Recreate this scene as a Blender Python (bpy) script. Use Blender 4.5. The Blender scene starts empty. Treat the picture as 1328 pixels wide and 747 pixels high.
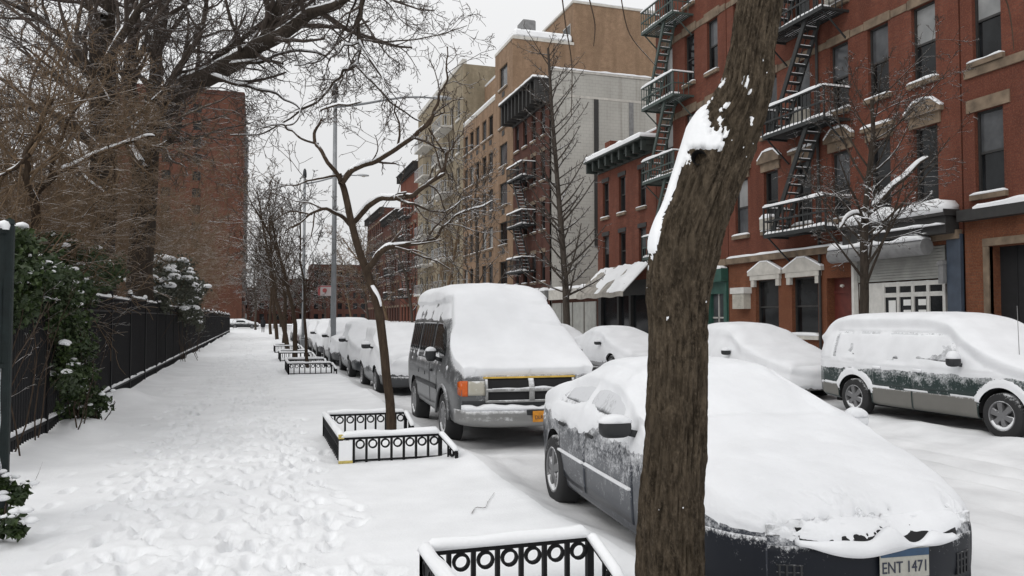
import bpy, math, random
import numpy as np
from mathutils import Vector, Matrix

SC = bpy.context.scene
COL = SC.collection
PI = math.pi

# ------------------------------------------------------------------ camera
FPX, CW, CH = 1030.0, 1328.0, 747.0
EYE = 1.60
YAW = math.radians(17.97)
PITCH = math.atan((413 - CH / 2) / FPX)
cam_data = bpy.data.cameras.new('camera')
cam = bpy.data.objects.new('camera', cam_data)
COL.objects.link(cam)
cam_data.sensor_width = 36.0
cam_data.lens = 36.0 * FPX / CW
cam_data.clip_start = 0.05
cam_data.clip_end = 5000
cam.location = (0, 0, EYE)
cam.rotation_euler = (PI / 2 + PITCH, 0, -YAW)
SC.camera = cam
_R = cam.rotation_euler.to_matrix()


def P(u, v, dist):
    """world point seen at photograph pixel (u, v) at a depth (metres along the view axis)"""
    d = _R @ Vector(((u - CW / 2) / FPX, (CH / 2 - v) / FPX, -1.0))
    return np.array((d.x * dist, d.y * dist, EYE + d.z * dist))


# ------------------------------------------------------------------ numeric helpers
_rs = np.random.RandomState(7)
_LAT = _rs.rand(64, 64, 64)


def vnoise(x, y, z=0.0):
    x, y, z = np.broadcast_arrays(np.asarray(x, float), np.asarray(y, float), np.asarray(z, float))
    xi, yi, zi = np.floor(x).astype(int), np.floor(y).astype(int), np.floor(z).astype(int)
    fx, fy, fz = x - xi, y - yi, z - zi
    fx = fx * fx * (3 - 2 * fx); fy = fy * fy * (3 - 2 * fy); fz = fz * fz * (3 - 2 * fz)
    x0, x1, y0, y1, z0, z1 = xi & 63, (xi + 1) & 63, yi & 63, (yi + 1) & 63, zi & 63, (zi + 1) & 63
    L = _LAT
    a = L[x0, y0, z0] * (1 - fx) + L[x1, y0, z0] * fx
    b = L[x0, y1, z0] * (1 - fx) + L[x1, y1, z0] * fx
    c = L[x0, y0, z1] * (1 - fx) + L[x1, y0, z1] * fx
    d = L[x0, y1, z1] * (1 - fx) + L[x1, y1, z1] * fx
    return ((a * (1 - fy) + b * fy) * (1 - fz) + (c * (1 - fy) + d * fy) * fz) * 2 - 1


def fbm(x, y, z=0.0, o=4, gain=0.5):
    s, a, f, n = 0.0, 1.0, 1.0, 0.0
    for k in range(o):
        s = s + a * vnoise(np.asarray(x) * f + 13.7 * k, np.asarray(y) * f + 5.1 * k, np.asarray(z) * f + 9.3 * k)
        n += a; a *= gain; f *= 2.03
    return s / n


def sstep(a, b, x):
    t = np.clip((np.asarray(x, float) - a) / (b - a), 0, 1)
    return t * t * (3 - 2 * t)


def pchip(pts):
    X = np.array([p[0] for p in pts], float); Y = np.array([p[1] for p in pts], float)
    h = np.diff(X); dl = np.diff(Y) / h
    m = np.zeros(len(X)); m[0] = dl[0]; m[-1] = dl[-1]
    for i in range(1, len(X) - 1):
        if dl[i - 1] * dl[i] > 0:
            w1, w2 = 2 * h[i] + h[i - 1], h[i] + 2 * h[i - 1]
            m[i] = (w1 + w2) / (w1 / dl[i - 1] + w2 / dl[i])
    def f(x):
        x = np.clip(np.asarray(x, float), X[0], X[-1])
        k = np.clip(np.searchsorted(X, x, side='right') - 1, 0, len(X) - 2)
        t = (x - X[k]) / h[k]
        return ((1 + 2 * t) * (1 - t) ** 2 * Y[k] + t * (1 - t) ** 2 * h[k] * m[k]
                + t * t * (3 - 2 * t) * Y[k + 1] + t * t * (t - 1) * h[k] * m[k + 1])
    return f


# ------------------------------------------------------------------ mesh builder
class MB:
    def __init__(s):
        s.v = []; s.n = 0; s.q = []; s.t = []

    def add(s, V, quads=None, tris=None):
        V = np.asarray(V, float).reshape(-1, 3)
        if quads is not None and len(quads): s.q.append(np.asarray(quads, int) + s.n)
        if tris is not None and len(tris): s.t.append(np.asarray(tris, int) + s.n)
        s.v.append(V); s.n += len(V)
        return s

    def merge(s, o):
        V, q, t = o.arrays()
        return s.add(V, q, t)

    def arrays(s):
        V = np.concatenate(s.v) if s.v else np.zeros((0, 3))
        q = np.concatenate(s.q) if s.q else np.zeros((0, 4), int)
        t = np.concatenate(s.t) if s.t else np.zeros((0, 3), int)
        return V, q, t

    def box(s, x0, x1, y0, y1, z0, z1):
        V = [(x, y, z) for z in (z0, z1) for y in (y0, y1) for x in (x0, x1)]
        return s.add(V, [(0, 2, 3, 1), (4, 5, 7, 6), (0, 1, 5, 4), (2, 6, 7, 3), (0, 4, 6, 2), (1, 3, 7, 5)])

    def bbox(s, x0, x1, y0, y1, z0, z1, b=0.01):
        """box with chamfered edges"""
        b = min(b, (x1 - x0) / 2.01, (y1 - y0) / 2.01, (z1 - z0) / 2.01)
        rows = []
        for (z, e) in ((z0, b), (z0 + b, 0), (z1 - b, 0), (z1, b)):
            rows.append([(x0 + b + e * .0, y0 + e, z), (x1 - b, y0 + e, z), (x1 - e, y0 + b, z), (x1 - e, y1 - b, z),
                         (x1 - b, y1 - e, z), (x0 + b, y1 - e, z), (x0 + e, y1 - b, z), (x0 + e, y0 + b, z)])
        return s.loft([np.array(r) for r in rows], cap=True)

    def obox(s, c, ax, half):
        """box oriented by three axes"""
        c = np.asarray(c, float); A = [np.asarray(a, float) for a in ax]
        V = [c + A[0] * half[0] * i + A[1] * half[1] * j + A[2] * half[2] * k for k in (-1, 1) for j in (-1, 1) for i in (-1, 1)]
        return s.add(V, [(0, 2, 3, 1), (4, 5, 7, 6), (0, 1, 5, 4), (2, 6, 7, 3), (0, 4, 6, 2), (1, 3, 7, 5)])

    def bar(s, a, b, w, h=None, up=(0, 0, 1)):
        """square bar from a to b"""
        a = np.asarray(a, float); b = np.asarray(b, float); h = h or w
        t = b - a; L = np.linalg.norm(t); t = t / L
        up = np.asarray(up, float)
        if abs(np.dot(up, t)) > .95: up = np.array((1., 0, 0)) if abs(t[0]) < .9 else np.array((0, 1., 0))
        r = np.cross(t, up); r /= np.linalg.norm(r); u = np.cross(r, t)
        return s.obox((a + b) / 2, (t, r, u), (L / 2, w / 2, h / 2))

    def loft(s, rings, close=True, cap=False):
        n = len(rings[0]); V = np.concatenate(rings); q = []
        m = n if close else n - 1
        for i in range(len(rings) - 1):
            for j in range(m):
                k = (j + 1) % n
                q.append((i * n + j, i * n + k, (i + 1) * n + k, (i + 1) * n + j))
        base = s.n
        s.add(V, q)
        if cap:
            for i, flip in ((0, True), (len(rings) - 1, False)):
                c = rings[i].mean(0); idx = s.n; s.add([c])
                tr = [((i * n + j + base), (i * n + (j + 1) % n + base), idx) for j in range(n)]
                s.t.append(np.array([(b, a, c_) if flip else (a, b, c_) for a, b, c_ in tr], int))
        return s

    def grid(s, G, close_u=False):
        """G: (m, n, 3) array of points"""
        m, n = G.shape[:2]
        idx = np.arange(m * n).reshape(m, n)
        if close_u: idx = np.concatenate([idx, idx[:, :1]], 1)
        q = np.stack([idx[:-1, :-1], idx[:-1, 1:], idx[1:, 1:], idx[1:, :-1]], -1).reshape(-1, 4)
        return s.add(G.reshape(-1, 3), q)

    def cyl(s, a, b, r0, r1=None, n=16, cap=True):
        a = np.asarray(a, float); b = np.asarray(b, float); r1 = r0 if r1 is None else r1
        t = b - a; t = t / np.linalg.norm(t)
        ref = np.array((0, 0, 1.)) if abs(t[2]) < .9 else np.array((1., 0, 0))
        u = np.cross(t, ref); u /= np.linalg.norm(u); w = np.cross(t, u)
        th = np.linspace(0, 2 * PI, n, endpoint=False)
        c = np.cos(th)[:, None] * u + np.sin(th)[:, None] * w
        return s.loft([a + c * r0, b + c * r1], cap=cap)

    def lathe(s, prof, c, axis, n=32):
        """prof: list of (radius, offset along axis)"""
        c = np.asarray(c, float); t = np.asarray(axis, float)
        ref = np.array((0, 0, 1.)) if abs(t[2]) < .9 else np.array((1., 0, 0))
        u = np.cross(t, ref); u /= np.linalg.norm(u); w = np.cross(t, u)
        th = np.linspace(0, 2 * PI, n, endpoint=False)
        d = np.cos(th)[:, None] * u + np.sin(th)[:, None] * w
        return s.loft([c + t * o + d * r for r, o in prof])

    def tubes(s, lines, nfun):
        """lines: list of (pts (n,3), radii (n)); vectorised by point count"""
        groups = {}
        for pts, rad in lines:
            groups.setdefault((len(pts), nfun(max(rad))), []).append((pts, rad))
        for (n, k), L in groups.items():
            Pn = np.array([p for p, _ in L], float); Rn = np.array([r for _, r in L], float)
            T = np.gradient(Pn, axis=1); T /= np.linalg.norm(T, axis=2, keepdims=True) + 1e-9
            mean = (Pn[:, -1] - Pn[:, 0]); mean /= np.linalg.norm(mean, axis=1, keepdims=True) + 1e-9
            ref = np.where(np.abs(mean[:, 2:3]) < .8, np.array([[0, 0, 1.]]), np.array([[1., 0, 0]]))[:, None, :]
            U = np.cross(T, ref); U /= np.linalg.norm(U, axis=2, keepdims=True) + 1e-9
            W = np.cross(T, U)
            th = np.linspace(0, 2 * PI, k, endpoint=False)
            ring = (U[:, :, None, :] * np.cos(th)[None, None, :, None] + W[:, :, None, :] * np.sin(th)[None, None, :, None])
            V = Pn[:, :, None, :] + ring * Rn[:, :, None, None]
            m = len(L)
            idx = np.arange(m * n * k).reshape(m, n, k)
            idn = np.roll(idx, -1, 2)
            q = np.stack([idx[:, :-1], idn[:, :-1], idn[:, 1:], idx[:, 1:]], -1).reshape(-1, 4)
            s.add(V.reshape(-1, 3), q)
        return s


def _root(o):
    while o.parent is not None: o = o.parent
    return o


def obj(name, mb, mat, parent=None, smooth=False, local=False, kind=None, label=None):
    """one mesh object; vertices are given in world coordinates unless local"""
    V, q, t = mb.arrays() if isinstance(mb, MB) else mb
    V = np.array(V, float)
    off = np.zeros(3)
    if parent is not None and not local:
        off = np.array(_root(parent).location)
        V = V - off
    me = bpy.data.meshes.new(name)
    nq, nt = len(q), len(t)
    me.vertices.add(len(V)); me.vertices.foreach_set('co', V.astype(np.float32).ravel())
    me.loops.add(nq * 4 + nt * 3)
    li = np.concatenate([np.asarray(q, int).ravel(), np.asarray(t, int).ravel()]).astype(np.int32)
    me.loops.foreach_set('vertex_index', li)
    me.polygons.add(nq + nt)
    st = np.concatenate([np.arange(nq) * 4, nq * 4 + np.arange(nt) * 3]).astype(np.int32)
    me.polygons.foreach_set('loop_start', st)
    me.polygons.foreach_set('use_smooth', np.full(nq + nt, bool(smooth)))
    me.update(calc_edges=True); me.validate()
    mats = mat if isinstance(mat, (list, tuple)) else [mat]
    for m in mats: me.materials.append(m)
    o = bpy.data.objects.new(name, me); COL.objects.link(o)
    if parent is not None: o.parent = parent
    if kind: o['kind'] = kind
    if label: o['label'] = label
    return o


def thing(name, label, cat, loc=(0, 0, 0), group=None, rz=0.0):
    o = bpy.data.objects.new(name, None); COL.objects.link(o)
    o.location = loc; o.rotation_euler = (0, 0, rz); o.empty_display_size = .3
    o['label'] = label; o['category'] = cat
    if group: o['group'] = group
    return o


def tag(o, label, cat, group=None, kind=None):
    o['label'] = label; o['category'] = cat
    if group: o['group'] = group
    if kind: o['kind'] = kind
    return o


def copy_thing(root, loc, label, rz=None):
    r = root.copy(); COL.objects.link(r); r.location = loc; r['label'] = label
    if rz is not None: r.rotation_euler = (0, 0, rz)
    for ch in list(root.children):
        c = ch.copy(); COL.objects.link(c); c.parent = r
        for g in list(ch.children):
            d = g.copy(); COL.objects.link(d); d.parent = c
    return r


def vnormals(V, q, t):
    N = np.zeros_like(V)
    for F in (q, t):
        if len(F) == 0: continue
        a, b, c = V[F[:, 0]], V[F[:, 1]], V[F[:, 2]]
        fn = np.cross(b - a, c - a)
        if F.shape[1] == 4:
            fn = fn + np.cross(c - a, V[F[:, 3]] - a)
        for k in range(F.shape[1]): np.add.at(N, F[:, k], fn)
    return N / (np.linalg.norm(N, axis=1, keepdims=True) + 1e-12)


# ------------------------------------------------------------------ materials
def _mat(name):
    m = bpy.data.materials.new(name); m.use_nodes = True
    nt = m.node_tree
    return m, nt, nt.nodes['Principled BSDF']


def N(nt, typ, **kw):
    n = nt.nodes.new(typ)
    for k, v in kw.items():
        if k in n.inputs: n.inputs[k].default_value = v
        else: setattr(n, k, v)
    return n


def mixc(nt, fac, a, b, blend='MIX'):
    n = nt.nodes.new('ShaderNodeMix'); n.data_type = 'RGBA'; n.blend_type = blend
    for sock, val in ((n.inputs['Factor'], fac), (n.inputs['A'], a), (n.inputs['B'], b)):
        pass
    def put(s, val):
        if hasattr(val, 'is_output'): nt.links.new(val, s)
        elif isinstance(val, (int, float)): s.default_value = val
        else: s.default_value = (*val, 1.0) if len(val) == 3 else val
    put(n.inputs[0], fac); put(n.inputs[6], a); put(n.inputs[7], b)
    return n.outputs[2]


def ramp(nt, src, p0, p1, c0=0.0, c1=1.0):
    n = nt.nodes.new('ShaderNodeMapRange'); n.clamp = True
    n.inputs[1].default_value = p0; n.inputs[2].default_value = p1
    n.inputs[3].default_value = c0; n.inputs[4].default_value = c1
    nt.links.new(src, n.inputs[0]); return n.outputs[0]


def mth(nt, op, a, b=None, c=None):
    n = nt.nodes.new('ShaderNodeMath'); n.operation = op
    for i, x in enumerate((a, b, c)):
        if x is None: continue
        if hasattr(x, 'is_output'): nt.links.new(x, n.inputs[i])
        else: n.inputs[i].default_value = x
    return n.outputs[0]


def noise(nt, scale, detail=4, rough=.55, vec=None, coord='Object', stretch=None):
    tc = N(nt, 'ShaderNodeTexCoord')
    src = vec if vec is not None else tc.outputs[coord]
    if stretch is not None:
        mp = N(nt, 'ShaderNodeMapping'); mp.inputs['Scale'].default_value = stretch
        nt.links.new(src, mp.inputs[0]); src = mp.outputs[0]
    n = N(nt, 'ShaderNodeTexNoise'); n.inputs['Scale'].default_value = scale
    n.inputs['Detail'].default_value = detail; n.inputs['Roughness'].default_value = rough
    nt.links.new(src, n.inputs['Vector'])
    return n.outputs['Fac']


def bump(nt, bsdf, h, strength=.3, dist=.02):
    b = N(nt, 'ShaderNodeBump'); b.inputs['Strength'].default_value = strength; b.inputs['Distance'].default_value = dist
    nt.links.new(h, b.inputs['Height']); nt.links.new(b.outputs[0], bsdf.inputs['Normal'])


def simple(name, col, rough=.6, metal=0.0, var=.15, scale=6.0, spec=.5, bmp=0.0):
    m, nt, b = _mat(name)
    f = noise(nt, scale, 5)
    c0 = [c * (1 - var) for c in col]; c1 = [min(1, c * (1 + var)) for c in col]
    nt.links.new(mixc(nt, ramp(nt, f, .3, .7), c0, c1), b.inputs['Base Color'])
    b.inputs['Roughness'].default_value = rough; b.inputs['Metallic'].default_value = metal
    b.inputs['Specular IOR Level'].default_value = spec
    if bmp: bump(nt, b, noise(nt, scale * 6, 4), bmp, .01)
    return m


def snow_mat(name, col=(.86, .87, .885), dirt=.04, fine=60, bstr=.35, big=1.2):
    m, nt, b = _mat(name)
    f = noise(nt, big, 5); g = noise(nt, fine, 4, .65)
    c0 = [c * (1 - dirt * 2) for c in col]
    nt.links.new(mixc(nt, ramp(nt, f, .35, .65), c0, col), b.inputs['Base Color'])
    b.inputs['Roughness'].default_value = .75; b.inputs['Specular IOR Level'].default_value = .2
    bump(nt, b, g, bstr, .008)
    return m


def dusted(name, col, rough=.4, metal=0.0, lo=.45, hi=.8, snow=(.8, .81, .83), scale=30, spec=.5, zgrad=None, var=.12, coat=0.0):
    """a painted/metal surface with fine snow grains stuck to it (a surface deposit with its own shape)"""
    m, nt, b = _mat(name)
    f = noise(nt, 5, 4)
    base = mixc(nt, f, [c * (1 - var) for c in col], [c * (1 + var) for c in col])
    n1 = mth(nt, 'ADD', mth(nt, 'MULTIPLY', noise(nt, scale, 6, .75), .55), mth(nt, 'MULTIPLY', noise(nt, scale * .16, 5, .65), .45))
    geo = N(nt, 'ShaderNodeNewGeometry'); sep = N(nt, 'ShaderNodeSeparateXYZ'); nt.links.new(geo.outputs['Normal'], sep.inputs[0])
    s = mth(nt, 'ADD', n1, mth(nt, 'MULTIPLY', sep.outputs[2], .22))
    if zgrad is not None:
        tc = N(nt, 'ShaderNodeTexCoord'); sp = N(nt, 'ShaderNodeSeparateXYZ'); nt.links.new(tc.outputs['Object'], sp.inputs[0])
        s = mth(nt, 'ADD', s, ramp(nt, sp.outputs[2], zgrad[0], zgrad[1], 0.0, zgrad[2]))
    k = ramp(nt, s, lo, hi)
    nt.links.new(mixc(nt, k, base, snow), b.inputs['Base Color'])
    nt.links.new(ramp(nt, k, 0, 1, rough, .8), b.inputs['Roughness'])
    nt.links.new(ramp(nt, k, 0, 1, metal, 0.0), b.inputs['Metallic'])
    b.inputs['Specular IOR Level'].default_value = spec
    b.inputs['Coat Weight'].default_value = coat
    return m


def facing_uv(nt):
    """vector (along wall, height) from object coordinates and the wall's own facing"""
    tc = N(nt, 'ShaderNodeTexCoord'); sp = N(nt, 'ShaderNodeSeparateXYZ'); nt.links.new(tc.outputs['Object'], sp.inputs[0])
    gn = N(nt, 'ShaderNodeSeparateXYZ'); nt.links.new(tc.outputs['Normal'], gn.inputs[0])
    k = mth(nt, 'GREATER_THAN', mth(nt, 'ABSOLUTE', gn.outputs[0]), .5)
    a = mth(nt, 'ADD', mth(nt, 'MULTIPLY', sp.outputs[1], k), mth(nt, 'MULTIPLY', sp.outputs[0], mth(nt, 'SUBTRACT', 1.0, k)))
    cb = N(nt, 'ShaderNodeCombineXYZ'); nt.links.new(a, cb.inputs[0]); nt.links.new(sp.outputs[2], cb.inputs[1])
    return cb.outputs[0]


def brick(name, c1, c2, mortar, stain=.25, bw=.22, bh=.072, big=.25):
    m, nt, b = _mat(name)
    uv = facing_uv(nt)
    br = N(nt, 'ShaderNodeTexBrick'); nt.links.new(uv, br.inputs['Vector'])
    br.inputs['Color1'].default_value = (*c1, 1); br.inputs['Color2'].default_value = (*c2, 1); br.inputs['Mortar'].default_value = (*mortar, 1)
    br.inputs['Scale'].default_value = 1.0; br.inputs['Brick Width'].default_value = bw; br.inputs['Row Height'].default_value = bh
    br.inputs['Mortar Size'].default_value = .008; br.inputs['Mortar Smooth'].default_value = .3
    n1 = noise(nt, big, 6, .65); n2 = noise(nt, 1.0, 5, .6, vec=uv, stretch=(1.5, .25, 1))
    c = mixc(nt, ramp(nt, n1, .35, .7, 0, 1), br.outputs['Color'], [min(1, x * (1 - stain)) for x in c1])
    c = mixc(nt, ramp(nt, n2, .42, .70, 0, .8), c, [x * .5 for x in c2])
    n3 = noise(nt, 9, 4, .7)
    n4 = noise(nt, 2.6, 6, .7)
    c = mixc(nt, ramp(nt, n4, .38, .62, .7, 0), c, [x * .5 for x in c1])
    n5 = noise(nt, 26, 3, .7)
    c = mixc(nt, ramp(nt, n5, .48, .62, 0, .35), c, [c1[0] * 1.25, c1[1] * 1.5, c1[2] * 1.3])
    c = mixc(nt, ramp(nt, n3, .62, .78, 0, .35), c, [min(1, x * 1.5 + .05) for x in c2])
    nt.links.new(c, b.inputs['Base Color'])
    b.inputs['Roughness'].default_value = .9; b.inputs['Specular IOR Level'].default_value = .2
    bump(nt, b, br.outputs['Fac'], -.35, .006)
    return m


def bark(name, c0, c1, snow=.0, scale=30, lo=.55, hi=.75, rough=.95, stretch=(1, 1, .25), bs=.6):
    m, nt, b = _mat(name)
    f = noise(nt, scale, 6, .65, stretch=stretch)
    base = mixc(nt, ramp(nt, f, .3, .7), c0, c1)
    out = base
    if snow > 0:
        geo = N(nt, 'ShaderNodeNewGeometry'); sep = N(nt, 'ShaderNodeSeparateXYZ'); nt.links.new(geo.outputs['Normal'], sep.inputs[0])
        n1 = noise(nt, 3.5, 5, .7)
        s = mth(nt, 'ADD', mth(nt, 'MULTIPLY', sep.outputs[2], .55), mth(nt, 'MULTIPLY', n1, .9))
        k = ramp(nt, s, lo + (1 - snow) * .4, hi + (1 - snow) * .4)
        out = mixc(nt, k, base, (.84, .85, .87))
    nt.links.new(out, b.inputs['Base Color'])
    b.inputs['Roughness'].default_value = rough; b.inputs['Specular IOR Level'].default_value = .15
    if bs: bump(nt, b, f, bs, .015)
    return m


M = {}
M['snow'] = snow_mat('snow', fine=45)
M['snow_ground'] = snow_mat('trodden_snow', (.84, .85, .865), .045, 38, .5, 1.6)
M['snow_road'] = snow_mat('driven_snow', (.76, .765, .775), .09, 26, .7, 1.3)
M['snow_car'] = snow_mat('car_snow', (.79, .80, .82), .04, 55, .4, 2.2)
M['black_iron'] = dusted('black_iron', (.007, .007, .008), .6, 0, .88, 1.0, scale=20, spec=.2)
M['black_plastic'] = dusted('black_plastic', (.015, .016, .018), .55, 0, .72, .85, scale=40)
M['rubber'] = dusted('rubber', (.018, .018, .019), .8, 0, .62, .78, scale=28)
M['rim'] = dusted('alloy', (.20, .20, .205), .45, .5, .60, .74, scale=24)
M['chrome'] = dusted('chrome', (.25, .255, .265), .35, .6, .62, .8, scale=22)
M['glass_crusted'] = dusted('glass_crusted', (.05, .052, .055), .3, 0, .36, .60, (.60, .61, .63), 16)
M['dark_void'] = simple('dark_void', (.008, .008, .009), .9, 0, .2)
M['lamp_clear'] = dusted('lamp_clear', (.38, .36, .30), .15, 0, .6, .75, scale=18, coat=.6)
M['lamp_orange'] = simple('lamp_orange', (.55, .10, .01), .25, 0, .12, 40)
M['lamp_red'] = simple('lamp_red', (.25, .01, .01), .3, 0, .1, 30)
# ------------------------------------------------------------------ light and air
SC.view_settings.view_transform = 'Standard'; SC.view_settings.look = 'None'
SC.view_settings.gamma = 1.0; SC.view_settings.exposure = EXPOSURE = -0.20
SC.view_settings.use_curve_mapping = False
W = bpy.data.worlds.new('World'); SC.world = W; W.use_nodes = True
wn = W.node_tree; bg = wn.nodes['Background']
sky = N(wn, 'ShaderNodeTexSky'); sky.sky_type = 'NISHITA'; sky.sun_disc = False
SUN_EL, SUN_AZ = math.radians(40), math.radians(235)      # azimuth clockwise from +Y
sky.sun_elevation = SUN_EL; sky.sun_rotation = SUN_AZ; sky.dust_density = 4.0; sky.air_density = 1.0; sky.ozone_density = 1.0
hs = N(wn, 'ShaderNodeHueSaturation'); hs.inputs['Saturation'].default_value = .06
wn.links.new(sky.outputs[0], hs.inputs['Color'])
tcw = N(wn, 'ShaderNodeTexCoord')
cl = N(wn, 'ShaderNodeTexNoise'); cl.inputs['Scale'].default_value = 2.2; cl.inputs['Detail'].default_value = 5
wn.links.new(tcw.outputs['Generated'], cl.inputs['Vector'])
cloud = mixc(wn, cl.outputs['Fac'], (7.9, 7.95, 8.05), (8.7, 8.75, 8.8))
sw = N(wn, 'ShaderNodeSeparateXYZ'); wn.links.new(tcw.outputs['Generated'], sw.inputs[0])
grad = ramp(wn, sw.outputs[2], .0, 1.0, 1.02, 1.75)                     # overcast: brighter overhead than at the horizon
cv = N(wn, 'ShaderNodeVectorMath'); cv.operation = 'SCALE'; wn.links.new(cloud, cv.inputs[0]); wn.links.new(grad, cv.inputs['Scale'])
wn.links.new(mixc(wn, .93, hs.outputs[0], cv.outputs[0]), bg.inputs['Color'])      # thick even overcast over the clear sky
bg.inputs['Strength'].default_value = .1
sun_d = bpy.data.lights.new('sun', 'SUN'); sun_d.energy = .9; sun_d.angle = math.radians(28); sun_d.color = (1, .97, .93)
sun = bpy.data.objects.new('sun', sun_d); COL.objects.link(sun)
sun.rotation_euler = (PI / 2 - SUN_EL, 0, -SUN_AZ + PI)

# ------------------------------------------------------------------ setting: snow-covered ground
CURB, CURB2, WALLX, ROADZ = 2.35, 12.7, 17.0, -0.14
rnd = random.Random(5)
rng = np.random.RandomState(11)


def H(x, y):
    x = np.asarray(x, float); y = np.asarray(y, float)
    h = (ROADZ) * sstep(CURB - .12, CURB + .4, x) * (1 - sstep(CURB2 - .4, CURB2 + .12, x))
    h = h + .018 * fbm(x * .7, y * .5, 1.3, 3) + .006 * fbm(x * 4, y * 4, 4.4, 3)
    # drift at the fence foot
    h = h + (.10 + .09 * vnoise(y * .55, 3.3)) * (1 - sstep(-2.75, -1.95, x)) * (x > -4)
    h = h + .16 * np.exp(-((x + 2.2) / .45) ** 2 - ((y - 12.6) / .55) ** 2) + .22 * np.exp(-((x + 2.25) / .4) ** 2 - ((y - 16.7) / .7) ** 2)
    # heaps along the kerbs, ruts in the carriageway
    h = h + .05 * np.exp(-((x - 2.5) / .3) ** 2) * (1 + vnoise(y * .8, 7.7))
    h = h + .09 * np.exp(-((x - 10.0) / .4) ** 2) * (.7 + .6 * vnoise(y * 1.1, 2.2, x)) * (x < 10.8)
    lane = sstep(4.7, 5.3, x) * (1 - sstep(9.3, 9.9, x))
    h = h - .035 * lane
    for c in (5.9, 6.5, 7.5, 8.3, 9.0):
        h = h - .075 * np.exp(-((x - c - .25 * np.sin(y * .22 + c)) / .11) ** 2) * lane * (.6 + .5 * vnoise(y * .4, c))
    h = h + .035 * lane * fbm(x * 3.2, y * 1.1, 8.8, 4)
    # churned snow around the parked cars on the near side
    pk = sstep(2.2, 2.6, x) * (1 - sstep(4.6, 5.1, x))
    h = h + .045 * pk * fbm(x * 2.2, y * 2.2, 3.3, 4)
    h = h + .10 * np.exp(-((x - 3.3) / 1.1) ** 2 - ((y - 8.8) / .7) ** 2) * (1 + .5 * fbm(x * 2.5, y * 2.5, 6.1, 3))
    h = h + .05 * sstep(9.6, 10.4, x) * (1 - sstep(11.2, 12.4, x)) * fbm(x * 2, y * 2, 1.1, 3)
    return h


def footprints(Xc, Yc, Z, n, xf, y0, y1, deep=.04, jit=True):
    for k in range(n):
        y = y0 * (y1 / y0) ** rng.rand(); x = xf(y)
        a = rng.normal(0, .35); L, Wd = .138 * rng.uniform(.8, 1.15), .052 * rng.uniform(.85, 1.3)
        i0, i1 = np.searchsorted(Yc, (y - .33, y + .33)); j0, j1 = np.searchsorted(Xc, (x - .3, x + .3))
        if i1 <= i0 or j1 <= j0: continue
        X, Y = np.meshgrid(Xc[j0:j1] - x, Yc[i0:i1] - y)
        u = X * math.cos(a) + Y * math.sin(a); v = -X * math.sin(a) + Y * math.cos(a)
        wd = Wd * (1 - .22 * np.exp(-((v + .02) / .05) ** 2))
        r = np.sqrt((u / wd) ** 2 + (v / L) ** 2)
        d = deep * rng.uniform(.35, 1.1)
        Z[i0:i1, j0:j1] += -d * (1 - sstep(.78, 1.06, r)) + d * .2 * np.exp(-((r - 1.25) / .18) ** 2)
    return Z


def ygrid(y0, y1, d0, k):
    ys = [y0]
    while ys[-1] < y1: ys.append(ys[-1] + d0 * max(1.0, ys[-1] / k))
    return np.array(ys)


def sheet(name, xs, ys, mat, walk=None):
    X, Y = np.meshgrid(xs, ys); Z = H(X, Y)
    if walk: Z = walk(xs, ys, Z)
    mb = MB(); mb.grid(np.stack([X, Y, Z], -1))
    return obj(name, mb, mat, smooth=True, kind='structure')


def walk_near(xs, ys, Z):
    X, Y = np.meshgrid(xs, ys)
    band = np.exp(-((X + .25) / .95) ** 2)
    Z = Z - .022 * band + .022 * band * fbm(X * 6.5, Y * 4.6, 2.1, 4)
    Z = footprints(xs, ys, Z, 600, lambda y: rng.normal(-.35, .72), 2.8, 80, .034)
    Z = footprints(xs, ys, Z, 260, lambda y: rng.uniform(-1.9, .85), 3.0, 50, .022)
    for k in range(11):                                             # separate walkers: left, right, left, right
        x0, sl, ph, dr = rng.normal(-.35, .65), rng.normal(0, .012), rng.rand() * 6, rng.rand()
        y, j = 2.6 + rng.rand(), 0
        y1_ = rng.uniform(30, 90)
        while y < y1_:
            xx = x0 + sl * (y - 6) + .18 * math.sin(y * .35 + ph) + (.10 if j % 2 else -.10)
            if -2.0 < xx < .8 or y > 12: Z = footprints(xs, ys, Z, 1, lambda q: np.clip(xx, -2.1, 1.6), y, y * 1.0001, .05)
            y += .36 + rng.normal(0, .03); j += 1
    xl = lambda y: .72 - .05 * (y - 6) + rng.choice((-.1, .1))
    Z = footprints(xs, ys, Z, 26, xl, 5.2, 12, .03)
    return Z


obj('ground', MB().grid(np.stack(np.meshgrid(np.linspace(-1500, 1500, 13), np.linspace(-600, 2400, 13)) + [np.full((13, 13), -.45)], -1)),
    M['snow'], smooth=True, kind='structure')
sheet('pavement', np.arange(-2.9, CURB + .01, .024), ygrid(.6, 128, .024, 5.0), M['snow_ground'], walk_near)
sheet('road', np.concatenate([np.arange(CURB, 5.2, .045), np.arange(5.2, CURB2 + .05, .055)]), ygrid(.6, 128, .045, 6), M['snow_road'])
sheet('pavement', np.arange(CURB2, WALLX + 1.2, .16), ygrid(.6, 128, .2, 8), M['snow'])
sheet('garden_ground', np.arange(-40, -2.85, .5), ygrid(2, 128, .5, 20), M['snow'])
sheet('road', np.arange(-60, 60.1, .8), ygrid(128, 150, .6, 500), M['snow_road'])
# ------------------------------------------------------------------ iron railings on the left
FX = -2.56
FZ = lambda y: float(H(FX, y))


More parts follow.
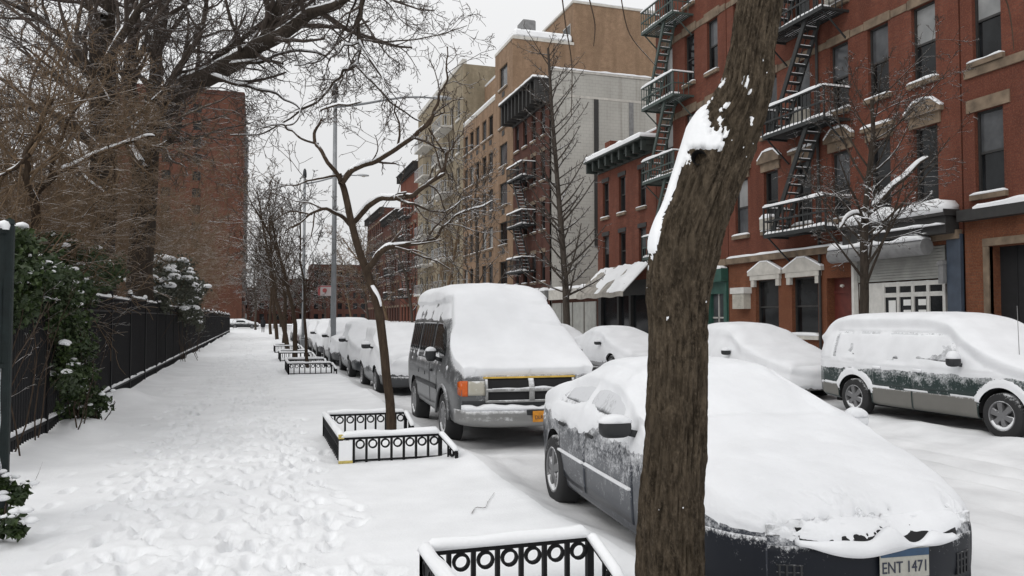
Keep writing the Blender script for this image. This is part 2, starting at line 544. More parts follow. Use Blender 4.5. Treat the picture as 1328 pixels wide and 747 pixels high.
def fence_snow(mb, x, y0, y1, z, w, h, lump=.02):
    ys = np.arange(y0, y1 + .01, .07)
    rows = []
    for k, y in enumerate(ys):
        t = h * (1 + .5 * float(vnoise(y * 3, 1.1, x))) * (.15 if k in (0, len(ys) - 1) else 1)
        if float(vnoise(y * 1.3, 6.6)) < -.55: t *= .15
        rows.append(np.array([(x - w, y, z - .004), (x - w * 1.05, y, z + t * .55), (x - w * .5, y, z + t), (x + w * .5, y, z + t), (x + w * 1.05, y, z + t * .55), (x + w, y, z - .004)]))
    mb.loft(rows, close=True, cap=True)


def railing(label, y0, y1, bays):
    r = thing('iron_fence', label, 'fence', (FX, y0, 0), 'iron railings along the garden')
    rail, snow = MB(), MB()
    step = (y1 - y0) / bays
    for k in range(bays):
        a, b = y0 + k * step, y0 + (k + 1) * step
        top = 2.02 + .045 * math.sin(k * 1.9)                        # each bay sits a little higher or lower
        rail.box(FX - .02, FX + .02, a, b, top - .03, top)
        rail.box(FX - .018, FX + .018, a, b, 1.72, 1.755)
        rail.box(FX - .022, FX + .022, a, b, .24, .29)
        fence_snow(snow, FX, a + .05, b, top, .026, .045)
        fence_snow(snow, FX, a + .05, b, .29, .028, .04)
        bars = MB()
        n = int(step / .105)
        for j in range(n):
            y = a + (j + .5) * step / n
            bars.box(FX - .011, FX + .011, y - .011, y + .011, .05, top + (.0 if j % 2 else .0) - .002)
        obj('bar_panel', bars, M['black_iron'], r)
        p = MB(); p.bbox(FX - .035, FX + .035, a - .035, a + .035, -.1, top + .07, .01)
        p.cyl((FX, a, top + .07), (FX, a, top + .13), .045, .02, 10)
        po = obj('post', p, M['black_iron'], r)
        s = MB(); s.lathe([(.001, .16), (.03, .15), (.05, .115), (.045, .07)], (FX, a, top), (0, 0, 1), 10)
        if k % 2 == 0: obj('snow_cap', s, M['snow'], po, smooth=True)
    ro = obj('rail', rail, M['black_iron'], r)
    obj('snow_strip', snow, M['snow'], ro, smooth=True)
    return r


railing('nearest stretch of black iron railing, overgrown with dark ivy', 9.3, 21.3, 5)
railing('black iron railing with snowy top rail running below the snow-laden bush', 21.4, 45.4, 10)
railing('distant stretch of black iron railing beyond the snow-laden bush', 45.5, 93.5, 20)

# dark green corner fence with snow-crusted mesh, far left
r = thing('mesh_fence', 'dark green screened mesh fence with a snow-crusted lower half, beside the ivy', 'fence', (-2.3, 7.2, 0))
M['green_screen'] = simple('green_screen', (.010, .017, .017), .85, 0, .3, 9, bmp=.3)
mm, nt, b = _mat('crusted_mesh')
vor = N(nt, 'ShaderNodeTexChecker'); uv = facing_uv(nt)
mp = N(nt, 'ShaderNodeMapping'); mp.inputs['Rotation'].default_value = (0, 0, PI / 4); nt.links.new(uv, mp.inputs[0]); nt.links.new(mp.outputs[0], vor.inputs['Vector'])
vor.inputs['Scale'].default_value = 60
k = mth(nt, 'ADD', mth(nt, 'MULTIPLY', vor.outputs['Fac'], .10), noise(nt, 14, 6, .75))
nt.links.new(mixc(nt, ramp(nt, k, .40, .62), (.10, .10, .10), (.52, .53, .54)), b.inputs['Base Color']); b.inputs['Roughness'].default_value = .9
M['crusted_mesh'] = mm
px0, py0 = P(6, 560, 6.35)[:2]
px1, py1 = px0 - 1.0, py0 - 1.5                                       # the panel runs towards us and away to the left
post = MB(); post.bbox(px0 - .035, px0 + .035, py0 - .035, py0 + .035, -.1, 2.36, .012); post.cyl((px0, py0, 2.36), (px0, py0, 2.40), .045, .03, 12)
obj('post', post, M['green_screen'], r)
d = np.array((px1 - px0, py1 - py0, 0)); d /= np.linalg.norm(d); nn = np.array((-d[1], d[0], 0))
for nme, z0, z1, m in (('screen_panel', 1.22, 2.3, 'green_screen'), ('mesh_panel', .32, 1.22, 'crusted_mesh')):
    q = MB(); nu, nv = 30, 24
    G = np.zeros((nv, nu, 3))
    for i in range(nv):
        for j in range(nu):
            t = j / (nu - 1) * 1.8 + .03; z = z0 + (z1 - z0) * i / (nv - 1)
            G[i, j] = np.array((px0, py0, z)) + d * t + nn * (.02 * float(vnoise(t * 5, z * 5)))
    q.grid(G); G2 = G - nn * .012; q.grid(G2[:, ::-1])
    obj(nme, q, M[m], r, smooth=True)
rl = MB()
for z in (.32, 1.22, 2.3): rl.bar(np.array((px0, py0, z)), np.array((px0, py0, z)) + d * 1.9, .035)
ro = obj('rail', rl, M['green_screen'], r)
sn = MB()
for k in range(14):
    c = np.array((px0, py0, 2.34)) + d * (.05 + k * .13); rr = .045 + .02 * math.sin(k * 2.1)
    sn.lathe([(.001, rr * 1.1), (rr * .7, rr * .8), (rr, rr * .2), (rr * .8, -.03)], c, (0, 0, 1), 10)
obj('snow_strip', sn, M['snow'], ro, smooth=True)

# ------------------------------------------------------------------ tree guards


def panel_ring(mb, c, ax, r, th=.017, dep=.013, n=18):
    a = np.array(ax, float); nrm = np.array((-a[1], a[0], 0)); up = np.array((0, 0, 1.))
    rings = []
    for k in range(n):
        t = 2 * PI * k / n; dd = a * math.cos(t) + up * math.sin(t)
        rings.append(np.array([c + dd * (r - th) - nrm * dep, c + dd * r - nrm * dep, c + dd * r + nrm * dep, c + dd * (r - th) + nrm * dep]))
    rings.append(rings[0]); mb.loft(rings)


def guard_panel(root, A, B, zt, z0, detail=True, end_slope=None):
    """one side: posts, twin rails, uprights and a row of rings; returns the mesh object"""
    A = np.array((*A, 0.)); B = np.array((*B, 0.)); L = np.linalg.norm(B - A); ax = (B - A) / L
    mb = MB(); up = np.array((0, 0, 1.))
    mb.bar(A + up * zt, B + up * zt, .035, .03)
    mb.bar(A + up * (zt - .145), B + up * (zt - .145), .018, .016) if False else None
    mb.bar(A + up * (z0 + .04), B + up * (z0 + .04), .02, .02)
    n = max(2, int(round(L / .145)))
    s = L / n
    for k in range(n + 1):
        p = A + ax * (k * s); mb.bar(p + up * z0, p + up * zt, .034 if 0 < k < n else .045, .024 if 0 < k < n else .04)
    if detail:
        for k in range(n):
            c = A + ax * ((k + .5) * s)
            panel_ring(mb, c + up * (zt - .015 - .055), ax, .052)
    return obj('guard_panel', mb, M['black_iron'], root)


def guard_snow(A, B, zt, panel, h=.06):
    A = np.array((*A, zt + .014)); B = np.array((*B, zt + .014)); L = np.linalg.norm(B - A); ax = (B - A) / L
    nr = np.array((-ax[1], ax[0], 0)); up = np.array((0, 0, 1.)); mb = MB(); rows = []
    n = max(4, int(L / .05))
    for k in range(n + 1):
        t = k / n; c = A + ax * L * t; hh = h * (1 + .35 * float(vnoise(c[0] * 4, c[1] * 4, 1))) * (.3 if k in (0, n) else 1)
        w = .034
        rows.append(np.array([c - nr * w, c - nr * w * 1.12 + up * hh * .5, c - nr * w * .6 + up * hh * .95, c + nr * w * .6 + up * hh * .95, c + nr * w * 1.12 + up * hh * .5, c + nr * w]))
    mb.loft(rows, cap=True)
    obj('snow_strip', mb, M['snow'], panel, smooth=True)


def tree_guard(label, x0, x1, y0, y1, zt=.27, detail=True, tape=False):
    r = thing('tree_guard', label, 'tree guard', ((x0 + x1) / 2, (y0 + y1) / 2, 0), 'black iron tree guards along the kerb')
    zb = -.02
    for A, B in (((x0, y0), (x0, y1)), ((x0, y1), (x1, y1)), ((x0, y0), (x1, y0))):
        p = guard_panel(r, A, B, zt, zb, detail); guard_snow(A, B, zt, p)
    for y, dx in ((y1, -.02), (y0, .05)):                            # short sloping return on the kerb side
        mb = MB(); a = np.array((x1, y, zt)); e = np.array((x1 + dx + .06, y - .34, zt - .16))
        mb.bar(a, e, .035, .03); mb.bar(e, e * (1, 1, 0) + (0, 0, zb), .035); mb.bar((a + e) / 2, ((a + e) / 2) * (1, 1, 0) + (0, 0, zb), .02)
        if detail:
            ax = (e - a) * (1, 1, 0); ax /= np.linalg.norm(ax); panel_ring(mb, (a + e) / 2 + ax * .08 + np.array((0, 0, -.09)), ax, .05)
        p = obj('guard_panel', mb, M['black_iron'], r)
        s = MB(); rows = []
        for t in np.linspace(0, 1, 8):
            c = a + (e - a) * t + (0, 0, .014); hh = .045 * (.4 if t in (0, 1) else 1)
            rows.append(np.array([c + (-.03, 0, 0), c + (-.032, 0, hh * .6), c + (-.015, 0, hh), c + (.015, 0, hh), c + (.032, 0, hh * .6), c + (.03, 0, 0)]))
        s.loft(rows, cap=True); obj('snow_strip', s, M['snow'], p, smooth=True)
    # snow lying in the pit
    xs = np.linspace(x0 + .03, x1 + .15, 40); ys = np.linspace(y0 + .03, y1 - .03, 60); X, Y = np.meshgrid(xs, ys)
    ed = np.minimum(np.minimum(X - x0, x1 + .2 - X), np.minimum(Y - y0, y1 - Y))
    Z = H(X, Y) + .03 + .05 * sstep(0, .4, ed) + .02 * fbm(X * 4, Y * 4, 2, 3) - .035 * sstep(.1, 0, ed)
    obj('snow_fill', MB().grid(np.stack([X, Y, Z], -1)), M['snow'], r, smooth=True)
    if tape:
        mb = MB(); mb.box(x0 - .025, x0 + .12, y0 - .03, y0 - .018, .02, zt - .02)
        obj('white_plate', mb, M['snow'], r)
        t = MB(); t.box(x0 - .03, x0 + .125, y0 - .035, y0 - .017, .0, .03); M['yellow_tape'] = simple('yellow_tape', (.50, .40, .12), .6, 0, .25, 30); obj('yellow_tape', t, M['yellow_tape'], r); t = MB(); t.box(x0 - .028, x0 + .03, y0 - .034, y0 + .03, zt - .0, zt + .045)
        obj('yellow_tape', t, M['yellow_tape'], r)
    return r


tree_guard('low black iron guard with snowy rails around the thick leaning trunk', .93, 1.95, 2.25, 4.49)
tree_guard('snow-topped iron tree guard with yellow tape on its corner beside the grey van', .93, 2.05, 9.0, 11.2, .27, True, True)
tree_guard('small snowed-up tree guard in front of the tall lamp post', .95, 2.15, 23.6, 26.0, .30)
tree_guard('distant tree guard behind the lamp post with a thin young tree', .95, 2.1, 31, 33.2, .30, False)
tree_guard('farthest tree guard visible beside the far snowy cars', .95, 2.1, 39, 41.2, .30, False)

# ------------------------------------------------------------------ lamp posts
M['galv'] = simple('galvanised', (.24, .25, .26), .5, .5, .12, 4)
M['pale_metal'] = simple('pale_metal', (.42, .43, .44), .5, .3, .1, 4)


def lamp_post(label, x, y, h, arm, base=.42):
    r = thing('street_lamp', label, 'street lamp', (x, y, 0), 'street lamps on the left kerb')
    mb = MB(); mb.cyl((x, y, -.1), (x, y, h), .105, .07, 16)
    obj('post', mb, M['galv'], r, smooth=True)
    mb = MB(); mb.lathe([(.001, h + .36), (.05, h + .33), (.09, h + .22), (.11, h + .05), (.11, h - .15), (.075, h - .2)], (x, y, 0), (0, 0, 1), 14)
    obj('cap', mb, M['dark_metal'], r, smooth=True)
    mb = MB(); mb.bbox(x - .17, x + .17, y - .17, y + .17, -.1, base, .04); mb.bbox(x - .13, x + .13, y - .13, y + .13, base, base + .12, .05)
    obj('base', mb, M['galv'], r)
    z0 = h - .55
    pts = np.array([(x, y, z0), (x + arm * .25, y, z0 + .18), (x + arm * .5, y, z0 + .42), (x + arm * .72, y, z0 + .6), (x + arm * .9, y, z0 + .66), (x + arm, y, z0 + .66)])
    t = np.linspace(0, 5, 24); pp = np.stack([pchip(list(enumerate(pts[:, c])))(t) for c in range(3)], 1)
    mb = MB().tubes([(pp, np.linspace(.05, .032, 24))], lambda r_: 10)
    a = obj('arm', mb, M['galv'], r, smooth=True)
    hx, hz = x + arm, z0 + .66
    rows = []
    for s, w, hh in ((0, .05, .05), (.1, .11, .08), (.3, .17, .10), (.55, .17, .09), (.72, .1, .05)):
        rows.append(np.array([(hx + s, y + w * math.cos(q), hz + .02 + hh * (math.sin(q) if math.sin(q) > 0 else .55 * math.sin(q))) for q in np.linspace(0, 2 * PI, 14, endpoint=False)]))
    mb = MB().loft(rows, cap=True); hd = obj('lamp_head', mb, M['pale_metal'], r, smooth=True)
    mb = MB().lathe([(.001, -.07), (.09, -.06), (.13, -.02), (.12, .0)], (hx + .4, y, hz), (0, 0, 1), 14)
    obj('lens', mb, M['lamp_clear'], hd, smooth=True)
    return r


M['dark_metal'] = simple('dark_metal', (.03, .032, .035), .5, .4, .15, 6)
bp = P(432, 470, 29.5)
lamp_post('tall grey street lamp with a long curved arm standing before the young bare trees', bp[0], bp[1], 10.1, 3.75)
bp = P(393, 452, 46)
lamp_post('shorter-looking slim grey street lamp among the bare trees beyond the tall lamp', bp[0], bp[1], 10.0, 3.0)

# red and white street sign seen left of the lamp post
sp = P(421, 377, 31.0)
r = thing('street_sign', 'small white sign with a red disc on a thin pole near the lamp', 'street sign', (sp[0], sp[1], 0))
mb = MB(); mb.cyl((sp[0] + .26, sp[1], -.1), (sp[0] + .26, sp[1], 3.0), .028, .028, 8); obj('pole', mb, M['galv'], r)
mb = MB(); mb.bbox(sp[0] - .27, sp[0] + .27, sp[1] - .035, sp[1] - .025, sp[2] - .2, sp[2] + .2, .004)
M['sign_white'] = simple('sign_white', (.42, .37, .37), .4, 0, .06, 5); M['sign_red'] = simple('sign_red', (.30, .06, .06), .4, 0, .08, 5)
pl = obj('plate', mb, M['sign_white'], r)
mb = MB(); mb.cyl((sp[0] + .0, sp[1] - .036, sp[2] + .01), (sp[0] + .0, sp[1] - .041, sp[2] + .01), .085, .085, 20); mb.box(sp[0] - .26, sp[0] - .17, sp[1] - .041, sp[1] - .036, sp[2] - .19, sp[2] + .19)
mb.box(sp[0] - .26, sp[0] + .26, sp[1] - .041, sp[1] - .036, sp[2] + .15, sp[2] + .19)
obj('symbol', mb, M['sign_red'], pl)
# ------------------------------------------------------------------ buildings
M['brick_red'] = brick('red_brick', (.20, .066, .043), (.115, .042, .031), (.12, .08, .062), .35)
M['brick_orange'] = brick('orange_brick', (.215, .078, .041), (.14, .054, .032), (.14, .092, .066), .35)
M['brick_dark'] = brick('dark_red_brick', (.115, .047, .036), (.08, .036, .029), (.105, .078, .062), .35)
M['brick_tan'] = brick('tan_brick', (.315, .20, .132), (.24, .152, .10), (.27, .205, .155), .28)
M['brick_buff'] = brick('buff_brick', (.33, .265, .19), (.26, .21, .15), (.30, .26, .21), .25)
M['brick_tower'] = brick('tower_brick', (.16, .066, .046), (.11, .05, .037), (.10, .074, .058), .4, .6, .2, .05)
M['brown_stone'] = simple('brown_stone', (.165, .122, .084), .9, 0, .4, 3, bmp=.25)
M['pale_stone'] = simple('pale_stone', (.48, .46, .42), .9, 0, .15, 4, bmp=.2)
M['frame_dark'] = simple('frame_dark', (.025, .024, .023), .6, 0, .2, 8)
M['frame_pale'] = simple('frame_pale', (.38, .37, .35), .6, 0, .15, 6)
M['fe_black'] = dusted('fe_black', (.016, .018, .018), .6, 0, .80, .92, scale=14)
M['fe_green'] = dusted('fe_green', (.05, .07, .062), .6, 0, .66, .88, scale=12)
M['green_paint'] = simple('green_paint', (.022, .075, .058), .5, 0, .2, 4)
M['blue_paint'] = simple('blue_paint', (.045, .06, .085), .5, 0, .2, 4)
M['red_paint'] = simple('red_paint', (.10, .02, .014), .6, 0, .25, 4)
M['shutter'] = simple('shutter', (.30, .30, .28), .55, .2, .15, 3)
M['white_paint'] = simple('white_paint', (.55, .54, .51), .6, 0, .12, 5)
M['paper'] = simple('paper', (.7, .7, .68), .8, 0, .05, 20)
M['roofing'] = simple('roofing', (.05, .05, .055), .9, 0, .2, 2)
M['green_cornice'] = simple('green_cornice', (.028, .036, .032), .6, 0, .25, 5)
M['grey_metal'] = simple('grey_metal', (.2, .2, .2), .6, .2, .2, 5)
M['ac_grey'] = simple('ac_grey', (.42, .40, .35), .7, 0, .15, 8)


def glass(name, col, rough, pale):
    m, nt, b = _mat(name)
    f = noise(nt, .9, 4, .6)
    nt.links.new(mixc(nt, ramp(nt, f, .35, .65), col, pale), b.inputs['Base Color'])
    b.inputs['Roughness'].default_value = rough; b.inputs['Specular IOR Level'].default_value = .28
    return m


M['glass_dark'] = glass('glass_dark', (.004, .0045, .005), .08, (.018, .02, .022))
M['glass_grey'] = glass('glass_grey', (.04, .042, .045), .12, (.10, .104, .11))
M['blind_sky'] = glass('blind_sky', (.20, .205, .205), .3, (.34, .34, .335))  # pale pane colour stands for drawn blinds and reflected sky
M['glass_car'] = glass('glass_car', (.006, .007, .008), .06, (.02, .022, .025))
# painted grey party wall with dark runs of damp below the coping
mm, nt, b = _mat('painted_wall')
uv = facing_uv(nt)
st = noise(nt, 1.0, 5, .6, vec=uv, stretch=(1.1, .05, 1)); bl = noise(nt, .35, 6, .65)
c = mixc(nt, ramp(nt, bl, .35, .65), (.46, .45, .415), (.37, .36, .33))
c = mixc(nt, ramp(nt, st, .56, .74, 0, .75), c, (.17, .155, .13))
br = N(nt, 'ShaderNodeTexBrick'); nt.links.new(uv, br.inputs['Vector']); br.inputs['Scale'].default_value = 1; br.inputs['Brick Width'].default_value = .4; br.inputs['Row Height'].default_value = .2
br.inputs['Color1'].default_value = br.inputs['Color2'].default_value = (1, 1, 1, 1); br.inputs['Mortar'].default_value = (.82, .82, .82, 1); br.inputs['Mortar Size'].default_value = .012
nt.links.new(mixc(nt, 1.0, c, br.outputs['Color'], 'MULTIPLY'), b.inputs['Base Color']); b.inputs['Roughness'].default_value = .9
M['painted_wall'] = mm


class Face:
    """a vertical wall plane: origin, direction along it, inward normal"""
    def __init__(s, O, U, Nn):
        s.O = np.array(O, float); s.U = np.array(U, float); s.N = np.array(Nn, float); s.Z = np.array((0, 0, 1.))

    def p(s, u, v, d=0.0): return s.O + s.U * u + s.Z * v + s.N * d

    def box(s, mb, u0, u1, v0, v1, d0, d1):
        V = [s.p(u, v, d) for v in (v0, v1) for d in (d0, d1) for u in (u0, u1)]
        q = [(0, 2, 3, 1), (4, 5, 7, 6), (0, 1, 5, 4), (2, 6, 7, 3), (0, 4, 6, 2), (1, 3, 7, 5)]
        if np.dot(np.cross(s.U, s.N), s.Z) < 0: q = [f[::-1] for f in q]
        return mb.add(V, q)

    def wall(s, mb, Wd, Ht, ops, depth=.2, v0=0.0, u0=0.0, back=True):
        us = sorted({u0, Wd, *[o[0] for o in ops], *[o[1] for o in ops]}); vs = sorted({v0, Ht, *[o[2] for o in ops], *[o[3] for o in ops]})
        us = [u for u in us if u0 <= u <= Wd]; vs = [v for v in vs if v0 <= v <= Ht]
        flip = np.dot(np.cross(s.U, s.Z), s.N) > 0
        def quad(a, b_, c_, d_):
            mb.add([a, b_, c_, d_], [(3, 2, 1, 0) if flip else (0, 1, 2, 3)])
        for i in range(len(us) - 1):
            for j in range(len(vs) - 1):
                cu, cv = (us[i] + us[i + 1]) / 2, (vs[j] + vs[j + 1]) / 2
                if any(o[0] < cu < o[1] and o[2] < cv < o[3] for o in ops): continue
                quad(s.p(us[i], vs[j]), s.p(us[i + 1], vs[j]), s.p(us[i + 1], vs[j + 1]), s.p(us[i], vs[j + 1]))
        for a, b_, c_, d_ in ops:
            quad(s.p(a, c_), s.p(a, d_), s.p(a, d_, depth), s.p(a, c_, depth)); quad(s.p(b_, d_), s.p(b_, c_), s.p(b_, c_, depth), s.p(b_, d_, depth))
            quad(s.p(a, d_), s.p(b_, d_), s.p(b_, d_, depth), s.p(a, d_, depth)); quad(s.p(b_, c_), s.p(a, c_), s.p(a, c_, depth), s.p(b_, c_, depth))


def window(root, F, u0, u1, v0, v1, depth=.17, sash=True, pale=0.0, lintel='brown_stone', sill='brown_stone', snow=.05, frame='frame_dark', lint_h=.26, lint_x=.12, unit=None, name='window'):
    fr = MB(); w = .055
    F.box(fr, u0, u0 + w, v0, v1, depth - .06, depth + .03); F.box(fr, u1 - w, u1, v0, v1, depth - .06, depth + .03)
    F.box(fr, u0 + w, u1 - w, v1 - w, v1, depth - .06, depth + .03); F.box(fr, u0 + w, u1 - w, v0, v0 + w, depth - .06, depth + .03)
    vm = v0 + (v1 - v0) * .5
    if sash: F.box(fr, u0 + w, u1 - w, vm - .03, vm + .03, depth - .04, depth + .03)
    wo = obj(name, fr, M[frame], root)
    up, lo = MB(), MB()
    um = 'glass_dark' if pale < .4 else ('glass_grey' if pale < .8 else 'blind_sky')
    if sash:
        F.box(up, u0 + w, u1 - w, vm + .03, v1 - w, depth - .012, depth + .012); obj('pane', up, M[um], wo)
        F.box(lo, u0 + w, u1 - w, v0 + w, vm - .03, depth + .0, depth + .02); obj('pane', lo, M['glass_dark' if pale < .85 else 'glass_grey'], wo)
    else:
        mid = (u0 + u1) / 2
        F.box(fr, mid - .025, mid + .025, v0 + w, v1 - w, depth - .04, depth + .03)
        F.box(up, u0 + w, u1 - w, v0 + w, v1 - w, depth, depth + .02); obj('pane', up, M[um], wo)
    if sill:
        s = MB(); F.box(s, u0 - .1, u1 + .1, v0 - .13, v0 - .004, -.11, depth - .07); obj('sill', s, M[sill], wo)
        if snow:
            s = MB(); n = 10; rows = []
            for k in range(n + 1):
                u = u0 - .09 + (u1 - u0 + .18) * k / n
                h = snow * (1 + .6 * float(vnoise(u * 3, v0 * 2, F.O[1]))) * (.35 if k in (0, n) else 1)
                rows.append(np.array([F.p(u, v0 - .006, -.115), F.p(u, v0 + h * .7, -.118), F.p(u, v0 + h, -.07), F.p(u, v0 + h * 1.1, depth - .08), F.p(u, v0 - .006, depth - .08)]))
            obj('snow_strip', s.loft(rows, cap=True), M['snow'], wo, smooth=True)
    if lintel:
        s = MB(); F.box(s, u0 - lint_x, u1 + lint_x, v1 + .002, v1 + lint_h, -.04, .12); obj('lintel', s, M[lintel], wo)
    if unit:
        s = MB(); F.box(s, (u0 + u1) / 2 - .3, (u0 + u1) / 2 + .3, v0 - .62, v0 - .26, -.03, .06); obj('grille', s, M[unit], wo)
    return wo


def snowbox(mb, F, u0, u1, v, d0, d1, h=.1, n=None, lump=.5, sag=.02):
    n = n or max(4, int((u1 - u0) / .12)); rows = []
    for k in range(n + 1):
        u = u0 + (u1 - u0) * k / n
        hh = h * (1 + lump * float(vnoise(u * 2.2, v * 1.7, F.O[1] + d0))) * (.4 if k in (0, n) else 1)
        rows.append(np.array([F.p(u, v - sag, d0 - .012), F.p(u, v + hh * .6, d0 - .015), F.p(u, v + hh, d0 + .06 * (d1 - d0)), F.p(u, v + hh, d1), F.p(u, v - .004, d1)]))
    return mb.loft(rows, cap=True)


def fire_escape(root, F, u0, u1, levels, mat, depth=.95, rail=.92, stair_dir=1, top=None):
    """platforms with railings at each level joined by steep stairs; the near run leans across the windows"""
    body = MB()
    for k in range(len(levels) - 1):                                 # stair from level k up to k+1
        a, b_ = (u0 + .25, u1 - .9) if (stair_dir > 0) else (u1 - .25, u0 + .9)
        z0, z1 = levels[k] + .03, levels[k + 1]
        for d in (-depth + .12, -depth + .62):
            body.bar(F.p(a, z0, d), F.p(b_, z1, d), .06, .16)
        nst = 13
        for j in range(1, nst):
            t = j / nst; body.bar(F.p(a + (b_ - a) * t, z0 + (z1 - z0) * t, -depth + .1), F.p(a + (b_ - a) * t, z0 + (z1 - z0) * t, -depth + .64), .19, .025, up=(0, 0, 1))
        body.bar(F.p(a, z0 + .75, -depth + .62), F.p(b_, z1 + .75, -depth + .62), .025)
    fe = obj('fire_escape', body, mat, root)
    st = MB()
    for k in range(len(levels) - 1):
        a, b_ = (u0 + .25, u1 - .9) if (stair_dir > 0) else (u1 - .25, u0 + .9)
        z0, z1 = levels[k] + .03, levels[k + 1]
        for j in range(1, 13):
            t = j / 13; c = F.p(a + (b_ - a) * t, z0 + (z1 - z0) * t + .013, -depth + .37)
            st.obox(c + np.array((0, 0, .012)), (F.U, F.N, F.Z), (.085, .22 + .03 * math.sin(j * 3), .014))
    obj('snow_strip', st, M['snow'], fe)
    for z in levels:
        pl = MB(); n = 9
        for j in range(n): pl.bar(F.p(u0, z, -depth + .04 + j * (depth - .06) / (n - 1)), F.p(u1, z, -depth + .04 + j * (depth - .06) / (n - 1)), .055, .03)
        for u in (u0, (u0 + u1) / 2, u1): pl.bar(F.p(u, z - .04, -depth), F.p(u, z - .04, -.0), .05, .07)
        for u in (u0 + .1, u1 - .1): pl.bar(F.p(u, z - .08, -depth + .1), F.p(u, z - .85, -.01), .04)
        pl.bar(F.p(u0, z - .02, -depth), F.p(u1, z - .02, -depth), .04, .12)
        po = obj('platform', pl, mat, fe)
        rl = MB()
        for h in (rail, rail * .5): 
            rl.bar(F.p(u0, z + h, -depth), F.p(u1, z + h, -depth), .055); rl.bar(F.p(u0, z + h, -depth), F.p(u0, z + h, 0), .035); rl.bar(F.p(u1, z + h, -depth), F.p(u1, z + h, 0), .035)
        nb = int((u1 - u0) / .2)
        for j in range(nb + 1): rl.bar(F.p(u0 + (u1 - u0) * j / nb, z, -depth), F.p(u0 + (u1 - u0) * j / nb, z + rail, -depth), .024 if j % 5 else .045)
        for u in (u0, u1):
            for j in range(1, 4): rl.bar(F.p(u, z, -depth * j / 4), F.p(u, z + rail, -depth * j / 4), .024)
        obj('railing', rl, mat, fe)
        sn = MB(); snowbox(sn, F, u0, u1, z + rail + .03, -depth - .035, -depth + .045, .075); snowbox(sn, F, u0, u1, z + .03, -depth + .01, -depth + .3, .09); snowbox(sn, F, u0 + .3, u1 - .5, z + .02, -.4, -.05, .08)
        for u in (u0, u1):
            sn.bar(F.p(u, z + rail + .035, -depth), F.p(u, z + rail + .035, -.02), .07, .055)
        obj('snow_strip', sn, M['snow'], fe, smooth=False)
    return fe


def cornice(root, F, u0, u1, z, h, proj, mat, snow=.14, brackets=True):
    mb = MB()
    F.box(mb, u0, u1, z - h, z - h * .55, -.12, .05); F.box(mb, u0, u1, z - h * .55, z - .1, -proj * .6, .05); F.box(mb, u0 - .04, u1 + .04, z - .1, z, -proj, .05)
    if brackets:
        n = max(2, int((u1 - u0) / .75))
        for k in range(n + 1):
            u = u0 + .1 + (u1 - u0 - .2) * k / n; F.box(mb, u - .07, u + .07, z - h * .95, z - .102, -proj * .85, -.12)
    c = obj('cornice', mb, mat, root)
    if snow:
        s = MB(); snowbox(s, F, u0, u1, z, -proj, .35, snow, lump=.3); obj('snow_strip', s, M['snow'], c, smooth=False)
    return c


def block(mb, x0, x1, y0, y1, z, faces='nsewt'):
    """plain remaining walls of a building body (near side y0, far side y1, back x1, roof)"""
    if 's' in faces: mb.add([(x0, y0, 0), (x1, y0, 0), (x1, y0, z), (x0, y0, z)], [(0, 1, 2, 3)])
    if 'n' in faces: mb.add([(x0, y1, 0), (x1, y1, 0), (x1, y1, z), (x0, y1, z)], [(3, 2, 1, 0)])
    if 'e' in faces: mb.add([(x1, y0, 0), (x1, y1, 0), (x1, y1, z), (x1, y0, z)], [(0, 1, 2, 3)])
    if 'w' in faces: mb.add([(x0, y0, 0), (x0, y1, 0), (x0, y1, z), (x0, y0, z)], [(3, 2, 1, 0)])
    return mb


def roof(root, x0, x1, y0, y1, z):
    mb = MB(); mb.box(x0 + .02, x1 - .02, y0 + .02, y1 - .02, z - .05, z + .06)
    r_ = obj('roof', mb, M['roofing'], root); s = MB(); s.bbox(x0 + .1, x1 - .1, y0 + .1, y1 - .1, z + .06, z + .2, .05); obj('snow_layer', s, M['snow'], r_)


GRP = 'buildings along the right side of the street'
FW = lambda y0: Face((WALLX, y0, 0), (0, 1, 0), (1, 0, 0))
wr = random.Random(3)
FLO = [4.65, 7.97, 11.3, 14.6]                                       # sill heights of the walk-ups


# --- nearest: orange and red brick, dark garage doorway
Y0, Y1, HT = 6.0, 15.45, 17.5
b_ = thing('brick_building', 'red brick building with a wide black doorway in its orange-brown ground floor', 'building', (WALLX, Y0, 0), GRP)
F = FW(Y0); ops = []
cols = [(9.05, 8.2), (6.9, 6.05), (4.8, 3.95), (2.6, 1.75)]
for u1, u0 in cols:
    for z in FLO: ops.append((u0 + .1, u1 + .05, z, z + 2.08))
door = (4.6, 8.75, .02, 3.35)
mb = MB(); F.wall(mb, Y1 - Y0, HT, ops, .2, v0=4.02); block(mb, WALLX, WALLX + 14, Y0, Y1, HT, 'nse')
obj('wall', mb, M['brick_red'], b_)
mb = MB(); F.wall(mb, Y1 - Y0, 4.02, [door], .35); obj('wall', mb, M['brick_orange'], b_, label='orange-brown brick ground floor wall')
for k, o in enumerate(ops):
    window(b_, F, *o, pale=[.8, .5, .2, .9][(k * 7 + 1) % 4], lint_x=.2, lint_h=.32)  # paler upper panes carry reflected sky in their colour
for z in (7.97, 11.3):
    s = MB(); F.box(s, .0, Y1 - Y0 - .12, z - .36, z - .14, -.06, .05); obj('stone_band', s, M['brown_stone'], b_)
s = MB(); F.box(s, .02, Y1 - Y0 - .02, 4.02, 4.3, -.28, .04); c = obj('cornice', s, M['frame_dark'], b_)
s = MB(); snowbox(s, F, .1, Y1 - Y0 - .5, 4.3, -.28, -.03, .12, lump=.7); obj('snow_strip', s, M['snow'], c)
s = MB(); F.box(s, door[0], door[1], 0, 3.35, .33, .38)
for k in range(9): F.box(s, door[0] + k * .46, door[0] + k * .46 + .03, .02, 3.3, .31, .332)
d_ = obj('door', s, M['dark_void'], b_)
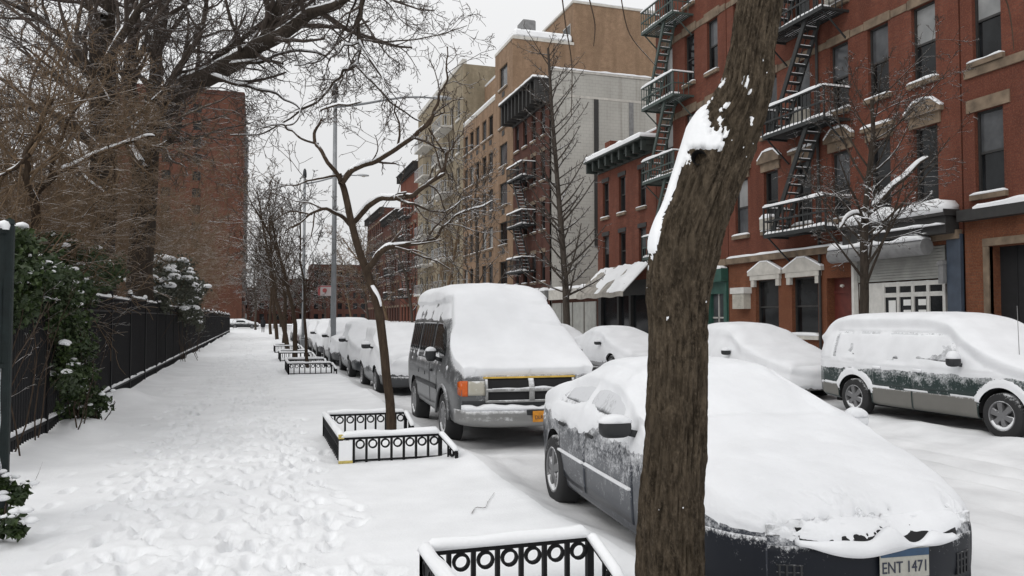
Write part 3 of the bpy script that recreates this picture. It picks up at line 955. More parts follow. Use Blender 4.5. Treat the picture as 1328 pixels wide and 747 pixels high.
s = MB(); F.box(s, 7.5, 7.58, .05, 3.2, .27, .31); obj('upright', s, M['grey_metal'], d_)
s = MB(); F.box(s, door[1], door[1] + .16, 0, 3.36, -.04, .1); F.box(s, door[0] - .16, door[0], 0, 3.36, -.04, .1); F.box(s, door[0] - .16, door[1] + .16, 3.362, 3.55, -.05, .1); obj('door_frame', s, M['brown_stone'], b_)
s = MB(); s.tubes([(np.array([F.p(6.95, 4.0, -.1), F.p(6.95, 3.8, -.12), F.p(6.95, 3.45, -.12), F.p(6.6, 3.42, -.18), F.p(5.6, 3.4, -.2)]), np.full(5, .022))], lambda r_: 8)
F.box(s, 6.9, 7.25, 3.56, 3.86, -.2, -.02); l_ = obj('wall_lamp', s, M['frame_dark'], b_)
s = MB(); s.lathe([(.001, .09), (.06, .07), (.08, 0), (.05, -.05)], F.p(6.95, 3.92, -.16), (0, 0, 1), 12); obj('snow_cap', s, M['snow'], l_, smooth=True)
s = MB(); s.lathe([(.001, .2), (.14, .14), (.19, 0), (.1, -.1)], F.p(6.1, 4.42, -.4), (0, 0, 1), 14); F.box(s, 6.08, 6.12, 4.2, 4.42, -.4, -.1); obj('floodlight', s, M['snow'], b_, smooth=True, label='floodlight buried under a round lump of snow')
roof(b_, WALLX, WALLX + 14, Y0, Y1, HT)

# --- walk-up with the black fire escape, shutter shop and pedimented windows
Y0, Y1, HT = 15.5, 25.9, 17.8
b_ = thing('brick_building', 'red brick walk-up with black fire escape, shuttered shopfront and pale pedimented ground floor windows', 'building', (WALLX, Y0, 0), GRP)
F = FW(Y0); ops = []
colc = [16.62, 18.25, 19.85, 21.6, 23.3, 25.05]
for z in FLO:
    for c in colc: ops.append((c - .40 - Y0, c + .40 - Y0, z, z + 2.08))
gops = [(.25, 3.85, .02, 3.52), (3.95, 5.05, .02, 2.85), (5.45, 6.75, 1.05, 2.95), (7.45, 8.75, 1.05, 2.95)]
mb = MB(); F.wall(mb, Y1 - Y0, HT, ops, .2, v0=3.6); block(mb, WALLX, WALLX + 14, Y0, Y1, HT, 'nse'); obj('wall', mb, M['brick_red'], b_)
mb = MB(); F.wall(mb, Y1 - Y0, 3.6, gops, .3); obj('wall', mb, M['brick_orange'], b_, label='browner brick ground floor wall')
for k, o in enumerate(ops):
    z = o[2]; w_ = window(b_, F, *o, pale=wr.random(), lintel=None if z < 5 else 'brown_stone', snow=.05 + .04 * wr.random(), lint_x=.1)
    if k in (4, 9, 14):
        a_ = MB(); F.box(a_, o[0] + .12, o[1] - .12, z + .02, z + .42, -.28, .1)
        for j in range(5): F.box(a_, o[0] + .15, o[1] - .15, z + .06 + j * .07, z + .10 + j * .07, -.29, -.28)
        a_ = obj('air_conditioner', a_, M['ac_grey'], b_); q_ = MB(); snowbox(q_, F, o[0] + .12, o[1] - .12, z + .42, -.28, .05, .1); obj('snow_strip', q_, M['snow'], a_)
for c in (16.62, 18.25):                                             # stepped hood moulds with snow over the first floor pair
    pass
hm = MB(); hs_ = MB()
for k, c in enumerate(colc):
    u = c - Y0; z = FLO[0] + 2.08
    F.box(hm, u - .52, u + .52, z + .005, z + .3, -.05, .1); F.box(hm, u - .62, u + .62, z + .3, z + .42, -.14, .1)
    if k % 2 == 0: 
        V = [F.p(u - .62, z + .42, -.12), F.p(u + .62, z + .42, -.12), F.p(u + .28, z + .7, -.12), F.p(u - .28, z + .7, -.12)]
        V2 = [v + F.N * .15 for v in V]; hm.add(V + V2, [(0, 1, 2, 3), (7, 6, 5, 4), (0, 4, 5, 1), (1, 5, 6, 2), (2, 6, 7, 3), (3, 7, 4, 0)])
        snowbox(hs_, F, u - .28, u + .28, z + .7, -.13, .0, .06)
        for s1, s2 in ((-.62, -.28), (.28, .62)):
            a, e = (F.p(u + s1, z + .42 + (.28 if s1 > 0 else 0) + .02, -.07), F.p(u + s2, z + .42 + (.28 if s2 < 0 else 0) + .02, -.07)); hs_.bar(a, e, .12, .05)
    else: snowbox(hs_, F, u - .6, u + .6, z + .42, -.14, .0, .07)
ho = obj('hood_mould', hm, M['brown_stone'], b_); obj('snow_strip', hs_, M['snow'], ho)
s = MB(); F.box(s, .02, Y1 - Y0 - .02, 3.62, 3.85, -.16, .05); c = obj('cornice', s, M['brown_stone'], b_)
s = MB(); snowbox(s, F, 3.9, Y1 - Y0 - .1, 3.85, -.16, -.02, .05); obj('snow_strip', s, M['snow'], c)
for z in FLO[1:]:
    for a, e in zip([0.0] + [c - Y0 + .52 for c in colc], [c - Y0 - .52 for c in colc] + [Y1 - Y0]):
        if e - a > .1: s = MB(); F.box(s, a + .01, e - .01, z + 2.1, z + 2.3, -.03, .06); obj('stone_band', s, M['brown_stone'], b_)
# shopfront
F.N2 = F.N
s = MB(); F.box(s, .1, 3.8, 3.76, 4.2, -.45, -.02); F.box(s, .05, 3.85, 4.2, 4.36, -.55, -.02); sg = obj('shop_fascia', s, M['frame_dark'], b_)
s = MB(); snowbox(s, F, .08, 3.8, 4.36, -.55, -.02, .24, lump=.45, sag=.08); snowbox(s, F, .12, 3.0, 3.98, -.62, -.45, .05); obj('snow_strip', s, M['snow'], sg, smooth=True)
s = MB(); a = F.p(.75, 2.75, -.55); s.cyl(F.p(.75, 3.47, -.40), F.p(4.3, 3.47, -.40), .22, .22, 20); sb = obj('shutter_box', s, M['grey_metal'], b_, smooth=False)
s = MB(); snowbox(s, F, .78, 4.28, 3.66, -.58, -.22, .10, lump=.9); obj('snow_strip', s, M['snow'], sb, smooth=True)
s = MB(); 
for k in range(11):
    z = 2.66 + k * .078; F.box(s, .62, 3.78, z, z + .064, .06 + .0, .1); F.box(s, .62, 3.78, z + .064, z + .078, .085, .1)
obj('shutter', s, M['shutter'], b_)
s = MB()
KV = 1.36                                                            # tall ground floor
class _Tall:
    p = staticmethod(lambda u, w, d=0.0: F.p(u, w * KV, d))
    box = staticmethod(lambda mb, u0, u1, v0, v1, d0, d1: F.box(mb, u0, u1, v0 * KV, v1 * KV, d0, d1))


us = [.72, 1.24, 1.76, 2.28, 2.82]
for u in us: _Tall.box(s, u - .045, u + .045, .02, 1.93, .10, .17)
for z in (.05, .62, 1.66, 1.88): _Tall.box(s, .72, 2.82, z - .045, z + .045, .105, .165)
_Tall.box(s, .72, 2.82, .05, .6, .12, .15); _Tall.box(s, 2.87, 3.45, .02, 1.93, .12, .16); _Tall.box(s, 3.5, 3.78, .02, 1.93, .12, .16)
sd = obj('shop_window', s, M['white_paint'], b_)
s = MB(); 
for i in range(4): _Tall.box(s, us[i] + .045, us[i + 1] - .045, .665, 1.615, .145, .16); _Tall.box(s, us[i] + .045, us[i + 1] - .045, 1.705, 1.835, .145, .16)
obj('pane', s, M['glass_dark'], sd)
for i, (zz, hh) in ((3, (1.1, .45)), (2, (1.44, .12)), (2, (1.2, .15)), (1, (1.44, .12)), (1, (1.2, .15))):
    s = MB(); u = us[3 - i] + .14 if i < 3 else us[3] + .1
    u = [None, us[1] + .1, us[2] + .1, us[3] + .12][i]; _Tall.box(s, u, u + .26, zz, zz + hh, .139, .144); obj('paper_notice', s, M['paper'], sd)
s = MB(); F.box(s, .0, .42, .0, 3.74, -.1, .04); obj('pilaster', s, M['blue_paint'], b_)
s = MB(); F.box(s, .44, .6, 2.5, 3.0, -.2, -.02); snowbox(s, F, .42, .62, 3.0, -.22, -.02, .1); obj('side_lamp', s, M['grey_metal'], b_)
s = MB(); F.box(s, 3.8, 3.9, .0, 3.58, -.06, .1); obj('pilaster', s, M['white_paint'], b_)
s = MB(); F.box(s, 3.95, 5.05, .02, 2.85, .3, .33); F.box(s, 4.1, 4.9, .1, 1.2, .285, .3); F.box(s, 4.1, 4.9, 1.35, 2.3, .285, .3); F.box(s, 3.95, 5.05, 2.38, 2.46, .27, .3)
obj('door', s, M['red_paint'], b_)
s = MB(); s.lathe([(.001, .05), (.06, .03), (.07, -.02), (.001, -.06)], F.p(4.5, 2.6, .12), (0, 0, 1), 12); obj('door_lamp', s, M['pale_stone'], b_, smooth=True)
for g in gops[2:]:
    w_ = window(b_, F, *g, depth=.2, lintel=None, sill='pale_stone', pale=.25, snow=.09)
    u0, u1 = g[0], g[1]; um = (u0 + u1) / 2; s = MB()
    F.box(s, u0 - .18, u1 + .18, 2.955, 3.12, -.12, .06)
    for uu in (u0 - .15, u1 - .03): F.box(s, uu, uu + .18, 2.72, 2.953, -.1, .02)
    V = [F.p(u0 - .3, 3.12, -.14), F.p(u1 + .3, 3.12, -.14), F.p(u1 + .3, 3.24, -.14), F.p(um + .2, 3.57, -.14), F.p(um - .2, 3.57, -.14), F.p(u0 - .3, 3.24, -.14)]
    V2 = [v + F.N * .16 for v in V]; n0 = s.n
    s.add(V + V2, [(0, 1, 7, 6), (1, 2, 8, 7), (2, 3, 9, 8), (3, 4, 10, 9), (4, 5, 11, 10), (5, 0, 6, 11), (0, 5, 2, 1), (5, 4, 3, 2)])
    pd = obj('pediment', s, M['pale_stone'], w_)
    s = MB(); s.bar(F.p(u0 - .3, 3.265, -.08), F.p(um - .2, 3.595, -.08), .13, .045); s.bar(F.p(u1 + .3, 3.265, -.08), F.p(um + .2, 3.595, -.08), .13, .045); s.bar(F.p(um - .22, 3.6, -.08), F.p(um + .22, 3.6, -.08), .13, .05)
    obj('snow_strip', s, M['snow'], b_)
s = MB(); s.cyl(F.p(5.28, 0, -.07), F.p(5.28, 16, -.07), .045, .045, 10); obj('downpipe', s, M['frame_dark'], b_)
s = MB(); F.box(s, 9.05, 9.75, 1.95, 2.5, -.3, .02)
for k in range(6): F.box(s, 9.1, 9.7, 2.0 + k * .075, 2.04 + k * .075, -.312, -.3)
a_ = obj('air_conditioner', s, M['ac_grey'], b_); s = MB(); F.box(s, 8.98, 9.85, 2.5, 2.72, -.34, .02); obj('hood', s, M['white_paint'], a_)
fire_escape(b_, F, 3.9, 6.9, [4.33, 7.62, 10.93, 14.2], M['fe_black'], .95, .92, -1)
roof(b_, WALLX, WALLX + 14, Y0, Y1, HT)

# --- red brick with green fire escape and green shopfront
Y0, Y1, HT = 25.95, 31.5, 18.0
b_ = thing('brick_building', 'red brick walk-up with grey-green fire escape and dark green shopfront behind the leaning trunk', 'building', (WALLX, Y0, 0), GRP)
F = FW(Y0); ops = [(c - .38 - Y0, c + .38 - Y0, z, z + 2.08) for z in FLO for c in (26.9, 28.62, 30.4)]
mb = MB(); F.wall(mb, Y1 - Y0, HT, ops, .2, v0=3.55); block(mb, WALLX, WALLX + 14, Y0, Y1, HT, 'nse'); obj('wall', mb, M['brick_red'], b_)
for o in ops: window(b_, F, *o, pale=.2 + .8 * wr.random(), lint_h=.36, lint_x=.16)
for z in FLO:
    for a, e in ((.02, .4), (1.5, 2.1), (3.25, 3.85)): s = MB(); F.box(s, a, e, z + 2.1, z + 2.35, -.03, .06); obj('stone_band', s, M['brown_stone'], b_)
s = MB(); gw = [(.35, 1.25, .6, 2.55), (1.55, 2.6, .05, 2.55), (2.85, 5.2, .6, 2.55)]; F.wall(s, Y1 - Y0, 3.0, gw, .18); F.box(s, .03, Y1 - Y0 - .03, 3.0, 3.5, -.3, .1)
for u in (.15, 1.4, 2.72, 5.35): F.box(s, u - .1, u + .1, .02, 2.98, -.06, .02)
sf = obj('shopfront', s, M['green_paint'], b_)
s = MB(); 
for g in gw: F.box(s, g[0], g[1], g[2], g[3], .14, .17)
obj('pane', s, M['glass_grey'], sf)
s = MB(); F.box(s, .8, .86, .6, 2.55, .1, .138); F.box(s, .35, 1.25, 1.6, 1.66, .1, .138); obj('glazing_bar', s, M['frame_pale'], sf)
s = MB(); snowbox(s, F, .05, Y1 - Y0 - .1, 3.5, -.3, -.02, .09); obj('snow_strip', s, M['snow'], sf)
s = MB(); F.box(s, .02, Y1 - Y0 - .02, 3.6, 3.85, -.12, .05); c = obj('cornice', s, M['brown_stone'], b_)
fire_escape(b_, F, 2.35, 5.1, [4.2, 7.48, 10.72, 14.1], M['fe_green'], .95, .92, -1)
roof(b_, WALLX, WALLX + 14, Y0, Y1, HT)

# --- low red house with dark green cornice and a snowy awning
Y0, Y1, HT = 31.55, 37.9, 9.6
b_ = thing('brick_building', 'low three-storey red brick house with dark green cornice and a snow-covered sloping awning', 'building', (WALLX, Y0, 0), GRP)
F = FW(Y0); ops = [(c - .36 - Y0, c + .36 - Y0, z, z + 1.8) for z in (4.0, 6.75) for c in (32.9, 35.0, 36.9)]
gw = [(.4, 2.6, .3, 2.7), (2.8, 3.9, .05, 2.7), (4.1, 6.0, .3, 2.7)]
mb = MB(); F.wall(mb, Y1 - Y0, HT, ops, .2, v0=3.4); block(mb, WALLX, WALLX + 12, Y0, Y1, HT, 'nse'); obj('wall', mb, M['brick_red'], b_)
for o in ops: window(b_, F, *o, pale=wr.random() * .6, lintel='frame_dark', lint_h=.2, lint_x=.06)
s = MB(); F.wall(s, Y1 - Y0, 3.4, gw, .2); sf = obj('shopfront', s, M['frame_dark'], b_)
s = MB(); 
for g in gw: F.box(s, g[0], g[1], g[2], g[3], .15, .18)
obj('pane', s, M['glass_dark'], sf)
M['awning'] = simple('awning_canvas', (.30, .28, .25), .85, 0, .3, 2.5)
s = MB(); n = 16; G = np.zeros((9, n, 3))
for i in range(9):
    for j in range(n):
        t = i / 8; G[i, j] = F.p(.6 + 5.4 * j / (n - 1), 4.15 - 1.35 * t + .03 * math.sin(j * 1.3) * t, -.02 - 1.35 * t)
s.grid(G); s.grid((G + np.array((.02, 0, -.02)))[:, ::-1]); s.grid(np.stack([G[-1], G[-1] + (0, 0, -.22)]))
aw = obj('awning', s, M['awning'], b_, smooth=True)
ash = MB(); G2 = np.zeros((50, 90, 3)); 
for i in range(50):
    for j in range(90):
        t = i / 49; u = .62 + 5.36 * j / 89
        h = .05 + .12 * float(fbm(u * 1.7, t * 3, 2.0, 4)) - .18 * max(0, t - .55) - (.3 if i in (0, 49) or j in (0, 89) else 0) - .07 * max(0, u - 4.0) * .6
        G2[i, j] = F.p(u, 4.15 - 1.35 * t + max(h, -.02), -.02 - 1.35 * t - max(h, -.02) * .5)
ash.grid(G2); obj('snow_layer', ash, M['snow'], aw, smooth=True)
cornice(b_, F, 0.02, Y1 - Y0 - .02, HT + .1, .62, .8, M['green_cornice'], .24)
s = MB(); s.box(WALLX + .6, WALLX + .9, Y0 + .2, Y1 - .1, HT, HT + .75); s.box(WALLX + .4, WALLX + 1.5, Y1 - .7, Y1 - .05, HT, HT + 1.2); p_ = obj('parapet', s, M['brick_red'], b_)
s = MB(); s.bbox(WALLX + .56, WALLX + .94, Y0 + .2, Y1 - .75, HT + .75, HT + .86, .04); obj('snow_strip', s, M['snow'], p_)
roof(b_, WALLX, WALLX + 12, Y0, Y1, HT)

# --- gap with a low panelled shed
Y0, Y1, HT = 37.95, 44.9, 3.3
b_ = thing('garage', 'low grey panelled garage filling the gap below the painted wall', 'garage', (WALLX, Y0, 0), GRP)
F = FW(Y0); s = MB(); F.box(s, 0, Y1 - Y0, 0, HT, .1, 8); obj('wall', s, M['brick_dark'], b_)
for k in range(4):
    s = MB(); F.box(s, .3 + k * 1.65, 1.75 + k * 1.65, .05, 2.5, .02, .098); F.box(s, .35 + k * 1.65, 1.7 + k * 1.65, 1.2, 1.26, -.0, .02); obj('door', s, M['shutter'], b_)
s = MB(); F.box(s, 0, Y1 - Y0, 2.7, HT, -.12, .098); fa = obj('fascia', s, M['pale_stone'], b_); s = MB(); snowbox(s, F, .05, Y1 - Y0 - .05, HT, -.12, .6, .14); obj('snow_strip', s, M['snow'], fa)

# --- dark tenement with heavy cornice; grey painted party wall facing us
Y0, Y1, HT = 45.0, 52.1, 16.3
b_ = thing('tenement_building', 'dark brick tenement with heavy dark cornice and a tall grey painted side wall', 'building', (WALLX, Y0, 0), GRP)
F = FW(Y0); TZ = [3.9, 7.1, 10.2, 13.0]; ops = [(c - .4 - Y0, c + .4 - Y0, z, z + 1.8) for z in TZ for c in (46.2, 47.9, 49.6, 51.3)]
mb = MB(); F.wall(mb, Y1 - Y0, HT, ops, .2); block(mb, WALLX, WALLX + 16, Y0 + .02, Y1, HT, 'ne'); obj('wall', mb, M['brick_dark'], b_)
for o in ops: window(b_, F, *o, pale=wr.random() * .8, lint_h=.25)
mb = MB(); mb.box(WALLX + .15, WALLX + 15, Y0 - .12, Y0 + .18, 0, HT + .45); pw = obj('party_wall', mb, M['painted_wall'], b_)
mb = MB(); mb.box(WALLX + .1, WALLX + 15, Y0 - .17, Y0 + .22, HT + .45, HT + .6); mb.box(WALLX + .15, WALLX + 15, Y0 - .135, Y0 - .122, HT - 1.1, HT - .95); obj('coping', mb, M['pale_stone'], pw)
mb = MB(); snowbox(mb, Face((WALLX + .1, Y0, 0), (1, 0, 0), (0, 1, 0)), 0, 14.8, HT + .6, -.18, .22, .08); obj('snow_strip', mb, M['snow'], pw)
for xx in (19.9, 22.3):
    mb = MB(); mb.box(xx, xx + .3, Y0 - .16, Y0 - .121, 6, HT - 1.1); obj('flue', mb, M['frame_dark'] if xx < 20 else M['grey_metal'], pw)
cornice(b_, F, .05, Y1 - Y0 - .05, HT, 1.5, 1.1, M['frame_dark'], .16)
fire_escape(b_, F, 2.4, 5.6, [4.6, 7.6, 10.7], M['fe_black'], .95, .9, 1)
s = MB(); F.box(s, .1, Y1 - Y0 - .1, 2.8, 3.3, -.3, .05); fa = obj('shop_fascia', s, M['grey_metal'], b_); s = MB(); snowbox(s, F, .1, Y1 - Y0 - .1, 3.3, -.3, -.02, .15); obj('snow_strip', s, M['snow'], fa)
roof(b_, WALLX, WALLX + 16, Y0 + .2, Y1, HT)

# --- tan apartment block, stepped, with a set-back upper tower
Y0, Y1 = 52.2, 66.0
b_ = thing('apartment_building', 'tan brick apartment block with stepped roofline and paired windows over small grilles', 'building', (WALLX, Y0, 0), GRP)
F = FW(Y0); fz = [1.2 + 2.85 * k for k in range(7)]; ops = []
for k, z in enumerate(fz):
    ops.append((1.3, 3.2, z, z + 1.65))
    if k < 6:
        for c in (5.5, 7.3, 9.3, 11.1, 12.9): ops.append((c - .62, c + .62, z, z + 1.65))
F1 = F; mb = MB(); F.wall(mb, 4.3, 21.2, [o for o in ops if o[0] < 4], .18); F.wall(mb, Y1 - Y0, 18.0, [o for o in ops if o[0] > 4], .18, u0=4.3)
block(mb, WALLX, WALLX + 4.6, Y0, Y1, 21.2, 's'); mb.add([(WALLX, Y0 + 4.3, 18), (WALLX + 5, Y0 + 4.3, 18), (WALLX + 5, Y0 + 4.3, 21.2), (WALLX, Y0 + 4.3, 21.2)], [(3, 2, 1, 0)])
block(mb, WALLX + 1.9, WALLX + 12, Y0 + 4.3, Y1, 21.7, 'nw'); obj('wall', mb, M['brick_tan'], b_)
for o in ops: window(b_, F, *o, sash=False, pale=wr.random(), lintel=None, sill='brown_stone', unit='frame_dark', frame='frame_dark', snow=.04)
mb = MB(); block(mb, 21.6, 21.6 + 20, Y0 + .01, Y1, 24.3, 'nsew'); tw = obj('tower', mb, M['brick_tan'], b_)
FT = Face((21.6, Y0, 0), (0, 1, 0), (1, 0, 0)); mb = MB(); FT.box(mb, .6, 2.0, 21.4, 23.0, -.03, .02); wn_ = obj('window', mb, M['frame_pale'], b_); mb = MB(); FT.box(mb, .68, 1.25, 21.5, 22.9, -.045, -.031); FT.box(mb, 1.32, 1.92, 21.5, 22.9, -.045, -.031); obj('pane', mb, M['glass_dark'], wn_)
mb = MB(); mb.box(21.5, 41, Y0 - .05, Y0 + .35, 24.3, 24.45); mb.box(21.5, 21.9, Y0 + .36, Y1, 24.3, 24.45); cp = obj('coping', mb, M['pale_stone'], b_)
mb = MB(); mb.bbox(21.5, 41, Y0 - .06, Y0 + .36, 24.45, 24.55, .03); obj('snow_strip', mb, M['snow'], cp)
mb = MB(); mb.box(WALLX - .04, 21.6, Y0 - .04, Y0 + .3, 21.2, 21.4); mb.box(WALLX - .04, WALLX + .3, Y0 + .31, Y0 + 4.34, 21.2, 21.4); mb.box(WALLX - .04, WALLX + .3, Y0 + 4.35, Y1, 18.0, 18.2); cp = obj('coping', mb, M['pale_stone'], b_)
mb = MB(); mb.bbox(WALLX + .1, 21.5, Y0 + .0, Y0 + 4.2, 21.4, 22.0, .15); mb.bbox(WALLX - .04, WALLX + 1.85, Y0 + 4.4, Y1, 18.2, 18.5, .1); mb.bbox(WALLX + 1.85, 21.5, Y0 + 4.4, Y1 - .1, 21.7, 21.95, .1); obj('snow_layer', mb, M['snow'], cp)
mb = MB(); mb.bbox(17.9, 18.9, Y0 + .5, Y0 + 1.8, 21.9, 22.9, .08); rv = obj('roof_vent', mb, M['grey_metal'], b_)
for yy in (3.0, 6.5, 10.5):
    mb = MB(); Fs = Face((WALLX + 1.9, Y0, 0), (0, 1, 0), (1, 0, 0)); Fs.box(mb, yy + 2, yy + 3.2, 18.6, 20.0, -.03, .02); obj('window', mb, M['glass_grey'], b_)
roof(b_, WALLX + 1.9, 21.6, Y0 + 4.3, Y1, 21.6)

# --- pale building with balconies, then darker red tenements to the far end
Y0, Y1, HT = 66.1, 86.0, 23.7
b_ = thing('apartment_building', 'tall pale buff apartment building with pale balconies beyond the tan block', 'building', (WALLX, Y0, 0), GRP)
F = FW(Y0); ops = []
for z in [1.2 + 3.0 * k for k in range(7)]:
    for c in (1.8, 4.2, 7.0, 9.6, 12.6, 15.0, 17.8): ops.append((c - .62, c + .62, z, z + 1.75))
mb = MB(); F.wall(mb, Y1 - Y0, HT, ops, .18); block(mb, WALLX, WALLX + 14, Y0, Y1, HT, 'nse'); obj('wall', mb, M['brick_buff'], b_)
for o in ops: window(b_, F, *o, pale=wr.random(), lintel=None, frame='frame_pale', sill='pale_stone', snow=.05)
for u0 in (3.4, 11.8):
    for z in [4.0 + 3.0 * k for k in range(6)]:
        mb = MB(); F.box(mb, u0, u0 + 4.4, z - .12, z, -1.15, -.0); bo = obj('balcony', mb, M['pale_stone'], b_)
        mb = MB()
        for j in range(16): mb.bar(F.p(u0 + j * .293, z, -1.1), F.p(u0 + j * .293, z + 1.0, -1.1), .025)
        for u in (u0, u0 + 4.4): 
            for j in range(1, 5): mb.bar(F.p(u, z, -1.1 + j * .22), F.p(u, z + 1, -1.1 + j * .22), .025)
            mb.bar(F.p(u, z + 1, -1.12), F.p(u, z + 1, 0), .05)
        mb.bar(F.p(u0, z + 1, -1.1), F.p(u0 + 4.4, z + 1, -1.1), .05); obj('railing', mb, M['pale_metal'], bo)
        mb = MB(); snowbox(mb, F, u0 + .05, u0 + 4.35, z, -1.1, -.02, .1, 8); obj('snow_layer', mb, M['snow'], bo)
mb = MB(); F.box(mb, 0, Y1 - Y0, HT, HT + .4, -.1, .3); cp = obj('coping', mb, M['pale_stone'], b_); mb = MB(); snowbox(mb, F, 0, Y1 - Y0, HT + .4, -.1, .3, .15, 20); obj('snow_strip', mb, M['snow'], cp)
for Y0, Y1, HT, mt, lab in ((86.1, 97, 18.9, 'brick_red', 'dark red tenement with plain flat roof beyond the pale balconied building'),
                            (97.1, 110, 15.0, 'brick_dark', 'low brown tenement with dark cornice beyond the dark red tenement'),
                            (110.1, 127, 17.0, 'brick_dark', 'last brown tenement of the row before the crossing avenue')):
    b_ = thing('tenement_building', lab, 'building', (WALLX, Y0, 0), GRP); F = FW(Y0)
    ops = [(c - .5, c + .5, z, z + 1.8) for z in np.arange(1.2, HT - 3, 3.1) for c in np.arange(1.3, Y1 - Y0 - .7, 2.0)]
    mb = MB(); F.wall(mb, Y1 - Y0, HT, ops, .2); block(mb, WALLX, WALLX + 14, Y0, Y1, HT, 'nse'); obj('wall', mb, M[mt], b_)
    for o in ops: window(b_, F, *o, pale=wr.random() * .7, lintel='brown_stone')
    cornice(b_, F, .05, Y1 - Y0 - .05, HT + .1, .9, .6, M['frame_dark'], .15)
    fire_escape(b_, F, 3.5, 7.0, [z - .3 for z in np.arange(4.3, HT - 4, 3.1)], M['fe_black'], .95, .9, 1)
    roof(b_, WALLX, WALLX + 14, Y0, Y1, HT)

# --- far end of the street and the brick tower on the left
b_ = thing('tower_block', 'tall windowed red brick tower block rising behind the bare trees and railing', 'building', (-24, 150, 0))
X0, X1, Y0, Y1, HT = -24.0, -2.15, 150, 215, 41.6
F = Face((X0, Y0, 0), (1, 0, 0), (0, 1, 0)); ops = []
for z in np.arange(2.0, HT - 3, 3.0):
    for u in (4, 9, 14): ops.append((u - .7, u + .7, z, z + 1.6))
mb = MB(); F.wall(mb, X1 - X0, HT, ops, .2)
FE_ = Face((X1, Y0, 0), (0, 1, 0), (-1, 0, 0)); eops = []
for z in np.arange(2.0, HT - 3, 3.0):
    for u in np.arange(3.0, 62, 4.5): eops.append((u - .9, u + .9, z, z + 1.6))
FE_.wall(mb, Y1 - Y0, HT, eops, .2); block(mb, X0, X1, Y0, Y1, HT, 'nw'); obj('wall', mb, M['brick_tower'], b_)
for o in ops: 
    mb = MB(); F.box(mb, *o, .15, .19); obj('window', mb, M['glass_dark'], b_)
for u in np.arange(3.0, 62, 4.5):                                   # a column of glazing up the street face, and its snowy balconies
    if u > 32: continue
    for z in np.arange(2.0, HT - 3, 3.0):
        mb = MB(); sb = MB()
        FE_.box(mb, u - .9, u + .9, z, z + 1.6, .15, .19); FE_.box(sb, u - 1.2, u + 1.2, z - .45, z - .3, -.6, -.01); FE_.box(sb, u - 1.2, u + 1.2, z - .3, z + .55, -.6, -.55)
        obj('window', mb, M['glass_dark'], b_); obj('balcony', sb, M['grey_metal'], b_)
mb = MB(); F.box(mb, 0, X1 - X0, HT, HT + .8, -.1, .5); FE_.box(mb, .6, Y1 - Y0, HT, HT + .8, -.1, .5); obj('coping', mb, M['brick_dark'], b_)
roof(b_, X0, X1, Y0, Y1, HT)
for X0, X1, Y0, HT, mt, lab in ((0.5, 15, 238, 13, 'brick_dark', 'low dark brick building closing the far end of the street'), (15.2, 34, 232, 17, 'brick_dark', 'taller brown brick building closing the street beyond the crossing'), (-62, -24.3, 148, 24, 'brick_dark', 'lower dark brick building beside the tall tower, behind tangled branches'), (-26, 0.3, 228, 10, 'brick_dark', 'lowest brown building beyond the crossing, past the tower block')):
    b_ = thing('brick_building', lab, 'building', (X0, Y0, 0)); F = Face((X0, Y0, 0), (1, 0, 0), (0, 1, 0))
    ops = [(c - .6, c + .6, z, z + 1.7) for z in np.arange(1.2, HT - 2.5, 3.1) for c in np.arange(1.5, X1 - X0 - 1, 2.2)]
    mb = MB(); F.wall(mb, X1 - X0, HT, ops, .2); block(mb, X0, X1, Y0, Y0 + 12, HT, 'new'); obj('wall', mb, M[mt], b_)
    for o in ops:
        mb = MB(); F.box(mb, *o, .15, .19); obj('window', mb, M['glass_dark'], b_)
    roof(b_, X0, X1, Y0, Y0 + 12, HT)
# ------------------------------------------------------------------ vehicles (front at y = 0, facing -y; z = 0 on the road)


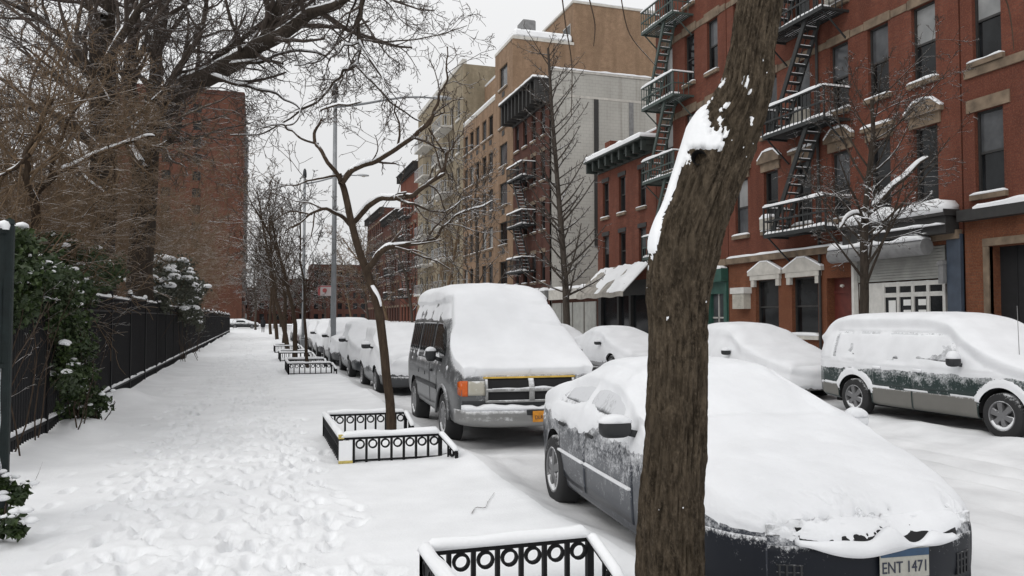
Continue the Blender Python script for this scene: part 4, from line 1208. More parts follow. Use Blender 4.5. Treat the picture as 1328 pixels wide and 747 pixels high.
class Car:
    def __init__(s, L, top, belt, bot, hw, rw, res=.03, bulge=.12, rbulge=.08, wheels=None, wr=.32, arch=.375, crown=.035, front_in=None):
        s.L = L; s.top, s.belt, s.bot, s.hw, s.rw = (pchip(p) for p in (top, belt, bot, hw, rw))
        s.wr, s.arch, s.wheels, s.res, s.bulge, s.rb, s.crown = wr, arch, wheels, res, bulge, rbulge, crown
        ny = int(L / res)
        e = np.array([.004, .012, .025, .045, .07, .10])
        s.ys = np.unique(np.concatenate([[0], e, np.linspace(.13, L - .13, ny), L - e, [L]]))
        cnt = [max(2, int(c * .03 / res)) for c in (3, 3, 9, 8, 7, 12, 5, 22)]
        s.u = np.concatenate([np.linspace(k, k + 1, c, endpoint=False) for k, c in enumerate(cnt)] + [[8.0]])
        s.build()

    def ring(s, y):
        zb, zs, zt, hw, rw = s.bot(y), s.belt(y), s.top(y), s.hw(y), s.rw(y)
        zs = np.minimum(zs, zt - .03)
        H_ = zs - zb; G = zt - zs
        x = [hw * .80, hw * .965, hw * .992, hw * 1.0, hw * .972, hw * .972 * .42 + rw * 1.03 * .58, rw, rw * .80, 0 * hw]
        z = [zb, zb + np.minimum(.05, .2 * H_), zb + .35 * H_, zb + .72 * H_, zs, zs + G * .62, zt - np.minimum(s.crown + .05, G * .22), zt - np.minimum(s.crown * .62, G * .1), zt]
        k = np.arange(9)
        px = pchip(list(zip(k, x))); pz = pchip(list(zip(k, z)))
        return px(s.u), pz(s.u)

    def build(s):
        X, Z = zip(*[s.ring(y) for y in s.ys]); X = np.array(X); Z = np.array(Z); s.RX, s.RZ = X, Z
        Y = np.repeat(s.ys[:, None], X.shape[1], 1)
        # nose and tail are rounded in plan
        def cap_y(x, z, hw, front):
            q = np.clip(np.abs(x) / hw, 0, 1)
            return q
        left = np.stack([-X, Y, Z], -1); right = np.stack([X, Y, Z], -1)[:, ::-1][:, 1:]
        G = np.concatenate([left, right], 1)
        m, n = G.shape[:2]
        idx = np.arange(m * n).reshape(m, n)
        q = np.stack([idx[:-1, :-1], idx[:-1, 1:], idx[1:, 1:], idx[1:, :-1]], -1).reshape(-1, 4)
        V = G.reshape(-1, 3); quads = [q]; base = len(V); extra = []
        nh = len(s.u); nc = int(2 * s.hw(s.L / 2) / s.res)
        for end, sgn, bl in ((0, -1, s.bulge), (m - 1, 1, s.rb)):
            c = np.linspace(-1, 1, nc + 1)[1:-1]
            xr = X[end]; zr = Z[end]
            PX = xr[:, None] * c[None, :]; PZ = np.repeat(zr[:, None], nc - 1, 1)
            zz = (PZ - zr.min()) / (zr.max() - zr.min() + 1e-9)
            prof = 1 - np.abs(zz * 2 - 1) ** 4
            PY = s.ys[end] + sgn * bl * (1 - c[None, :] ** 2) * prof
            # keep the crown of the rim row level with the ring
            cap = np.stack([PX, PY, PZ], -1)[:-1]
            ci = base + np.arange(cap.shape[0] * cap.shape[1]).reshape(cap.shape[:2])
            li = idx[end, :nh]; ri = idx[end, ::-1][:nh]
            full = np.concatenate([li[:-1, None], ci, ri[:-1, None]], 1)
            qq = np.stack([full[:-1, :-1], full[:-1, 1:], full[1:, 1:], full[1:, :-1]], -1).reshape(-1, 4)
            if sgn > 0: qq = qq[:, ::-1]
            quads.append(qq)
            # close the sliver at the top with triangles to the rim centre
            tr = np.stack([full[-1, :-1], full[-1, 1:], np.full(full.shape[1] - 1, li[-1])], -1)
            s.tris = getattr(s, 'tris', []) + [tr if sgn < 0 else tr[:, ::-1]]
            extra.append(cap.reshape(-1, 3)); base += cap.shape[0] * cap.shape[1]
        V = np.concatenate([V] + extra); q = np.concatenate(quads); t = np.concatenate(s.tris)
        # plan rounding: pull the corners back
        for end, sgn in ((0, 1), (s.L, -1)): pass
        # wheel openings
        kill = np.zeros(len(q), bool)
        C = V[q].mean(1); hwc = s.hw(np.clip(C[:, 1], 0, s.L))
        side = np.abs(C[:, 0]) > hwc * .76
        for wy in s.wheels or ():
            r = np.hypot(C[:, 1] - wy, C[:, 2] - s.wr)
            kill |= side & (r < s.arch) & (C[:, 2] < s.wr + s.arch)
        ku = np.zeros(len(V), bool); ku[q[kill].ravel()] = True
        keep = q[~kill]; ke = np.zeros(len(V), bool); ke[keep.ravel()] = True
        bd = ku & ke
        for wy in s.wheels or ():
            dy, dz = V[:, 1] - wy, V[:, 2] - s.wr; r = np.hypot(dy, dz)
            near = bd & (r < s.arch * 1.5)
            f = s.arch / np.maximum(r, 1e-6)
            V[near, 1] = wy + dy[near] * f[near]; V[near, 2] = s.wr + dz[near] * f[near]
        s.V, s.q, s.t = V, keep, t
        s.Nv = vnormals(V, keep, t)

    def side_x(s, y, z):
        y = np.asarray(y, float); z = np.asarray(z, float); out = np.zeros(np.broadcast(y, z).shape)
        yb, zb = np.broadcast_arrays(y, z)
        k = np.clip(np.searchsorted(s.ys, yb) - 1, 0, len(s.ys) - 2)
        w = (yb - s.ys[k]) / (s.ys[k + 1] - s.ys[k])
        it = np.nditer(yb, flags=['multi_index'])
        for _ in it:
            i = it.multi_index; kk = k[i]
            a = np.interp(zb[i], s.RZ[kk], s.RX[kk]); b_ = np.interp(zb[i], s.RZ[kk + 1], s.RX[kk + 1])
            out[i] = a * (1 - w[i]) + b_ * w[i]
        return out

    def front_y(s, x, z):
        xr = np.interp(z, s.RZ[0], s.RX[0]); c = np.clip(np.asarray(x) / xr, -1, 1)
        zz = (np.asarray(z) - s.RZ[0].min()) / (s.RZ[0].max() - s.RZ[0].min())
        return -s.bulge * (1 - c ** 2) * (1 - np.abs(np.clip(zz, 0, 1) * 2 - 1) ** 4)

    def shell(s, fun, up=.55):
        V, q, t, Nn = s.V, s.q, s.t, s.Nv
        th = fun(V[:, 0], V[:, 1], V[:, 2], Nn)
        th = np.maximum(th, -.012)
        D = Nn * (th * (1 - up * np.clip(Nn[:, 2:3].ravel(), 0, 1)))[:, None]
        D[:, 2] += th * up * np.clip(Nn[:, 2], 0, 1)
        Vn = V + D
        kq = (th[q] > -.004).any(1); kt = (th[t] > -.004).any(1)
        q2, t2 = q[kq], t[kt]
        used = np.unique(np.concatenate([q2.ravel(), t2.ravel()])); mp = np.full(len(V), -1); mp[used] = np.arange(len(used))
        return Vn[used], mp[q2], mp[t2]

    def side_patch(s, sgn, pts_lo, pts_hi, off=.004, ny=None, nz=10, thick=.006):
        """a panel on the flank between two (y, z) curves"""
        lo, hi = pchip(pts_lo), pchip(pts_hi); y0, y1 = max(pts_lo[0][0], pts_hi[0][0]), min(pts_lo[-1][0], pts_hi[-1][0])
        ny = ny or max(6, int((y1 - y0) / .04)); Y = np.linspace(y0, y1, ny)
        tt = np.linspace(0, 1, nz)[:, None]; YY = np.repeat(Y[None], nz, 0); ZZ = lo(YY) * (1 - tt) + hi(YY) * tt
        X = s.side_x(YY, ZZ) + off
        mb = MB(); G = np.stack([sgn * X, YY, ZZ], -1)
        E = np.stack([sgn * (X - thick - off), YY, ZZ], -1)
        Gp = np.concatenate([E[:1], G, E[-1:]], 0); Gp = np.concatenate([np.concatenate([E[:1, :1], E[:, :1], E[-1:, :1]], 0), Gp, np.concatenate([E[:1, -1:], E[:, -1:], E[-1:, -1:]], 0)], 1)
        return mb.grid(Gp if sgn < 0 else Gp[:, ::-1])

    def front_patch(s, x0, x1, zlo, zhi, off=.006, nx=24, nz=8, thick=.012):
        X = np.linspace(x0, x1, nx)[None].repeat(nz, 0); t = np.linspace(0, 1, nz)[:, None]
        lo = np.array([zlo(v) for v in X[0]]) if callable(zlo) else np.full(nx, zlo); hi = np.array([zhi(v) for v in X[0]]) if callable(zhi) else np.full(nx, zhi)
        Z = lo[None] * (1 - t) + hi[None] * t; Y = s.front_y(X, Z) - off
        G = np.stack([X, Y, Z], -1); E = G.copy(); E[..., 1] += thick + off
        Gp = np.concatenate([E[:1], G, E[-1:]], 0); Gp = np.concatenate([np.concatenate([E[:1, :1], E[:, :1], E[-1:, :1]], 0), Gp, np.concatenate([E[:1, -1:], E[:, -1:], E[-1:, -1:]], 0)], 1)
        return MB().grid(Gp)


def add_wheel(root, x, y, r, w, side, spokes=5, hub_mat='rim', snow=True):
    s = side; c = (x, y, r)
    prof = [(r * .60, -.5 * w), (r * .70, -.52 * w), (r * .93, -.50 * w), (r * .99, -.40 * w), (r, -.2 * w), (r, .2 * w), (r * .99, .40 * w), (r * .93, .50 * w), (r * .70, .52 * w), (r * .60, .5 * w)]
    mb = MB().lathe(prof, c, (s, 0, 0), 40)
    wo = obj('wheel', mb, M['rubber'], root, smooth=True, local=True)
    rim = MB().lathe([(r * .66, .50 * w), (r * .64, .535 * w), (r * .60, .50 * w), (r * .57, .30 * w), (r * .54, .05 * w), (.001, .05 * w)], c, (s, 0, 0), 40)
    for k in range(spokes):
        t = 2 * PI * k / spokes + .3; d = np.array((0, math.cos(t), math.sin(t))); pz = np.array((0, -math.sin(t), math.cos(t)))
        a = np.array(c) + d * r * .08 + np.array((s * .46 * w, 0, 0)); e = np.array(c) + d * r * .59 + np.array((s * .40 * w, 0, 0))
        V = []
        for p, wd, dp in ((a, r * .085, .02), (e, r * .13, .03)):
            V += [p - pz * wd + (s * .012, 0, 0), p + pz * wd + (s * .012, 0, 0), p + pz * wd * 1.1 - (s * dp, 0, 0), p - pz * wd * 1.1 - (s * dp, 0, 0)]
        rim.add(V, [(0, 1, 5, 4), (1, 2, 6, 5), (2, 3, 7, 6), (3, 0, 4, 7)])
    rim.lathe([(r * .19, .36 * w), (r * .18, .48 * w), (r * .12, .52 * w), (.001, .525 * w)], c, (s, 0, 0), 20)
    obj('rim', rim, M[hub_mat], wo, smooth=False, local=True)
    if snow:
        # snow packed against the lower rim and on the tread shoulder
        mb = MB(); th = np.linspace(-.15 * PI, -1.0 * PI, 26); rows = []
        for t in th:
            h = .09 * r * (1 + .9 * float(vnoise(t * 3, y * 2, x))) + .015
            d = np.array((0, math.cos(t), math.sin(t))); R0 = r * .60
            rows.append(np.array([np.array(c) + d * R0 + (s * .33 * w, 0, 0), np.array(c) + d * (R0 - h) + (s * .36 * w, 0, 0), np.array(c) + d * (R0 - h * .6) + (s * .50 * w, 0, 0), np.array(c) + d * R0 + (s * .53 * w, 0, 0)]))
        obj('snow_ring', mb.loft(rows, cap=True), M['snow'], wo, smooth=True, local=True)
    return wo


def underbody_block(root, car, z=.2):  # near-black box added inside the body to stop light passing, plus arch liners
    mb = MB(); zt = [(y, min(float(car.belt(y)), float(car.top(y)) - .12)) for y in np.linspace(.25, car.L - .25, 12)]
    rows = []
    for y, t in zt:
        w = float(car.hw(y)) * .74
        rows.append(np.array([(-w, y, z), (w, y, z), (w, y, t), (-w, y, t)]))
    mb.loft(rows, cap=True)
    for wy in car.wheels:
        for sg in (-1, 1):
            w = float(car.hw(wy)); th = np.linspace(0, PI, 20)
            rr = [np.array([(sg * w * .97, wy + car.arch * math.cos(t), car.wr + car.arch * math.sin(t)), (sg * w * .72, wy + car.arch * math.cos(t), car.wr + car.arch * math.sin(t))]) for t in th]
            mb.loft(rr, close=False)
    return obj('underbody_block', mb, M['dark_void'], root, local=True)


def mirror(root, c, sgn, mat, w=.20, h=.13, d=.10, snow=.06, foot=True):
    c = np.array(c, float); mb = MB(); rows = []
    for t, k in ((-.5, .55), (-.42, .85), (-.1, 1.0), (.3, .95), (.5, .82)):
        rows.append(np.array([(c[0] + w / 2 * k * np.sign(math.cos(a)) * abs(math.cos(a)) ** .6, c[1] + d * t, c[2] + h / 2 * k * np.sign(math.sin(a)) * abs(math.sin(a)) ** .6) for a in np.linspace(0, 2 * PI, 20, endpoint=False)]))
    mb.loft(rows, cap=True)
    if foot: mb.bar(c + (-sgn * w * .4, 0, -h * .25), c + (-sgn * (w * .5 + .10), .02, -h * .45), .05, .05)
    o = obj('mirror', mb, mat, root, smooth=True, local=True)
    s = MB(); rows = []
    for t, k in ((-.56, .3), (-.46, .8), (-.1, 1.0), (.3, 1.0), (.52, .6)):
        rows.append(np.array([(c[0] + w / 2 * 1.04 * k * math.cos(a), c[1] + d * t, c[2] + h * .30 + (h * .18 + snow * k) * max(0, math.sin(a)) - .01) for a in np.linspace(0, PI, 12)]))
    obj('snow_cap', s.loft(rows, close=True, cap=True), M['snow_car'], o, smooth=True, local=True)
    return o


def text_mesh(txt, size, mat, root, loc, depth=.003, width=None, name='lettering'):
    cu = bpy.data.curves.new('lettering', 'FONT'); cu.body = txt; cu.size = size; cu.align_x = 'CENTER'; cu.align_y = 'CENTER'; cu.extrude = depth; cu.resolution_u = 3
    tmp = bpy.data.objects.new('lettering_curve', cu); COL.objects.link(tmp)
    bpy.context.view_layer.update()
    me = bpy.data.meshes.new_from_object(tmp.evaluated_get(bpy.context.evaluated_depsgraph_get()))
    bpy.data.objects.remove(tmp); bpy.data.curves.remove(cu)
    n = len(me.vertices); co = np.zeros(n * 3); me.vertices.foreach_get('co', co); co = co.reshape(-1, 3)
    wd = co[:, 0].max() - co[:, 0].min()
    sx = (width / wd) if width else 1.0
    V = np.stack([co[:, 0] * sx + loc[0], -co[:, 2] + loc[1], co[:, 1] + loc[2]], -1)     # facing -y
    me.vertices.foreach_set('co', V.astype(np.float32).ravel()); me.update()
    me.materials.clear(); me.materials.append(mat)
    o = bpy.data.objects.new(name, me); COL.objects.link(o); o.parent = root
    return o


def car_part(root, name, mb, mat, smooth=True, label=None):
    return obj(name, mb, M[mat] if isinstance(mat, str) else mat, root, smooth=smooth, local=True, label=label)


def fringe(x, y, z, f=1.0):
    return .6 * fbm(x * 6 * f, y * 6 * f, z * 6 * f, 4) + .5 * fbm(x * 26 * f, y * 26 * f, z * 26 * f, 3)


# ---- 1. the near sedan, half hidden by the trunk
M['paint_sedan'] = dusted('charcoal_blue_paint', (.024, .029, .040), .3, .35, .52, .74, scale=45, zgrad=(.5, .9, .09), coat=.3)
M['paint_bumper'] = dusted('dark_bumper', (.006, .008, .013), .5, .0, .60, .76, scale=70, spec=.25, zgrad=(.3, .62, .03))
M['lamp_snowed'] = dusted('lamp_snowed', (.10, .10, .10), .3, 0, .38, .60, scale=30)
M['plate_white'] = simple('plate_white', (.34, .335, .30), .45, 0, .12, 30)
M['plate_blue'] = simple('plate_blue', (.02, .055, .11), .45, 0, .15, 20)
M['plate_ink'] = simple('plate_ink', (.015, .02, .04), .5, 0, .1, 20)
M['plate_orange'] = simple('plate_orange', (.52, .21, .015), .5, 0, .18, 25)

car = Car(4.6, [(0, .635), (.05, .69), (.25, .75), (.6, .815), (1.05, .89), (1.3, .955), (1.75, 1.19), (2.15, 1.33), (2.6, 1.365), (3.1, 1.33), (3.7, 1.14), (4.05, 1.03), (4.3, .985), (4.5, .93), (4.56, .88), (4.6, .80)],
          [(0, .58), (.5, .68), (1.2, .82), (2.2, .87), (3.4, .91), (4.1, .88), (4.4, .80), (4.6, .70)],
          [(0, .21), (.3, .19), (1.5, .185), (3, .19), (4.3, .25), (4.6, .32)],
          [(0, .66), (.06, .72), (.2, .80), (.5, .865), (1.0, .895), (2.3, .905), (3.5, .90), (4.0, .86), (4.35, .77), (4.5, .69), (4.6, .58)],
          [(0, .55), (.3, .66), (1.0, .73), (1.3, .74), (1.8, .63), (2.3, .565), (3.0, .55), (3.6, .57), (4.1, .58), (4.4, .52), (4.6, .44)],
          res=.017, bulge=.17, wheels=(.93, 3.5), wr=.325, arch=.385)
SX, SY = 3.34, 3.70
r = thing('parked_car', 'charcoal sedan buried in smooth snow, half hidden behind the leaning tree trunk', 'car', (SX, SY, ROADZ - .02), 'cars parked along the left kerb', -.085)
r.scale = (1, .96, 1)
body = car_part(r, 'body', (car.V, car.q, car.t), 'paint_sedan')
underbody_block(r, car)
for sg in (-1, 1):
    for wy in car.wheels: add_wheel(r, sg * (.905 - .10), wy, .325, .21, sg, 5)


def sedan_snow(x, y, z, n):
    up = n[:, 2]; fr = sstep(.15, -.5, n[:, 1])
    t = .035 + .035 * sstep(.15, .75, up)
    cowl = np.exp(-((y - 1.30) / .36) ** 2) * (np.abs(x) < .8) * sstep(.2, .6, up)
    t = t + .045 * cowl + .03 * np.exp(-((y - 3.95) / .3) ** 2) * sstep(.3, .7, up) - .02 * sstep(3.9, 4.3, y)
    t = t * (.30 + .70 * sstep(.0, .75, y)) - .040 * np.exp(-(y / .16) ** 2) * sstep(.05, .45, fringe(x, y, z, 1.2) + .35 * fbm(x * 3, y * 2, 4.4, 2))
    side = np.maximum(1 - sstep(.08, .42, up), sstep(.55, .80, np.abs(n[:, 0])) * (1 - fr))
    fg = fringe(x, y, z)
    zz = z + .06 * fg + .15 * fbm(y * 3.2, z * 2.0, x, 3)
    crust = -.012 + .026 * sstep(.78, .88, zz)
    front = -.012 + .024 * sstep(.60, .74, z + .115 * fringe(x, y, z, 1.3) - .03 * sstep(.25, .6, np.abs(x)))
    front = np.where((np.abs(x) < .52) & (z < .632) & (z > .5), -.012, front)
    sd = crust * (1 - fr) + front * fr
    ws_ = (y > 1.28) & (y < 2.12) & (up > .3)
    t = t - .030 * ws_ * sstep(.66, .58, np.abs(x)) * sstep(1.28, 1.42, y) * sstep(2.12, 1.98, y) + .022 * ws_ * np.exp(-((np.abs(x) - .66 + .08 * (y - 1.3)) / .05) ** 2)
    # stuck flecks further down
    sd = np.maximum(sd, -.012 + .02 * sstep(.42, .62, fringe(x, y, z, 1.7) + .25 * (z - .4)) * (z > .25))
    # side glass: grey crust, gaps along the lower edge and at the pillars
    win = (y > 1.75) & (y < 3.65) & (z > .94) & (side > .3)
    edge = np.minimum.reduce([sstep(1.78, 1.84, y - .75 * (z - 1.0)), 1 - sstep(3.50, 3.58, y + .9 * (z - 1.0)), sstep(.965, .99, z), 1 - sstep(1.235, 1.262, z + .10 * (y - 2.6) ** 2)])
    pil = np.exp(-((y - 2.66) / .045) ** 2)
    ws = .014 - .034 * edge * (1 - .9 * pil) + .016 * fbm(y * 4.5, z * 7, x, 4) * edge + .012 * np.exp(-((z - 1.0) / .03) ** 2) * (fbm(y * 3, 3.3, x, 3) > -.1)
    sd = np.where(win, ws, sd)
    return t * (1 - side) + sd * side + (.008 * fbm(x * 7, y * 7, z * 7, 4) + .012 * np.clip(fbm(x * 3 + 4, y * 3, z, 3), -.4, .2) + .018 * fbm(x * 1.5, y * 1.5, z, 3)) * sstep(.15, .5, up)


snow = car_part(r, 'snow_cover', car.shell(sedan_snow), 'snow_car')
for sg in (-1, 1):
    for lo, hi in (([(1.80, .98), (2.62, 1.01)], [(1.80, 1.01), (2.1, 1.22), (2.35, 1.30), (2.62, 1.325)]), ([(2.70, 1.01), (3.32, 1.02)], [(2.70, 1.325), (3.0, 1.28), (3.32, 1.16)]), ([(3.38, 1.025), (3.66, 1.06)], [(3.38, 1.135), (3.66, 1.07)])):
        car_part(r, 'window', car.side_patch(sg, lo, hi, .003), 'glass_crusted')
    for (a, e) in ((1.42, 2.50), (2.53, 3.30)):
        lo = [(a, .30), ((a + e) / 2, .30), (e, .30 if e < 3 else .34)]; hi = [(a, .86 + .0 * a), (e, .93)]
        d_ = car_part(r, 'door', car.side_patch(sg, lo, hi, .005), 'paint_sedan')
        y = e - .16; xx = float(car.side_x(y, .80)) + .02
        mb = MB(); mb.bbox(min(sg * xx, sg * (xx + .02)), max(sg * xx, sg * (xx + .02)), y - .09, y + .09, .785, .82, .01); car_part(d_, 'handle', mb, 'black_plastic')
        car_part(d_, 'snow_strip', car.side_patch(sg, [(a + .02, .538), (e - .02, .545)], [(a + .02, .556), (e - .02, .563)], .03, nz=4, thick=.03), 'snow_car')
    mirror(r, (sg * (1.01 if sg < 0 else .95), 1.46, .985), sg, M['black_plastic'] if sg < 0 else M['snow_car'], .24 if sg < 0 else .17, .15 if sg < 0 else .11, .12, .03 if sg < 0 else .05)
# front: grille slot, lamps, bumper, plate
zg = lambda x: .50 - .03 * (1 - (x / .55) ** 2)
mb = car.front_patch(-.50, .50, lambda x: .53 - .012 * (1 - (x / .5) ** 2), lambda x: .608 + .004 * (x / .5) ** 2, .016); gr = car_part(r, 'grille', mb, 'dark_void')
mb = MB(); 
for x in np.linspace(-.46, .46, 14): mb.bar((x, float(car.front_y(x, .54)) - .012, .53), (x, float(car.front_y(x, .6)) - .012, .603), .007)
car_part(gr, 'grille_bars', mb, 'black_plastic', False)
mb = MB(); rows = []
for x in np.linspace(-.52, .46, 60):                                 # snow lying on the lower lip of the grille
    top_ = .548 + .012 * float(vnoise(x * 7.3, 2.2)) + .062 * math.exp(-((x - .0) / .075) ** 2) + .03 * math.exp(-((x - .30) / .07) ** 2) - .012 * math.exp(-((x - .15) / .08) ** 2)
    z0 = .53 - (.05 + .02 * float(vnoise(x * 5, 8.1))) * math.exp(-((x + .18) / .26) ** 4) - .03 * math.exp(-((x - .3) / .2) ** 2); h = max(top_ - z0, .012); y = float(car.front_y(x, .52))
    rows.append(np.array([(x, y + .02, z0), (x, y - .05, z0 + .004), (x, y - .06, z0 + h * .5), (x, y - .035, z0 + h * .92), (x, y - .012, z0 + h), (x, y + .02, z0 + h)]))
car_part(r, 'snow_lip', mb.loft(rows, cap=True), 'snow_car')
for sg in (-1, 1):
    zl = lambda x: .57; zh = lambda x: .625 + .01 * ((abs(x) - .45) / .2)
    a, e = (.42, .66) if sg > 0 else (-.66, -.42)
    car_part(r, 'headlight', car.front_patch(a, e, zl, zh, .002), 'lamp_snowed')
    car_part(r, 'bumper_corner', car.side_patch(sg, [(.003, .23), (.52, .22)], [(.003, .56), (.52, .54)], .009, thick=.012), 'paint_bumper')
    mb = MB(); 
    for k in range(4): mb.append if False else mb.bar((sg * (.50 + .035 * k), float(car.front_y(sg * (.5 + .035 * k), .36)) - .012, .30), (sg * (.50 + .035 * k), float(car.front_y(sg * (.5 + .035 * k), .36)) - .012, .42), .012)
    for z in (.30, .34, .38, .42): mb.bar((sg * .49, float(car.front_y(sg * .49, z)) - .012, z), (sg * .62, float(car.front_y(sg * .62, z)) - .012, z), .007)
    car_part(r, 'fog_lamp_grille', mb, 'black_plastic', False)
car_part(r, 'bumper', car.front_patch(-.655, .655, lambda x: .215, lambda x: .52, .010, 40, 10), 'paint_bumper')
mb = MB(); rows = []
for x in np.linspace(-.5, .35, 30):
    h = .012 + .012 * float(vnoise(x * 7, 9)); y = float(car.front_y(x, .33)) - .012
    rows.append(np.array([(x, y + .01, .30), (x, y - .02, .301), (x, y - .018, .30 + h), (x, y + .01, .30 + h * 1.4)]))
car_part(r, 'snow_strip', mb.loft(rows, cap=True), 'snow_car')
pyy = float(car.front_y(0, .42)) - .032
PXC, PZC = .06, .43
mb = MB(); mb.bbox(PXC - .155, PXC + .155, pyy, pyy + .008, PZC - .08, PZC + .08, .003); pl = car_part(r, 'license_plate', mb, 'plate_white', False)
mb = MB(); mb.box(PXC - .152, PXC + .152, pyy - .002, pyy - .0005, PZC + .037, PZC + .077); car_part(pl, 'plate_band', mb, 'plate_blue', False)
text_mesh('ENT 1471', .088, M['plate_ink'], pl, (PXC, pyy - .002, PZC - .022), .0015, .275)

# ---- 2. the grey conversion van
M['paint_van'] = dusted('slate_van_paint', (.10, .103, .107), .4, .3, .54, .80, scale=38, coat=.2)
M['van_chrome'] = dusted('dull_chrome', (.27, .27, .265), .38, .5, .52, .74, scale=16)
M['gold_trim'] = simple('gold_trim', (.50, .33, .06), .4, .3, .2, 12)
van = Car(4.6, [(0, 1.0), (.05, 1.06), (.35, 1.14), (.62, 1.24), (1.05, 1.68), (1.5, 2.06), (1.85, 2.19), (2.6, 2.24), (4.1, 2.23), (4.5, 2.16), (4.6, 2.02)],
          [(0, .93), (.5, 1.02), (1.2, 1.14), (4.6, 1.18)], [(0, .34), (.2, .32), (2.5, .36), (4.4, .42), (4.6, .46)],
          [(0, .93), (.08, .965), (.3, .99), (1.0, 1.0), (4.0, 1.0), (4.45, .96), (4.6, .88)],
          [(0, .86), (.4, .90), (.7, .88), (1.2, .80), (1.8, .74), (2.5, .72), (4.2, .72), (4.6, .66)],
          res=.024, bulge=.10, rbulge=.06, wheels=(.95, 3.55), wr=.355, arch=.43, crown=.07)
VX, VY = 3.52, 10.1
r = thing('parked_van', 'grey high-roof van with snow over hood and windscreen, orange turn signal and yellow plate', 'van', (VX, VY, ROADZ - .02), 'cars parked along the left kerb', -.035)
car_part(r, 'body', (van.V, van.q, van.t), 'paint_van'); underbody_block(r, van, .32)
for sg in (-1, 1):
    for wy in van.wheels: add_wheel(r, sg * .875, wy, .355, .23, sg, 8, 'rim')


def van_snow(x, y, z, n):
    up = n[:, 2]; side = np.maximum(1 - sstep(.08, .38, up), sstep(.42, .62, np.abs(n[:, 0])) * (z < 2.0))
    t = .045 + .06 * sstep(.2, .7, up) + .05 * np.exp(-((y - .62) / .35) ** 2) * sstep(.2, .6, up) + .03 * fbm(x * 1.5, y * 1.5, z * 1.5, 3)
    fr = sstep(-.1, -.5, n[:, 1])
    t = t - .05 * np.exp(-((z - 1.62 + .06 * x) / .012) ** 2 - ((x - .55) / .28) ** 2) * (fr > .2) - .04 * np.exp(-((z - 1.93) / .014) ** 2 - ((x - .6) / .16) ** 2)
    t = t - .035 * np.exp(-((x - .45) / .35) ** 2 - ((y - 1.4) / .25) ** 2)
    # side: roof crust above the gutter, glass mostly bare with clinging lumps, clean flank below
    roofside = .006 + .016 * fbm(y * 5, z * 6, x, 4)
    glass_ = -.012 + .03 * sstep(.1, .6, fbm(y * 5.5, z * 7, x * 2, 4) + .6 * np.exp(-((z - 1.19) / .05) ** 2) - .26)
    flank = -.012 + .02 * sstep(.5, .9, fbm(y * 8, z * 12, x, 3) + .5 * np.exp(-((z - 1.1) / .05) ** 2))
    sd = np.where(z > 1.74, roofside, np.where(z > 1.10, glass_, flank))
    # A-pillar and fender top stay covered
    t = t * (1 - side) + sd * side
    t = np.where((fr > .3) & (z < 1.005), -.012, t)
    t = np.where(z < .90, -.012, t)
    return t


